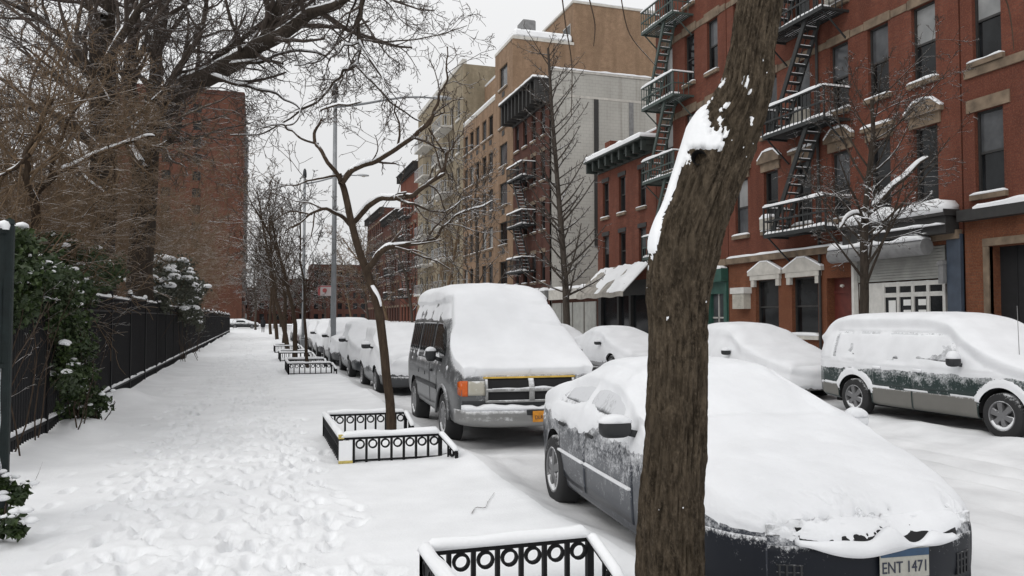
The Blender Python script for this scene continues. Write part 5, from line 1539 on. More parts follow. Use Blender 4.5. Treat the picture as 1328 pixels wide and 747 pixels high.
car_part(r, 'snow_cover', van.shell(van_snow), 'snow_car')
for sg in (-1, 1):
    for lo, hi in (([(.98, 1.22), (1.9, 1.20)], [(.98, 1.34), (1.25, 1.60), (1.5, 1.68), (1.9, 1.70)]), ([(2.0, 1.20), (3.15, 1.20)], [(2.0, 1.70), (3.15, 1.70)]), ([(3.25, 1.22), (4.2, 1.22)], [(3.25, 1.70), (4.2, 1.68)])):
        w_ = car_part(r, 'window', van.side_patch(sg, lo, hi, .004), 'glass_car')
        if lo[0][0] > 1.5:
            for k in range(5):
                y = lo[0][0] + (lo[-1][0] - lo[0][0]) * (k + .5) / 5; mb = MB(); xx = float(van.side_x(y, 1.45)) + .006; mb.bar((sg * (float(van.side_x(y, 1.24)) + .006), y, 1.24), (sg * (float(van.side_x(y, 1.68)) + .006), y, 1.68), .02, .012)
                car_part(w_, 'glazing_bar', mb, 'black_plastic')
    for a, e in ((.55 + .5, 1.95),):
        d_ = car_part(r, 'door', van.side_patch(sg, [(a + .36, .50), (e, .48)], [(a + .36, 1.12), (e, 1.14)], .006), 'paint_van')
        mb = MB(); xx = float(van.side_x(1.8, .98)) + .012; mb.bbox(min(sg * xx, sg * xx + sg * .025), max(sg * xx, sg * xx + sg * .025), 1.72, 1.88, .96, 1.0, .01); car_part(d_, 'handle', mb, 'black_plastic')
    car_part(r, 'side_panel', van.side_patch(sg, [(2.0, .48), (3.2, .48)], [(2.0, 1.13), (3.2, 1.13)], .006), 'paint_van')
    car_part(r, 'side_moulding', van.side_patch(sg, [(1.42, .72), (3.28, .72)], [(1.42, .79), (3.28, .79)], .02, nz=4, thick=.02), 'black_plastic')
    mb = MB()
    for y in (2.4, 3.0): mb.cyl((sg * (float(van.side_x(y, .9))), y, .9), (sg * (float(van.side_x(y, .9)) + .012), y, .9), .035, .03, 12)
    car_part(r, 'cap', mb, 'black_plastic')
    mb = MB(); rr = .43
    th = np.linspace(.05, PI - .05, 26); rows = [np.array([(sg * (.985), .95 + q * math.cos(t), .355 + q * math.sin(t)) for q in (rr, rr + .05)] + [(sg * (1.02), .95 + q * math.cos(t), .355 + q * math.sin(t)) for q in (rr + .045, rr + .005)]) for t in th]
    car_part(r, 'arch_trim', mb.loft(rows, cap=True), 'paint_van')
    mirror(r, (sg * 1.13, 1.16, 1.24), sg, M['black_plastic'], .15, .20, .10, .025)
    sx = lambda a, b_: (a, b_) if sg > 0 else (-b_, -a)
    mb = van.front_patch(*sx(.625, .845), .750, .935, .012, 8, 6); car_part(r, 'headlight', mb, 'lamp_clear')
    mb = van.front_patch(*sx(.852, .922), .740, .940, .014, 8, 6); ts = car_part(r, 'turn_signal', mb, 'lamp_orange')
    mb = MB(); xs_ = float(van.side_x(.05, .840)); V = []
    for y, z0, z1 in ((-.0, .740, .940), (.04, .750, .935), (.085, .765, .920)):
        xx = float(van.side_x(max(y, .001), .840)) + .008; V.append(np.array([(sg * (xx - .03), y, z0), (sg * xx, y, z0), (sg * xx, y, z1), (sg * (xx - .03), y, z1)]))
    car_part(ts, 'side_lens', mb.loft(V, cap=True), 'lamp_orange')
# front: black grille with cross bars, gold edge, bumper, plate
g_ = car_part(r, 'grille', van.front_patch(-.615, .615, .680, .965, .006, 30, 10), 'dark_void')
mb = van.front_patch(-.615, .615, .795, .835, .03, 30, 4, .03); mb.merge(van.front_patch(-.035, .035, .680, .965, .035, 4, 8, .03)); mb.merge(van.front_patch(-.62, -.59, .680, .960, .03, 4, 6, .03)); mb.merge(van.front_patch(.59, .62, .680, .960, .03, 4, 6, .03)); mb.merge(van.front_patch(-.62, .62, .655, .685, .03, 30, 4, .03))
cb = car_part(g_, 'cross_bar', mb, 'van_chrome')
mb = MB(); rows = []
for x in np.linspace(-.53, .53, 50):
    y = float(van.front_y(x, .835)) - .03; h = .018 + .012 * float(vnoise(x * 6, 4.1)); rows.append(np.array([(x, y + .03, .834), (x, y - .004, .834), (x, y - .004, .834 + h * .6), (x, y + .01, .834 + h), (x, y + .03, .834 + h)]))
car_part(g_, 'snow_strip', mb.loft(rows, cap=True), 'snow_car')
car_part(r, 'trim_strip', van.front_patch(-.64, .64, .968, .990, .03, 30, 4, .03), 'gold_trim')
mb = van.front_patch(-.92, .92, .590, .680, .005, 30, 5); car_part(r, 'lower_panel', mb, 'black_plastic')
rows = []; 
for x in np.linspace(-.98, .98, 50):
    y = -.10 - .10 * (1 - (x / .98) ** 2) + .22 * max(0, (abs(x) - .86) / .12) ** 2; dn = .018 * float(vnoise(x * 5, 1.7))
    z1 = .665; z0 = .43 + .05 * (x / .98) ** 4
    rows.append(np.array([(x, y + .14, z1 - .01), (x, y + .03, z1), (x, y, z1 - .025), (x, y - .012 + dn, .60), (x, y + .012, .565), (x, y - .006 - dn, .53), (x, y + .02 + dn, z0 + .03), (x, y + .08, z0), (x, y + .16, z0 + .01)]))
bm = car_part(r, 'bumper', MB().loft(rows, close=True, cap=True), 'van_chrome')
mb = MB(); rows = []
for x in np.linspace(-.93, .93, 70):
    y = -.10 - .10 * (1 - (x / .98) ** 2) + .22 * max(0, (abs(x) - .86) / .12) ** 2; h = .06 + .03 * float(vnoise(x * 4, 3.1)) + .02 * float(vnoise(x * 11, 1.1))
    rows.append(np.array([(x, y + .15, .655), (x, y + .01, .66), (x, y - .002, .66 + h * .5), (x, y + .03, .66 + h), (x, y + .15, .66 + h * 1.15)]))
car_part(bm, 'snow_strip', mb.loft(rows, cap=True), 'snow_car')
mb = MB(); mb.box(-.25, .95, -.165, -.15, .585, .64); mb.bbox(-.1, .37, -.205, -.19, .59, .66, .01); car_part(bm, 'rub_strip', mb, 'black_plastic', False)
mb = MB(); mb.bbox(-.02, .29, -.222, -.212, .50, .645, .003); pl = car_part(r, 'license_plate', mb, 'plate_orange', False)
text_mesh('DLR 3607', .07, M['plate_ink'], pl, (.135, -.224, .56), .001, .25)

for o in r.children:                                                 # the nose sits low on its snow-sunk wheels
    if o.name.split('.')[0] in ('bumper', 'license_plate'): o.location.z -= .10

# ---- 3. the two-tone minivan across the road
M['paint_green'] = dusted('bottle_green_paint', (.013, .030, .028), .35, .2, .53, .74, scale=34, zgrad=(.66, .95, .12), coat=.2)
M['paint_champagne'] = dusted('champagne_lower', (.17, .165, .15), .45, .3, .60, .85, scale=26)
mv = Car(4.95, [(0, .78), (.06, .84), (.4, .93), (.95, 1.03), (1.2, 1.10), (1.75, 1.48), (2.1, 1.66), (2.6, 1.73), (4.2, 1.72), (4.7, 1.66), (4.95, 1.45)],
         [(0, .70), (.6, .86), (1.4, .98), (2.5, 1.0), (4.95, 1.02)], [(0, .26), (.3, .22), (2.5, .22), (4.7, .27), (4.95, .34)],
         [(0, .74), (.1, .84), (.35, .92), (.9, .955), (4.2, .955), (4.75, .92), (4.95, .84)],
         [(0, .64), (.5, .76), (1.1, .80), (1.7, .74), (2.3, .68), (4.3, .68), (4.95, .64)],
         res=.024, bulge=.14, rbulge=.06, wheels=(.93, 3.93), wr=.335, arch=.41, crown=.05)
MX, MY = 11.35, 7.95
r = thing('parked_minivan', 'dark green minivan with champagne lower panels, crusted in snow across the road', 'minivan', (MX, MY, ROADZ - .02), 'cars parked along the right kerb')
car_part(r, 'body', (mv.V, mv.q, mv.t), 'paint_green'); underbody_block(r, mv)
for sg in (-1, 1):
    for wy in mv.wheels: add_wheel(r, sg * (.955 - .10), wy, .335, .21, sg, 6)


def mv_snow(x, y, z, n):
    up = n[:, 2]; side = np.maximum(1 - sstep(.08, .38, up), sstep(.62, .85, np.abs(n[:, 0])))
    t = .05 + .10 * sstep(.2, .7, up) + .06 * np.exp(-((y - 1.25) / .4) ** 2) * sstep(.2, .6, up) + .012 * fbm(x * 1.5, y * 1.5, z * 1.5, 3)
    zz = z + .035 * fringe(x, y, z, 1.0) + .02 * vnoise(y * 1.7, 2.2)
    sd = -.012 + .026 * sstep(.78, .94, zz)
    inner = sstep(1.085, 1.115, z) * (1 - sstep(1.46, 1.50, z)) * sstep(1.74, 1.80, y - .55 * np.clip(z - 1.1, 0, 1)) * (1 - sstep(4.42, 4.48, y))
    outer = sstep(1.03, 1.06, z) * (1 - sstep(1.51, 1.55, z)) * sstep(1.66, 1.72, y - .55 * np.clip(z - 1.1, 0, 1)) * (1 - sstep(4.52, 4.58, y))
    sd = sd + .012 * (1 - outer) * (z > .95) - .020 * (outer - inner) * (vnoise(y * 3, z * 5, 1) > -.35) + .011 * fbm(y * 5, z * 7, x, 4) * (z > .86) + .002 * inner - .018 * inner * sstep(-.1, .3, fbm(y * 2.2, z * 4, 5.5, 4))
    sd = sd - .022 * np.exp(-((z - 1.0 - .012 * vnoise(y * 6, 2)) / .012) ** 2) * (fbm(y * 2.5, 7.7, x, 3) > -.05)
    # lower moulding ledge carries a snow band; arches carry a rim of snow
    sd = np.where((z > .545) & (z < .61) & (z < .575 + .03 * vnoise(y * 2.4, 8.8)) & (fbm(y * 2, 4.4, x, 3) > -.45), .012 + .010 * fbm(y * 9, z * 9, x, 3), sd)
    for wy in (.93, 3.93):
        rr = np.hypot(y - wy, z - .335)
        sd = np.where((rr < .53) & (z > .5), np.maximum(sd, .022 * sstep(.53, .46, rr + .05 * vnoise(y * 5, z * 5))), sd)
    fr = sstep(-.2, -.6, n[:, 1])
    sd = np.where((fr > .4) & (z < .72), -.012 + .02 * sstep(.0, .5, fringe(x, y, z)), sd)
    t = t * (1 - side) + sd * side
    return np.where(z < .5, np.where(np.minimum(np.abs(y - .93), np.abs(y - 3.93)) < .5, np.minimum(t, -.004), -.012), t)


car_part(r, 'snow_cover', mv.shell(mv_snow), 'snow_car')
for sg in (-1, 1):
    for lo, hi in (([(1.72, 1.07), (2.55, 1.07)], [(1.72, 1.15), (2.1, 1.42), (2.55, 1.50)]), ([(2.65, 1.07), (3.6, 1.08)], [(2.65, 1.50), (3.6, 1.51)]), ([(3.7, 1.09), (4.5, 1.12)], [(3.7, 1.51), (4.5, 1.47)])):
        car_part(r, 'window', mv.side_patch(sg, lo, hi, .002), 'glass_crusted')
    for a, e, z0 in ((1.36, 2.58, .25), (2.62, 3.48, .25)):
        d_ = car_part(r, 'door', mv.side_patch(sg, [(a, .60), (e, .60)], [(a, .98), (e, 1.0)], .004), 'paint_green')
        car_part(d_, 'lower_panel', mv.side_patch(sg, [(a, z0), (e, z0)], [(a, .55), (e, .55)], .012, thick=.016), 'paint_champagne')
        mb = MB(); yy = e - .12; xx = float(mv.side_x(yy, .9)) + .01; mb.bbox(min(sg * xx, sg * xx + sg * .045), max(sg * xx, sg * xx + sg * .045), yy - .09, yy + .09, .88, .93, .012); car_part(d_, 'handle', mb, 'snow_car')
    mb = mv.side_patch(sg, [(4.36, .32), (4.85, .36)], [(4.36, .54), (4.85, .54)], .012, thick=.016); mb.merge(mv.side_patch(sg, [(.03, .30), (.5, .28)], [(.03, .52), (.5, .54)], .012, thick=.016))
    car_part(r, 'lower_panel', mb, 'paint_champagne')
    mirror(r, (sg * 1.10, 1.62, 1.10), sg, M['black_plastic'], .22, .17, .13, .09)
    mb = mv.front_patch(*((.42, .70) if sg > 0 else (-.70, -.42)), .60, .75, .01, 10, 6); hl = car_part(r, 'headlight', mb, 'lamp_clear')
    mb = MB(); rows = []
    for y in np.linspace(.0, .30, 8):
        xx = float(mv.side_x(max(y, .002), .68)) + .01; rows.append(np.array([(sg * (xx - .03), y, .60), (sg * xx, y, .60), (sg * xx, y, .745 - y * .1), (sg * (xx - .03), y, .745 - y * .1)]))
    car_part(hl, 'side_lens', mb.loft(rows, cap=True), 'lamp_clear')
car_part(r, 'grille', mv.front_patch(-.40, .40, .56, .70, .008, 20, 6), 'dark_void'); car_part(r, 'bumper', mv.front_patch(-.74, .74, .27, .52, .03, 30, 8, .04), 'paint_champagne')
mb = MB(); mb.cyl((-.52, .98, 1.0), (-.50, 1.02, 1.95), .006, .004, 6); car_part(r, 'aerial', mb, 'grey_metal')


# ---- 4. snow-buried cars, simpler because nearly nothing of them shows
def buried(name, label, x, y, group, L=4.5, h=1.42, w=.88, kind='sedan', paint=(.05, .05, .055), cover=.62, snowh=.12, res=.06, seed=0, mirrors=True, cat='car', side_t=.02):
    s = L / 4.6; k = h / 1.42
    if kind == 'sedan': top = [(0, .62), (.06, .70), (.4, .80), (1.05 * s, .95), (1.3 * s, 1.0), (1.8 * s, 1.28 * k), (2.2 * s, 1.39 * k), (2.7 * s, 1.42 * k), (3.2 * s, 1.38 * k), (3.8 * s, 1.14 * k), (4.1 * s, 1.06), (4.5 * s, 1.02), (4.6 * s, .9)]
    else: top = [(0, .78), (.06, .88), (.4, .97), (1.1 * s, 1.06), (1.35 * s, 1.12), (1.8 * s, 1.45 * k / 1.15), (2.2 * s, 1.40 * k), (3.0 * s, 1.42 * k), (4.2 * s, 1.40 * k), (4.5 * s, 1.25 * k), (4.6 * s, 1.05 * k)]
    c = Car(L, top, [(0, .58), (1.2 * s, .86), (2.2 * s, .92), (L, .92)], [(0, .24), (1.5, .21), (L, .32)], [(0, w * .76), (.25, w * .91), (.9, w), (L - .8, w), (L, w * .74)],
            [(0, w * .62), (1.0 * s, w * .80), (1.4 * s, w * .82), (2.2 * s, w * .66), (3.2 * s, w * .65), (4.0 * s, w * (.72 if kind == 'sedan' else .66)), (L, w * .62)], res=res, bulge=.16, wheels=(.92 * s, 3.5 * s), wr=.32, arch=.375)
    r_ = thing(name, label, cat, (x, y, ROADZ - .03), group)
    pm = dusted('paint', paint, .35, .3, .55, .75, scale=30, zgrad=(.5, .9, .15), coat=.3)
    car_part(r_, 'body', (c.V, c.q, c.t), pm); underbody_block(r_, c)
    for sg in (-1, 1):
        for wy in c.wheels: add_wheel(r_, sg * (w - .10), wy, .32, .2, sg, 5, snow=res < .05)
    def f(x_, y_, z_, n):
        up = n[:, 2]; side = np.maximum(1 - sstep(.08, .42, up), sstep(.66, .88, np.abs(n[:, 0])))
        t = .05 + (snowh - .04) * sstep(.2, .7, up) + .07 * np.exp(-((y_ - 1.3 * s) / .4) ** 2) * sstep(.2, .6, up) + .02 * fbm(x_ * 1.4, y_ * 1.4 + seed, z_, 3)
        zz = z_ + .09 * fringe(x_ + seed, y_, z_, .8) + .1 * vnoise(y_ * 1.1, seed)
        sd = -.012 + (side_t + .02) * sstep(cover - .04, cover + .1, zz)
        return t * (1 - side) + sd * side
    car_part(r_, 'snow_cover', c.shell(f), 'snow_car')
    for sg in (-1, 1):
        car_part(r_, 'window', c.side_patch(sg, [(1.95 * s, .98), (3.3 * s, 1.0)], [(1.95 * s, 1.12 * k), (2.4 * s, 1.28 * k), (3.3 * s, 1.18 * k)], .003), 'glass_car')
        if mirrors: mirror(r_, (sg * (w + .12), 1.72 * s, 1.0 + (.12 if kind != 'sedan' else 0)), sg, M['black_plastic'], .22, .14, .12, .05)
        car_part(r_, 'headlight', c.front_patch(*((.40, .62) if sg > 0 else (-.62, -.40)), .56, .66, .006, 8, 5), 'lamp_clear')
    car_part(r_, 'bumper', c.front_patch(-w * .74, w * .74, .25, .48, .012, 20, 6), pm)
    return r_


GR = 'cars parked along the right kerb'; GL = 'cars parked along the left kerb'
buried('parked_car', 'white-blanketed wide car parked behind the green minivan, only one mirror showing dark', 11.4, 14.1, GR, 4.9, 1.52, .93, 'sedan', (.2, .2, .2), .30, .16, .045, 1, side_t=.05)
buried('parked_car', 'small snow-covered car below the awning, its tail hidden by the leaning trunk', 11.4, 21.6, GR, 4.4, 1.40, .88, 'sedan', (.25, .25, .26), .36, .13, .06, 2, side_t=.04)
buried('parked_car', 'snow-covered car seen past the flank of the grey van, nearest the grey garage', 11.4, 27.4, GR, 4.6, 1.45, .88, 'sedan', (.12, .03, .03), .50, .13, .06, 3)
buried('parked_car', 'snow-topped dark hatchback directly behind the grey van', 3.55, 17.6, GL, 4.3, 1.50, .88, 'wagon', (.05, .052, .055), .52, .16, .045, 4)
buried('parked_car', 'second snow-humped car behind the grey van, dark flank showing', 3.6, 23.2, GL, 4.5, 1.55, .9, 'wagon', (.045, .05, .055), .52, .16, .05, 5)
buried('parked_car', 'third snow-humped car behind the grey van, nearest the tall lamp post', 3.6, 29.3, GL, 4.6, 1.66, .92, 'wagon', (.06, .06, .062), .52, .16, .05, 6)
buried('parked_car', 'dark-fronted snowy car just beyond the tall lamp post', 3.6, 36.2, GL, 4.5, 1.6, .9, 'wagon', (.03, .03, .034), .52, .16, .06, 7)
for k, (yy, lab, p) in enumerate(((42.4, 'snowy car two places beyond the lamp post in the left kerb row', (.1, .1, .1)), (48.6, 'snowy car three places beyond the lamp post in the left kerb row', (.04, .04, .05)), (54.6, 'snowy car four places beyond the lamp post, with dull red paint', (.08, .03, .03)), (60.8, 'last snowy car that can be made out in the left kerb row', (.05, .05, .05)))):
    buried('parked_car', lab, 3.6, yy, GL, 4.5, 1.5 + .08 * (k % 2), .9, 'wagon' if k % 2 == 0 else 'sedan', p, .75, .14, .09, 8 + k, mirrors=False)
# dark car crossing at the far end, and a walker
c_ = buried('car', 'dark car crossing the far end of the pavement', -1.2, 131.5, None, 4.6, 1.5, .9, 'wagon', (.015, .016, .018), 1.3, .05, .09, 15, False)
c_.rotation_euler = (0, 0, PI / 2); c_.location = (.6, 134, .0)
# ------------------------------------------------------------------ trees and shrubs
mm, nt, b = _mat('bark_fore')
f1 = noise(nt, 36, 7, .75, stretch=(1, 1, .30)); f2 = noise(nt, 95, 5, .7, stretch=(1, 1, .6)); f3 = noise(nt, 5, 4, .6)
c = mixc(nt, ramp(nt, f1, .40, .60), (.036, .027, .018), (.125, .096, .066)); c = mixc(nt, ramp(nt, f2, .5, .72, 0, .7), c, (.20, .158, .115)); c = mixc(nt, ramp(nt, f3, .45, .7, 0, .55), c, (.055, .043, .029))
nt.links.new(c, b.inputs['Base Color']); b.inputs['Roughness'].default_value = .95; b.inputs['Specular IOR Level'].default_value = .15
bump(nt, b, mth(nt, 'ADD', f1, mth(nt, 'MULTIPLY', f2, .4)), 1.0, .03); M['bark_fore'] = mm
M['bark_big'] = bark('bark_big', (.030, .024, .019), (.065, .052, .042), .42, 18)
M['bark_thin'] = bark('bark_thin', (.040, .029, .022), (.085, .062, .046), .45, 30)
M['bark_street'] = bark('bark_street', (.030, .021, .015), (.070, .050, .035), .38, 30)
M['twig_tan'] = bark('twig_tan', (.10, .068, .043), (.20, .14, .09), .18, 14, bs=0)
M['twig_grey'] = bark('twig_grey', (.050, .040, .034), (.10, .08, .068), .30, 14, bs=0)
tr = np.random.RandomState(21)
NS = lambda r_: 3 if r_ < .008 else (4 if r_ < .02 else (6 if r_ < .05 else 10))


def unit(v): return v / (np.linalg.norm(v) + 1e-12)


def rot_off(d, ang, az):
    ref = np.array((0, 0, 1.)) if abs(d[2]) < .9 else np.array((1., 0, 0))
    u = unit(np.cross(d, ref)); w = np.cross(d, u)
    return unit(d * math.cos(ang) + (u * math.cos(az) + w * math.sin(az)) * math.sin(ang))


def grow(out, p, d, L, r, lvl, sp):
    """a branch with wandering direction; side branches recurse until the finest twigs"""
    n = 4 if lvl >= sp['max'] else max(5, min(10, int(L / .3)))
    pts = [np.array(p, float)]; d = unit(np.array(d, float)); step = L / (n - 1); ds = [d]
    wn_ = sp['wander'] * (1 + .4 * lvl); bias = np.array(sp.get('bias', (0, 0, 0)), float)
    for k in range(n - 1):
        d = unit(d + tr.normal(0, wn_, 3) + np.array((0, 0, sp['up'][min(lvl, len(sp['up']) - 1)])) + bias)
        pts.append(pts[-1] + d * step); ds.append(d)
    pts = np.array(pts); rad = np.linspace(r, max(r * sp['taper'], sp['rmin']), n)
    out.append((pts, rad))
    if lvl >= sp['max']: return
    nb = sp['num'][min(lvl, len(sp['num']) - 1)]; nb = int(nb * tr.uniform(.8, 1.25) + .5)
    az = tr.rand() * 6
    for k in range(nb):
        t = sp['start'] + (1 - sp['start']) * (k + tr.rand() * .8) / nb
        i = min(n - 2, int(t * (n - 1))); f = t * (n - 1) - i
        q = pts[i] * (1 - f) + pts[i + 1] * f; az += 2.4 + tr.normal(0, .4)
        dd = rot_off(ds[i], sp['ang'] * tr.uniform(.7, 1.35), az)
        rr = max(sp['rmin'], (rad[i] * (1 - f) + rad[min(i + 1, n - 1)] * f) * sp['rr'] * tr.uniform(.75, 1.1))
        grow(out, q, dd, L * sp['lr'] * tr.uniform(.6, 1.15) * (1.15 - .45 * t), rr, lvl + 1, sp)


def smooth_line(pts, rad, n=28, jit=0.0):
    k = np.arange(len(pts)); t = np.linspace(0, len(pts) - 1, n)
    Pn = np.stack([pchip(list(zip(k, np.array(pts)[:, c])))(t) for c in range(3)], 1)
    Rn = np.interp(t, k, rad)
    if jit: Pn = Pn + np.stack([vnoise(t * 1.7, c * 7.1, pts[0][0]) for c in range(3)], 1) * jit
    return Pn, Rn


def along(out, Pn, Rn, sp, num, t0=.3, scale=1.0, lvl=1):
    """side branches off a drawn limb"""
    az = tr.rand() * 6
    seg = np.linalg.norm(np.diff(Pn, axis=0), axis=1).sum()
    for k in range(num):
        t = t0 + (1 - t0) * (k + tr.rand() * .9) / num; x = t * (len(Pn) - 1); i = min(len(Pn) - 2, int(x)); f = x - i
        q = Pn[i] * (1 - f) + Pn[i + 1] * f; d = unit(Pn[i + 1] - Pn[i]); az += 2.4 + tr.normal(0, .5)
        r_ = Rn[i]
        grow(out, q, rot_off(d, sp['ang'] * tr.uniform(.7, 1.4), az), scale * tr.uniform(.55, 1.2), max(sp['rmin'], min(r_ * .55, .03 * scale)), lvl, sp)


def limb_snow(lines, h=.6, keep=.35):
    """lumps of snow lying along the upper side of limbs"""
    mb = MB()
    for Pn, Rn in lines:
        Tn = np.gradient(Pn, axis=0); Tn /= np.linalg.norm(Tn, axis=1, keepdims=True)
        flat = np.sqrt(np.maximum(0, 1 - Tn[:, 2] ** 2))
        n = max(8, int(np.linalg.norm(np.diff(Pn, axis=0), axis=1).sum() / .06)); s = np.linspace(0, len(Pn) - 1, n); k = np.arange(len(Pn))
        Q = np.stack([np.interp(s, k, Pn[:, c]) for c in range(3)], 1); R = np.interp(s, k, Rn); Fl = np.interp(s, k, flat)
        th = (Fl - .45) * 1.1 + .9 * vnoise(Q[:, 0] * 1.4, Q[:, 1] * 1.4, Q[:, 2] * 1.4) - keep + .25
        th = np.clip(th, -.2, 1)
        Hh = th * np.minimum(R * 1.1 + .012, .055) * h * 1.6
        T = np.stack([np.interp(s, k, Tn[:, c]) for c in range(3)], 1)
        side = np.cross(T, (0, 0, 1.)); side /= np.linalg.norm(side, axis=1, keepdims=True) + 1e-9; up = np.cross(side, T)
        runs = np.split(np.arange(n), np.where(np.diff((Hh > 0).astype(int)) != 0)[0] + 1)
        for run in runs:
            if Hh[run[0]] <= 0 or len(run) < 3: continue
            rows = []
            for j, i in enumerate(run):
                e = .3 if j in (0, len(run) - 1) else 1
                w = R[i] * .80; hh = Hh[i] * e
                rows.append(np.array([Q[i] - side[i] * w + up[i] * R[i] * .45, Q[i] - side[i] * w * .85 + up[i] * (R[i] * .8 + hh * .6), Q[i] + up[i] * (R[i] + hh), Q[i] + side[i] * w * .85 + up[i] * (R[i] * .8 + hh * .6), Q[i] + side[i] * w + up[i] * R[i] * .45]))
            mb.loft(rows, cap=True)
    return mb


# ---- the leaning tree close to us
D0 = 3.27
ctr = [(868, 990, .155), (868, 860, .145), (869, 747, .142), (871, 650, .134), (877, 560, .126), (879, 480, .122), (880, 420, .121), (880, 370, .134), (889, 320, .140), (905, 275, .130), (920, 232, .134), (938, 182, .143), (958, 140, .118), (970, 105, .100), (976, 60, .090), (986, 0, .092), (1004, -120, .088), (1030, -300, .082), (1060, -520, .07)]
zs = np.linspace(0, 1, len(ctr))
pts = [P(u, v, D0 + .03 * math.sin(k * 1.3)) for k, (u, v, w) in enumerate(ctr)]
pts[0] = pts[1] + (pts[0] - pts[1]) * .6; pts[0][2] = min(pts[0][2], -.1)
Pn, Rn = smooth_line(pts, [c[2] for c in ctr], 620)
tree = thing('street_tree', 'thick rough-barked leaning tree with a broken stub and snow packed in its crook', 'tree', (float(Pn[20][0]), float(Pn[20][1]), 0), 'street trees on the left kerb')
TN = np.gradient(Pn, axis=0); TN /= np.linalg.norm(TN, axis=1, keepdims=True)
U = np.cross(TN, (0, 1.0, 0)); U /= np.linalg.norm(U, axis=1, keepdims=True); Wd = np.cross(TN, U)
K = 150; th = np.linspace(0, 2 * PI, K, endpoint=False)
arc = np.concatenate([[0], np.cumsum(np.linalg.norm(np.diff(Pn, axis=0), axis=1))])
A_, TH = np.meshgrid(arc, th, indexing='ij')
cx, cy = np.cos(TH), np.sin(TH)
wob = .12 * fbm(cx * 2.0, cy * 2.0, A_ * .9, 3)
warp = .6 * fbm(cx * 3, cy * 3, A_ * 2.2, 3)
fis = 1 - np.abs(fbm(cx * 9 + warp, cy * 9 + warp, A_ * 2.6 + warp, 4)) * 2.2
ridge = -.055 * np.clip(fis, 0, 1) ** 2.2 + .03 * fbm(cx * 22, cy * 22, A_ * 14, 3)
RR = Rn[:, None] * (1 + wob * .6) + .26 * ridge
# the broken stub swelling on the left of the bend, with a dark hollow
su = P(905, 205, D0 - .10); ai = np.argmin(np.linalg.norm(Pn - P(925, 215, D0), axis=1))
ring = (U[:, None, :] * cx[..., None] + Wd[:, None, :] * cy[..., None])
V = Pn[:, None, :] + ring * RR[..., None]
toc = unit(np.array((0, 0, EYE)) - su)
g = np.exp(-(np.linalg.norm(V - P(910, 216, D0 - .13), axis=2) / .055) ** 2); V = V + (toc * .03)[None, None] * g[..., None]
g2 = np.exp(-(np.linalg.norm(V - P(907, 203, D0 - .17), axis=2) / .026) ** 2); V = V - (toc * .11)[None, None] * g2[..., None]
mb = MB(); mb.grid(V, close_u=True)
trunk = obj('trunk', mb, M['bark_fore'], tree, smooth=True)
# snow lodged in the crook and down the upper-left edge, flecks in the bark above
idx = np.arange(V.shape[0] * K).reshape(V.shape[0], K); idx = np.concatenate([idx, idx[:, :1]], 1)
q = np.stack([idx[:-1, :-1], idx[:-1, 1:], idx[1:, 1:], idx[1:, :-1]], -1).reshape(-1, 4)
Vf = V.reshape(-1, 3); Nv = vnormals(Vf, q, np.zeros((0, 3), int))
if (Nv * ring.reshape(-1, 3)).sum() < 0: Nv = -Nv
up = Nv[:, 2]
arcv = A_.ravel(); a0 = arc[ai]
camr = np.array((math.cos(YAW), -math.sin(YAW), 0.)); left = -(Nv @ camr); front = Nv @ np.array((-math.sin(YAW), -math.cos(YAW), 0))
h = arcv - a0                                                        # distance above the stub along the trunk
n1 = fbm(Vf[:, 0] * 9, Vf[:, 1] * 9, Vf[:, 2] * 6, 4); n2 = fbm(Vf[:, 0] * 34, Vf[:, 1] * 34, Vf[:, 2] * 20, 3)
Mi = np.array(_R.transposed()); rel = (Vf - (0, 0, EYE)) @ Mi.T; uu = CW / 2 + FPX * rel[:, 0] / -rel[:, 2]; vv = CH / 2 - FPX * rel[:, 1] / -rel[:, 2]   # where the crook and stub sit along the bent trunk
left_r = -(ring.reshape(-1, 3) @ camr)
face = sstep(-.35, .1, front + .55 * left)
wedge = sstep(112, 158, vv - 14 * n1 - 10 * n2) * (1 - sstep(188, 196, vv + 4 * n1)) * sstep(8, -8, uu - (909 + .24 * (vv - 118)) - 12 * n1 - 12 * n2) * face
edge_ = sstep(.84, .93, left_r + .05 * n1) * sstep(150, 190, vv) * (1 - sstep(300, 345, vv))
fleck = sstep(.40, .50, n2 * .85 + n1 * .45 + .20 * left) * sstep(20, 110, vv) * (1 - sstep(190, 260, vv)) * face
low = sstep(.60, .72, n2 + .2 * n1) * (vv > 220) * face
th_ = -.008 + .030 * np.clip(wedge * (.9 + .4 * n1), 0, 1.2) + .019 * edge_ + .013 * fleck + .011 * low
kq = (th_[q] > -.002).any(1); q2 = q[kq]; used = np.unique(q2); mp = np.full(len(Vf), -1); mp[used] = np.arange(len(used))
Vsm = (Pn[:, None, :] + ring * (Rn[:, None] * (1 + wob * .6) + .004)[..., None] + (toc * .03)[None, None] * g[..., None]).reshape(-1, 3)
kk = np.clip(np.maximum(wedge, edge_) * 2.2, 0, 1)[:, None]; Vs = (Vf + Nv * th_[:, None]) * (1 - kk) + kk * (Vsm + ring.reshape(-1, 3) * (.010 * np.clip(np.maximum(wedge, edge_), 0, 1) * (1 + .4 * n1))[:, None])
obj('snow_patch', (Vs[used], mp[q2], np.zeros((0, 3), int)), M['snow'], trunk, smooth=True)
mb = MB(); c0 = P(906, 204, D0 - .13)
mb.lathe([(.030, -.004), (.030, -.02), (.02, -.05), (.001, -.07)], c0, toc, 18); obj('hollow', mb, M['dark_void'], trunk, smooth=True)
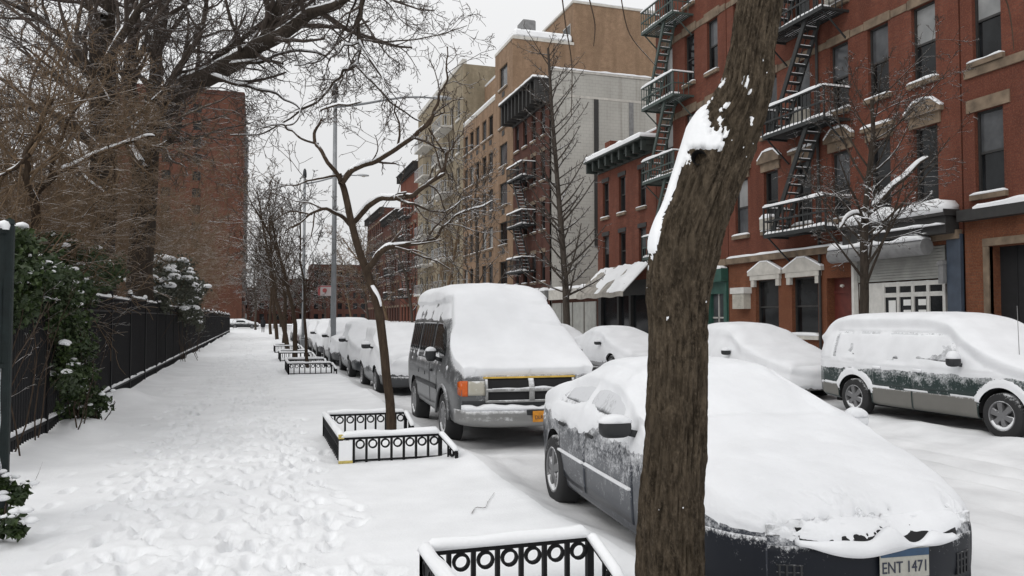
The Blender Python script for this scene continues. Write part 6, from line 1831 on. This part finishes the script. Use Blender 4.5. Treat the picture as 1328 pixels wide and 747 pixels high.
# overhead limbs and hanging twigs
spf = dict(max=4, wander=.10, up=(.02, -.02, -.06, -.08), taper=.35, rmin=.0032, num=(7, 6, 5, 4), start=.25, ang=.75, lr=.55, rr=.5)
L_ = []
tip = Pn[-1]
for d, L, r_ in (((-.35, .45, .8), 3.2, .06), ((.6, .3, .75), 3.0, .06), ((.2, 1, .55), 3.2, .055), ((-.75, .1, .6), 2.8, .05)):
    grow(L_, tip - np.array((0, 0, .1)), d, L, r_, 0, spf)
hang = dict(spf, max=3, up=(-.02, -.05, -.06), wander=.07, num=(5, 3, 3), lr=.4, ang=.55, rmin=.0028)
for (u0, v0, z0), path in (((725, -40, 4.2), [(735, 40, 4.2), (742, 90, 4.25), (741, 150, 4.3)]), ((757, -30, 4.0), [(772, 35, 4.05), (770, 60, 4.05)]), ((800, -40, 4.4), [(815, 40, 4.4), (850, 85, 4.5)]), ((1285, -40, 4.4), [(1308, 10, 4.4), (1313, 42, 4.4), (1315, 66, 4.4)])):
    a, R_ = smooth_line([P(u0, v0, z0)] + [P(*p) for p in path], np.linspace(.005, .0025, len(path) + 1), 14); L_.append((a, R_))
    top_ = P(u0, v0, z0); a, R_ = smooth_line([tip + np.array((0, .2, .6)), (tip + top_) / 2 + np.array((0, 0, 1.2)), top_ + np.array((0, 0, .5)), top_], [.02, .014, .008, .005], 16); L_.append((a, R_))
obj('crown', MB().tubes(L_, NS), M['bark_thin'], tree, smooth=True)

# ---- the slender tree by the van
D1 = 10.25


def pl(z, *uvs): return [P(u, v, z + .25 * math.sin(u * .05 + v * .021 + z)) for u, v in uvs]


tree = thing('street_tree', 'slender crooked bare tree with snow-lined branches rising from the guard beside the grey van', 'tree', tuple(P(507, 560, D1) * (1, 1, 0)), 'street trees on the left kerb')
main = []
def L2(uv, r0, r1, n=26, z=D1):
    k = smooth_line(pl(z, *uv), np.linspace(r0, r1, len(uv)), n, .03); main.append(k); return k
tk = smooth_line([P(507, 578, D1), P(507, 557, D1), P(504, 510, D1), P(497, 450, D1), P(489, 392, D1), P(478, 362, D1), P(465, 325, D1), P(455, 285, D1), P(447, 252, D1), P(439, 226, D1)], [.068, .064, .058, .056, .058, .053, .048, .045, .042, .038], 60, .015)
for uv, r0, r1 in (([(475, 349), (490, 332), (507, 321), (535, 317), (561, 312)], .045, .026), ([(561, 312), (570, 300), (585, 286), (610, 272), (640, 262)], .022, .006),
                   ([(458, 287), (478, 268), (500, 258), (532, 256), (545, 246), (562, 235), (574, 226)], .040, .024), ([(574, 226), (577, 205), (588, 190), (600, 172)], .02, .006), ([(514, 257), (535, 266), (555, 274), (574, 276)], .02, .008), ([(574, 276), (596, 262), (612, 254)], .008, .004),
                   ([(454, 292), (438, 278), (420, 272), (404, 278), (386, 292), (372, 300)], .030, .008), ([(404, 278), (380, 274), (362, 284), (345, 296)], .012, .005),
                   ([(440, 238), (456, 222), (480, 213), (506, 200), (530, 182), (552, 165), (560, 150)], .042, .024), ([(552, 165), (560, 150), (568, 130), (575, 112), (581, 95), (578, 78), (580, 62)], .022, .007), ([(556, 166), (568, 190), (578, 210), (574, 226)], .012, .010), ([(478, 214), (490, 190), (486, 176)], .010, .004),
                   ([(440, 232), (428, 214), (415, 192), (408, 176), (414, 160), (420, 142), (440, 136), (466, 130)], .030, .008), ([(411, 186), (392, 180), (378, 170), (368, 163), (350, 164), (330, 170)], .020, .006), ([(436, 226), (415, 232), (395, 238), (372, 242), (350, 248)], .016, .005), ([(370, 165), (385, 155), (392, 140), (412, 126)], .010, .004)):
    L2(uv, r0, r1)
sps = dict(max=4, wander=.16, up=(.0, .03, .03, .0), taper=.4, rmin=.0036, num=(5, 5, 4, 3), start=.2, ang=.7, lr=.52, rr=.55)
tw = []
for k in main: along(tw, *k, sps, 5, .35, .7, 2)
obj('trunk', MB().tubes([tk], lambda r_: 14), M['bark_street'], tree, smooth=True)
bo = obj('branches', MB().tubes(main, lambda r_: 8), M['bark_street'], tree, smooth=True)
obj('twigs', MB().tubes(tw, NS), M['bark_thin'], tree, smooth=True)
sm = limb_snow(main, .55, .30)
sm.merge(limb_snow([smooth_line([P(481, 372, D1 - .05), P(487, 384, D1 - .08), P(492, 398, D1 - .08)], [.045, .05, .03], 8)], .3, -.2))
obj('snow_strip', sm, M['snow'], bo, smooth=True)

# ---- big old trees behind the railings
D2 = 22.0
spb = dict(max=4, wander=.11, up=(.03, .03, .01, -.02), taper=.35, rmin=.0058, num=(8, 6, 5, 4), start=.2, ang=.72, lr=.52, rr=.5)
tree = thing('tree', 'large dark bare tree behind the railings whose heavy snow-lined limb reaches over the pavement', 'tree', tuple(P(178, 470, D2) * (1, 1, 0)), 'big trees in the garden on the left')
main = []
def L3(uv, r0, r1, z=D2, zs=None, n=30):
    pts = [P(u, v, (zs[i] if zs else z) + .5 * math.sin(u * .03 + v * .017)) for i, (u, v) in enumerate(uv)]
    k = smooth_line(pts, np.linspace(r0, r1, len(pts)), n, .06); main.append(k); return k
tk = smooth_line([P(178, 500, D2), P(180, 420, D2), P(183, 330, D2), P(186, 240, D2), P(190, 170, D2)], [.42, .36, .33, .33, .36], 30, .05)
L3([(190, 175), (212, 140), (240, 112), (275, 97), (305, 82), (328, 66), (350, 52), (382, 32), (410, 16), (440, 4)], .33, .10, zs=[22, 22, 21.8, 21.5, 21, 20.5, 20, 19.5, 19, 18.5])
L3([(328, 66), (342, 48), (352, 30), (362, 6), (372, -30)], .17, .09, 20.5)
L3([(440, 4), (465, -14), (480, -12), (467, 10), (466, 30), (465, 58), (462, 84)], .085, .034, 18.4)
L3([(462, 84), (446, 92), (438, 104), (424, 118), (398, 142), (362, 162), (335, 176), (300, 177)], .036, .014, 18.3); L3([(462, 84), (480, 106), (500, 128), (522, 144), (548, 160)], .032, .014, 18.3)
L3([(466, 56), (480, 80), (496, 104), (510, 124), (530, 140)], .018, .007, 18.2); L3([(466, 55), (448, 60), (436, 72), (424, 84), (428, 100), (416, 122)], .020, .008, 18.2)
L3([(480, -12), (505, 6), (520, 25), (536, 38)], .03, .010, 18.3)
L3([(465, -14), (455, 14), (446, 40), (430, 64), (405, 84), (380, 86)], .03, .01, 18.6)
L3([(186, 230), (170, 150), (168, 90), (172, 30), (165, -60)], .20, .14, 22.3); L3([(190, 172), (198, 110), (206, 50), (212, -20), (215, -90)], .20, .12, 21.7)
L3([(200, 150), (220, 108), (245, 70), (262, 30), (270, -20)], .10, .05, 21.4); L3([(240, 112), (290, 70), (330, 40), (360, 20), (398, -10)], .09, .04, 22.4)
L3([(186, 200), (206, 192), (226, 178), (232, 160)], .09, .05, 21.0); L3([(186, 220), (160, 180), (120, 130), (70, 100), (20, 60)], .13, .05, 21.2)
L3([(300, 84), (330, 82), (365, 70), (400, 66), (430, 78)], .05, .015, 20.4); L3([(275, 97), (310, 112), (345, 118), (372, 130), (395, 150)], .045, .012, 20.6)
tw = []
for i, k in enumerate(main): along(tw, *k, spb, 12 if k[1][0] > .06 else 4, .15, 2.3 if k[1][0] > .06 else .9, 1 if k[1][0] > .06 else 2)
obj('trunk', MB().tubes([tk], lambda r_: 16), M['bark_big'], tree, smooth=True)
bo = obj('branches', MB().tubes(main, lambda r_: 10), M['bark_big'], tree, smooth=True)
obj('twigs', MB().tubes(tw, NS), M['twig_grey'], tree, smooth=True)
obj('snow_strip', limb_snow(main, .9, .34), M['snow'], bo, smooth=True)

tree = thing('tree', 'big straight upright trunk behind the railings, between the crooked tree and the limbed one', 'tree', tuple(P(130, 500, 18) * (1, 1, 0)), 'big trees in the garden on the left')
main = []
tk = smooth_line([P(128, 520, 18), P(130, 420, 18), P(132, 300, 18), P(133, 150, 18), P(133, 0, 18), P(136, -160, 18), P(140, -300, 18)], [.36, .31, .29, .28, .27, .22, .15], 40, .05)
L3([(133, 130), (100, 70), (60, 30), (10, 5)], .12, .05, 17.5); L3([(133, 90), (160, 40), (190, 0), (220, -50)], .11, .05, 17.6); L3([(132, 200), (90, 160), (40, 130), (-20, 90)], .10, .04, 17); L3([(133, 20), (90, -10), (50, -60)], .1, .05, 18); L3([(133, 170), (175, 150), (210, 120), (245, 60)], .07, .03, 17); L3([(131, 250), (100, 225), (60, 180), (20, 175)], .06, .02, 16.5)
tw = []
for k in main: along(tw, *k, spb, 11, .1, 2.4, 1)
obj('trunk', MB().tubes([tk], lambda r_: 16), M['bark_big'], tree, smooth=True)
bo = obj('branches', MB().tubes(main, lambda r_: 8), M['bark_big'], tree, smooth=True); obj('twigs', MB().tubes(tw, NS), M['twig_grey'], tree, smooth=True)
obj('snow_strip', limb_snow(main, .7, .5), M['snow'], bo, smooth=True)

# near drooping branch tree, low at the far left
tree = thing('tree', 'thin crooked reddish tree with snow-capped forks rising out of the ivy', 'tree', tuple(P(40, 560, 12) * (1, 1, 0)), 'big trees in the garden on the left')
main = []
tk = smooth_line([P(38, 600, 12), P(42, 450, 12), P(46, 300, 12), P(44, 258, 12), P(62, 236, 12), P(76, 222, 12)], [.09, .08, .07, .06, .055, .045], 30, .02)
L3([(76, 222), (110, 206), (145, 192), (172, 184), (200, 178)], .040, .012, 12.2); L3([(44, 262), (30, 225), (38, 190), (50, 160), (70, 130)], .05, .02, 11.8); L3([(36, 200), (10, 222), (-20, 240)], .03, .015, 11.6); L3([(62, 236), (70, 190), (100, 140), (120, 90)], .03, .01, 12.4); L3([(145, 192), (150, 230), (130, 262), (110, 280)], .014, .006, 12.1)
tw = []
for k in main: along(tw, *k, dict(spb, rmin=.0032), 12, .1, 1.3, 1)
obj('trunk', MB().tubes([tk], lambda r_: 12), M['bark_street'], tree, smooth=True); bo = obj('branches', MB().tubes(main, lambda r_: 8), M['bark_street'], tree, smooth=True); obj('twigs', MB().tubes(tw, NS), M['twig_tan'], tree, smooth=True)
obj('snow_strip', limb_snow(main, .7, .2), M['snow'], bo, smooth=True)

# ---- leafless shrubs: sheaves of fine tan twigs behind the railings
spk = dict(max=3, wander=.10, up=(.03, .0, -.03, -.05), taper=.3, rmin=.0035, num=(7, 5, 4), start=.25, ang=.55, lr=.5, rr=.55)
for k, (x, y, h, n, lab) in enumerate(((-4.2, 12.5, 4.6, 12, 'dense tan thicket of bare twigs directly behind the ivy'), (-4.6, 17.0, 5.6, 13, 'tall tangle of bare tan twigs at the foot of the big upright trunk'), (-5.0, 22.0, 6.4, 13, 'bare twiggy thicket between the two big trunks'), (-4.6, 27.5, 5.4, 12, 'bare arching shrub rising behind the snow-laden bush'), (-5.0, 34.0, 6.6, 12, 'wide bare thicket in front of the brick tower'), (-3.6, 42.0, 5.6, 10, 'smaller bare shrub near the far end of the railing'), (-7.5, 26.0, 7.5, 12, 'tall bare thicket far behind the big trunks'), (-9.5, 36.0, 8.0, 12, 'farthest bare thicket in front of the lower dark brick building'), (-5.2, 48.0, 9.5, 12, 'tallest bare thicket, in front of the brick tower past the snow-heaped bush'), (-9.0, 58.0, 12.0, 13, 'tall bare thicket before the middle of the brick tower'), (-4.2, 66.0, 9.0, 11, 'bare thicket nearest the tower block, where the railing ends'), (-6.6, 14.5, 6.0, 12, 'tall bare thicket behind the crooked tree'))):
    t_ = thing('bare_shrub', lab, 'shrub', (x, y, 0), 'leafless thickets behind the railings'); out = []; st_ = []
    for j in range(int(n * 1.7)):
        a = tr.rand() * 6.28; ti = tr.uniform(.1, .55)
        grow(out, (x + .3 * math.cos(a), y + .3 * math.sin(a), 0), (math.sin(ti) * math.cos(a), math.sin(ti) * math.sin(a), math.cos(ti)), h * tr.uniform(.65, 1.05), .022, 0, dict(spk, rmin=.0033 + .00007 * y)); st_.append(len(out))
    i0 = [0] + st_[:-1]; obj('stems', MB().tubes([out[i] for i in i0], NS), M['twig_tan'], t_, smooth=True)
    obj('twigs', MB().tubes([o_ for i, o_ in enumerate(out) if i not in set(i0)], NS), M['twig_tan'], t_, smooth=True)

# ---- thin street trees further down on the left and trees on the right pavement
spt = dict(max=4, wander=.09, up=(.02, .06, .05, .03), taper=.3, rmin=.006, num=(16, 6, 5, 3), start=.28, ang=.72, lr=.40, rr=.42)


def bare_tree(label, x, y, h, r0, sp, mat, group, lean=(0, 0), snow=True):
    t_ = thing('street_tree', label, 'tree', (x, y, 0), group); out = []
    grow(out, (x, y, -.1), (lean[0], lean[1], 1), h, r0, 0, dict(sp, wander=sp['wander'] * .35) if False else sp)
    tk_ = out.pop(0) if False else out[0]
    to = obj('trunk', MB().tubes([tk_], lambda r_: 10), mat, t_, smooth=True)
    obj('branches', MB().tubes(out[1:], NS), mat, t_, smooth=True)
    return t_, out


GT = 'street trees on the right pavement'; GLT = 'street trees on the left kerb'
M['bark_right'] = bark('bark_right', (.042, .034, .028), (.095, .08, .068), .40, 24)
for lab, x, y, h, r0, sd in (('tall slim bare tree standing in front of the grey painted wall', 13.0, 32.3, 13.6, .17, 31),):
    tr.seed(sd); bare_tree(lab, x, y, h, r0, dict(spt, max=3, num=(88, 10, 6), ang=.95, lr=.19, start=.18, wander=.03, up=(.03, .07, .05, .02), rmin=.0075), M['bark_right'], GT)
tr.seed(77)
t_, out = bare_tree('dark bare tree in front of the shuttered shop with one thick snow-covered side branch', 13.0, 14.5, 6.6, .13, dict(spt, num=(26, 9, 6, 3), ang=.8, lr=.40, start=.34, wander=.05, up=(.02, .03, .02, 0), rmin=.0045), M['bark_big'], GT)
lm = [smooth_line([P(1133, 268, 17.75), P(1150, 250, 17.6), P(1168, 236, 17.5), P(1184, 220, 17.4), P(1203, 204, 17.3)], [.05, .045, .04, .035, .02], 16, .03), smooth_line([P(1130, 290, 17.75), P(1110, 276, 17.7), P(1095, 288, 17.6), P(1090, 296, 17.6)], [.04, .03, .025, .02], 12, .02)]
bo = obj('branches', MB().tubes(lm, lambda r_: 8), M['bark_big'], t_, smooth=True); obj('snow_strip', limb_snow(lm, 1.0, -.4), M['snow'], bo, smooth=True)
obj('snow_strip', limb_snow(out[:160], .9, .4), M['snow'], bo, smooth=True)
for lab, x, y, h, r0, sd in (('bare tree with forked snowy trunk in the guard beyond the tall lamp', 1.55, 32.2, 6.5, .10, 41), ('thin bare tree standing right beside the tall lamp post', 1.6, 25.2, 5.2, .055, 42), ('bare tree next to the farther slim lamp', 1.6, 40.2, 8.0, .12, 43), ('bare tree two places past the slim farther lamp', 1.7, 50, 9.0, .13, 44), ('bare tree between the slim lamp and the crossing', 1.7, 64, 10.0, .15, 45), ('last bare kerb tree before the crossing, beside the railing side pavement', 1.6, 84, 11.0, .16, 46)):
    tr.seed(sd); bare_tree(lab, x, y, h, r0, dict(spt, num=(15, 6, 5, 3), rmin=.0035 + .00011 * y, start=.3), M['bark_street'], GLT, (tr.uniform(-.08, .08), 0))
for lab, x, y, h, r0, sd in (('bare tree on the pavement right at the far crossing', .2, 118, 12, .17, 61), ('bare tree standing alone at the far crossing', 3.2, 139, 11, .17, 62), ('tall bare tree across the crossing, before the taller brown building', 9, 152, 13, .2, 63), ('bare tree across the crossing beside the tower block', -1, 156, 12, .18, 64), ('broad bare tree across the crossing, spreading widest', 5, 165, 14, .2, 65), ('bare tree across the crossing next to the broad one', 13, 160, 13, .2, 66)):
    tr.seed(sd); bare_tree(lab, x, y, h, r0, dict(spt, num=(20, 8, 5, 3), rmin=.018, start=.15, ang=.85, lr=.45), M['bark_right'], 'trees about the far crossing')
for lab, x, y, h, r0, sd in (('bare tree in front of the tan block', 13.0, 46, 10, .14, 51), ('bare tree in front of the stepped roofline of the tan block', 13.0, 56, 10.5, .15, 52), ('bare tree before the pale balconied building', 13.0, 68, 10.5, .15, 53), ('bare tree by the far end of the balconied building', 13.0, 80, 11, .16, 54), ('far bare tree before the dark red tenement', 13.0, 94, 11, .16, 55), ('last bare tree before the brown tenements by the crossing', 13.0, 112, 11, .16, 56)):
    tr.seed(sd); bare_tree(lab, x, y, h, r0, dict(spt, num=(17, 7, 5, 3), rmin=.0038 + .00010 * y, start=.2, ang=.8, lr=.42), M['twig_tan'] if sd % 2 == 0 else M['bark_right'], GT)

# ---- evergreen climber on the railings and bushes
M['leaf'] = None
mm, nt, b = _mat('leaf'); geo = N(nt, 'ShaderNodeNewGeometry')
f = noise(nt, 2.2, 4); rp = geo.outputs['Random Per Island']
c = mixc(nt, rp, (.018, .035, .012), (.055, .085, .022)); c = mixc(nt, ramp(nt, f, .4, .7), c, (.03, .045, .02))
nt.links.new(c, b.inputs['Base Color']); b.inputs['Roughness'].default_value = .5; b.inputs['Specular IOR Level'].default_value = .35; M['leaf'] = mm
M['leaf_grey'] = simple('leaf_grey', (.05, .055, .035), .6, 0, .4, 5)


def leaves(mb, Pc, size, droop=.4):
    n = len(Pc); a = tr.rand(n) * 2 * PI; el = tr.normal(-droop, .5, n); d = np.stack([np.cos(a) * np.cos(el), np.sin(a) * np.cos(el), np.sin(el)], -1)
    rv = tr.normal(0, 1, (n, 3)); s = np.cross(d, rv); s /= np.linalg.norm(s, axis=1, keepdims=True) + 1e-9; nn_ = np.cross(s, d)
    L = size * tr.uniform(.6, 1.3, n)[:, None]; Wl = L * .36
    V = np.stack([Pc, Pc + d * L * .5 - s * Wl + nn_ * Wl * .3, Pc + d * L - nn_ * L * .08, Pc + d * L * .5 + s * Wl + nn_ * Wl * .3, Pc + d * L * .52], 1)
    k = np.arange(n)[:, None] * 5
    t = np.concatenate([k + [0, 1, 4], k + [1, 2, 4], k + [2, 3, 4], k + [3, 0, 4]])
    mb.add(V.reshape(-1, 3), None, t)


def clumps(mb, Pc, r, n_each=1):
    for p, rr in zip(Pc, r):
        rows = []
        for e, k in ((-.35, .7), (-.1, 1.0), (.25, .95), (.55, .6), (.7, .05)):
            th_ = np.linspace(0, 2 * PI, 9, endpoint=False); w = rr * k * (1 + .35 * vnoise(th_ * 2, p[0] * 9, p[1] * 9 + e))
            rows.append(np.stack([p[0] + w * np.cos(th_) * 1.15, p[1] + w * np.sin(th_) * 1.15, np.full(9, p[2] + rr * e)], -1))
        mb.loft(rows, cap=True)


def evergreen(label, blobs, n, size, snow_n, name='evergreen_climber', cat='climber', stems=10, mat='leaf', snow_r=(.03, .07), base=None, snow_top=.6, group=None):
    tr.seed(int(abs(blobs[0][0]) * 1000) % 999)
    base = base or (blobs[0][0], blobs[0][1], 0)
    t_ = thing(name, label, cat, base, group); mb = MB(); tops = []
    tot = sum(b_[3] * b_[4] * b_[5] for b_ in blobs)
    for bx, by, bz, rx, ry, rz in blobs:
        k = int(n * rx * ry * rz / tot); sub = tr.normal(0, 1, (max(6, k // 90), 3)); sub /= np.linalg.norm(sub, axis=1, keepdims=True); sub *= tr.rand(len(sub), 1) ** .45
        c = sub[tr.randint(0, len(sub), k)] * .95 + tr.normal(0, .13, (k, 3)); Pc = np.array((bx, by, bz)) + c * (rx, ry, rz)
        Pc = Pc[Pc[:, 2] > .05]; leaves(mb, Pc, size)
        s_ = sub[sub[:, 2] > snow_top - .9]; tops.append(np.array((bx, by, bz)) + s_ * (rx, ry, rz) * 1.0)
    fo = obj('foliage', mb, M[mat], t_)
    T = np.concatenate(tops); T = T[tr.permutation(len(T))[:snow_n]] + tr.normal(0, .03, (min(snow_n, len(T)), 3)) + (0, 0, .04)
    s = MB(); 
    for k in range(3): clumps(s, T + tr.normal(0, .05, T.shape) * (1, 1, .3), tr.uniform(*snow_r, len(T)) * (1 - .2 * k))
    obj('snow_clump', s, M['snow'], fo, smooth=True)
    out = []
    for k in range(stems):
        bx, by, bz, rx, ry, rz = blobs[tr.randint(len(blobs))]
        grow(out, (bx + tr.normal(0, rx * .4), by + tr.normal(0, ry * .6), .02), (tr.normal(0, .12), tr.normal(0, .25), 1), bz + rz * .3, .010, 1, dict(spk, max=3, wander=.09, rmin=.003, lr=.22, num=(5, 5, 3)))
    obj('stems', MB().tubes(out, NS), M['bark_thin'], t_, smooth=True)
    return t_


evergreen('dark evergreen climber smothering the railing next to the green mesh fence', [(-2.62, 9.9, 2.0, .42, 1.1, .48), (-2.60, 10.5, 2.2, .45, 1.3, .42), (-2.55, 11.8, 1.85, .40, 1.0, .6), (-2.5, 12.6, 1.3, .36, .8, .8), (-2.75, 13.6, 2.05, .45, 1.3, .30)], 16000, .075, 46, stems=26)
evergreen('low leafy shoots of a climber spilling onto the snow at the foot of the railing', [(-2.33, 12.5, .55, .30, .55, .42), (-2.15, 12.9, .30, .28, .4, .25), (-2.3, 11.9, .9, .25, .5, .45)], 3200, .07, 14, stems=8)
evergreen('evergreen crown showing green above the snowy top rail, between ivy and snow-heaped bush', [(-3.0, 15.2, 2.5, .6, 1.5, .5), (-2.95, 17.6, 2.55, .5, 1.5, .45)], 9000, .08, 30, 'evergreen_bush', 'bush', 14, base=(-3.2, 16, 0))
evergreen('rounded bush heaped with snow leaning over the railing', [(-2.9, 25.5, 2.5, .8, 1.6, .75), (-2.7, 29.5, 2.85, .9, 2.2, .95), (-2.45, 33.5, 2.5, .8, 2.0, .8), (-2.4, 31, 1.9, .4, 1.6, .5)], 13000, .11, 520, 'evergreen_bush', 'bush', 16, 'leaf_grey', (.07, .17), snow_top=.62)
evergreen('small dark shrub with snow at the foot of the green mesh fence', [(float(P(6, 668, 6.2)[0]), float(P(6, 668, 6.2)[1]), .16, .13, .22, .22), (float(P(4, 715, 5.7)[0]), float(P(4, 715, 5.7)[1]), .10, .12, .25, .12)], 900, .06, 16, 'evergreen_bush', 'bush', 6, snow_r=(.02, .045))
evergreen('far evergreen bush hanging over the railing near its end', [(-2.7, 33, 1.7, .6, 1.2, .6), (-2.5, 40, 1.5, .5, 1.2, .5)], 3500, .11, 30, 'evergreen_bush', 'bush', 8, 'leaf_grey', (.06, .12))

# fallen twigs on the snow
for k, (uvs, lab) in enumerate((([(612, 668), (618, 660), (628, 661), (633, 652), (641, 642)], 'thin fallen twig lying on the snow between guard and sedan'), ([(40, 634), (48, 622), (55, 608)], 'short dark twig poking out of the snow by the green corner fence'))):
    pts_ = []
    for u, v in uvs:
        d = EYE * FPX / (v - 413); p = P(u, v, d); p[2] = float(H(p[0], p[1])) + .012 + (.03 * (len(pts_)) if k else 0); pts_.append(p)
    o = obj('twig', MB().tubes([smooth_line(pts_, np.linspace(.0035, .002, len(pts_)), 12)], lambda r_: 5), M['bark_thin'], None, smooth=True); tag(o, lab, 'twig')
# ------------------------------------------------------------------ one walker far down the pavement


def walker(label, x, y, coat, stride=.22, rz=0):
    J = {'pelvis': (0, 0, .95, .15), 'waist': (0, 0, 1.12, .145), 'chest': (0, 0, 1.34, .17), 'neck': (0, .0, 1.50, .06), 'jaw': (0, -.02, 1.58, .075), 'head': (0, -.01, 1.68, .10), 'crown': (0, 0, 1.76, .06)}
    E = [('pelvis', 'waist'), ('waist', 'chest'), ('chest', 'neck'), ('neck', 'jaw'), ('jaw', 'head'), ('head', 'crown')]
    for s, k in ((-1, 'l'), (1, 'r')):
        f = s * stride
        J.update({k + 'hip': (s * .09, 0, .90, .095), k + 'knee': (s * .10, -f * .55, .50, .065), k + 'ankle': (s * .10, -f if f > 0 else -f * 1.2, .10, .045), k + 'toe': (s * .11, -f - .16, .04, .04),
                  k + 'sh': (s * .19, 0, 1.40, .075), k + 'elb': (s * .25, f * .35 + .03, 1.13, .052), k + 'wr': (s * .25, f * .7 - .06, .90, .038), k + 'hand': (s * .25, f * .8 - .09, .80, .04)})
        E += [('pelvis', k + 'hip'), (k + 'hip', k + 'knee'), (k + 'knee', k + 'ankle'), (k + 'ankle', k + 'toe'), ('chest', k + 'sh'), (k + 'sh', k + 'elb'), (k + 'elb', k + 'wr'), (k + 'wr', k + 'hand')]
    names = list(J); me = bpy.data.meshes.new('person'); me.from_pydata([J[n][:3] for n in names], [(names.index(a), names.index(b_)) for a, b_ in E], [])
    o = bpy.data.objects.new('person', me); COL.objects.link(o)
    md = o.modifiers.new('skin', 'SKIN'); sv = me.skin_vertices[0].data if me.skin_vertices else None
    if sv is None:
        bpy.context.view_layer.objects.active = o; bpy.ops.mesh.customdata_skin_add() if hasattr(bpy.ops.mesh, 'customdata_skin_add') else None; sv = me.skin_vertices[0].data
    for n, d in zip(names, sv): d.radius = (J[n][3], J[n][3]); d.use_root = (n == 'pelvis')
    o.modifiers.new('subsurf', 'SUBSURF').render_levels = 2; me.materials.append(coat)
    bpy.context.view_layer.update()
    m2 = bpy.data.meshes.new_from_object(o.evaluated_get(bpy.context.evaluated_depsgraph_get())); o.modifiers.clear(); o.data = m2
    for p in m2.polygons: p.use_smooth = True
    m2.materials.clear(); m2.materials.append(coat)
    o.location = (x, y, float(H(x, y)) - .02); o.rotation_euler = (0, 0, rz)
    tag(o, label, 'person')
    mb = MB(); rows = []                                             # coat skirt and hood
    for z, w in ((1.42, .20), (1.2, .205), (.95, .215), (.62, .25)): rows.append(np.array([(w * math.cos(a), w * .72 * math.sin(a), z) for a in np.linspace(0, 2 * PI, 18, endpoint=False)]))
    obj('coat', MB().loft(rows, cap=True), coat, o, smooth=True, local=True)
    mb.lathe([(.11, 1.56), (.125, 1.64), (.118, 1.72), (.07, 1.80), (.001, 1.82)], (0, .025, 0), (0, 0, 1), 16); obj('hood', mb, coat, o, smooth=True, local=True)
    return o


M['dark_coat'] = simple('dark_coat', (.014, .014, .017), .9, 0, .2, 9)
pp = P(341, 430, 92)
walker('person in a dark hooded coat walking away down the snowy pavement in the far distance', float(pp[0]), float(pp[1]), M['dark_coat'])
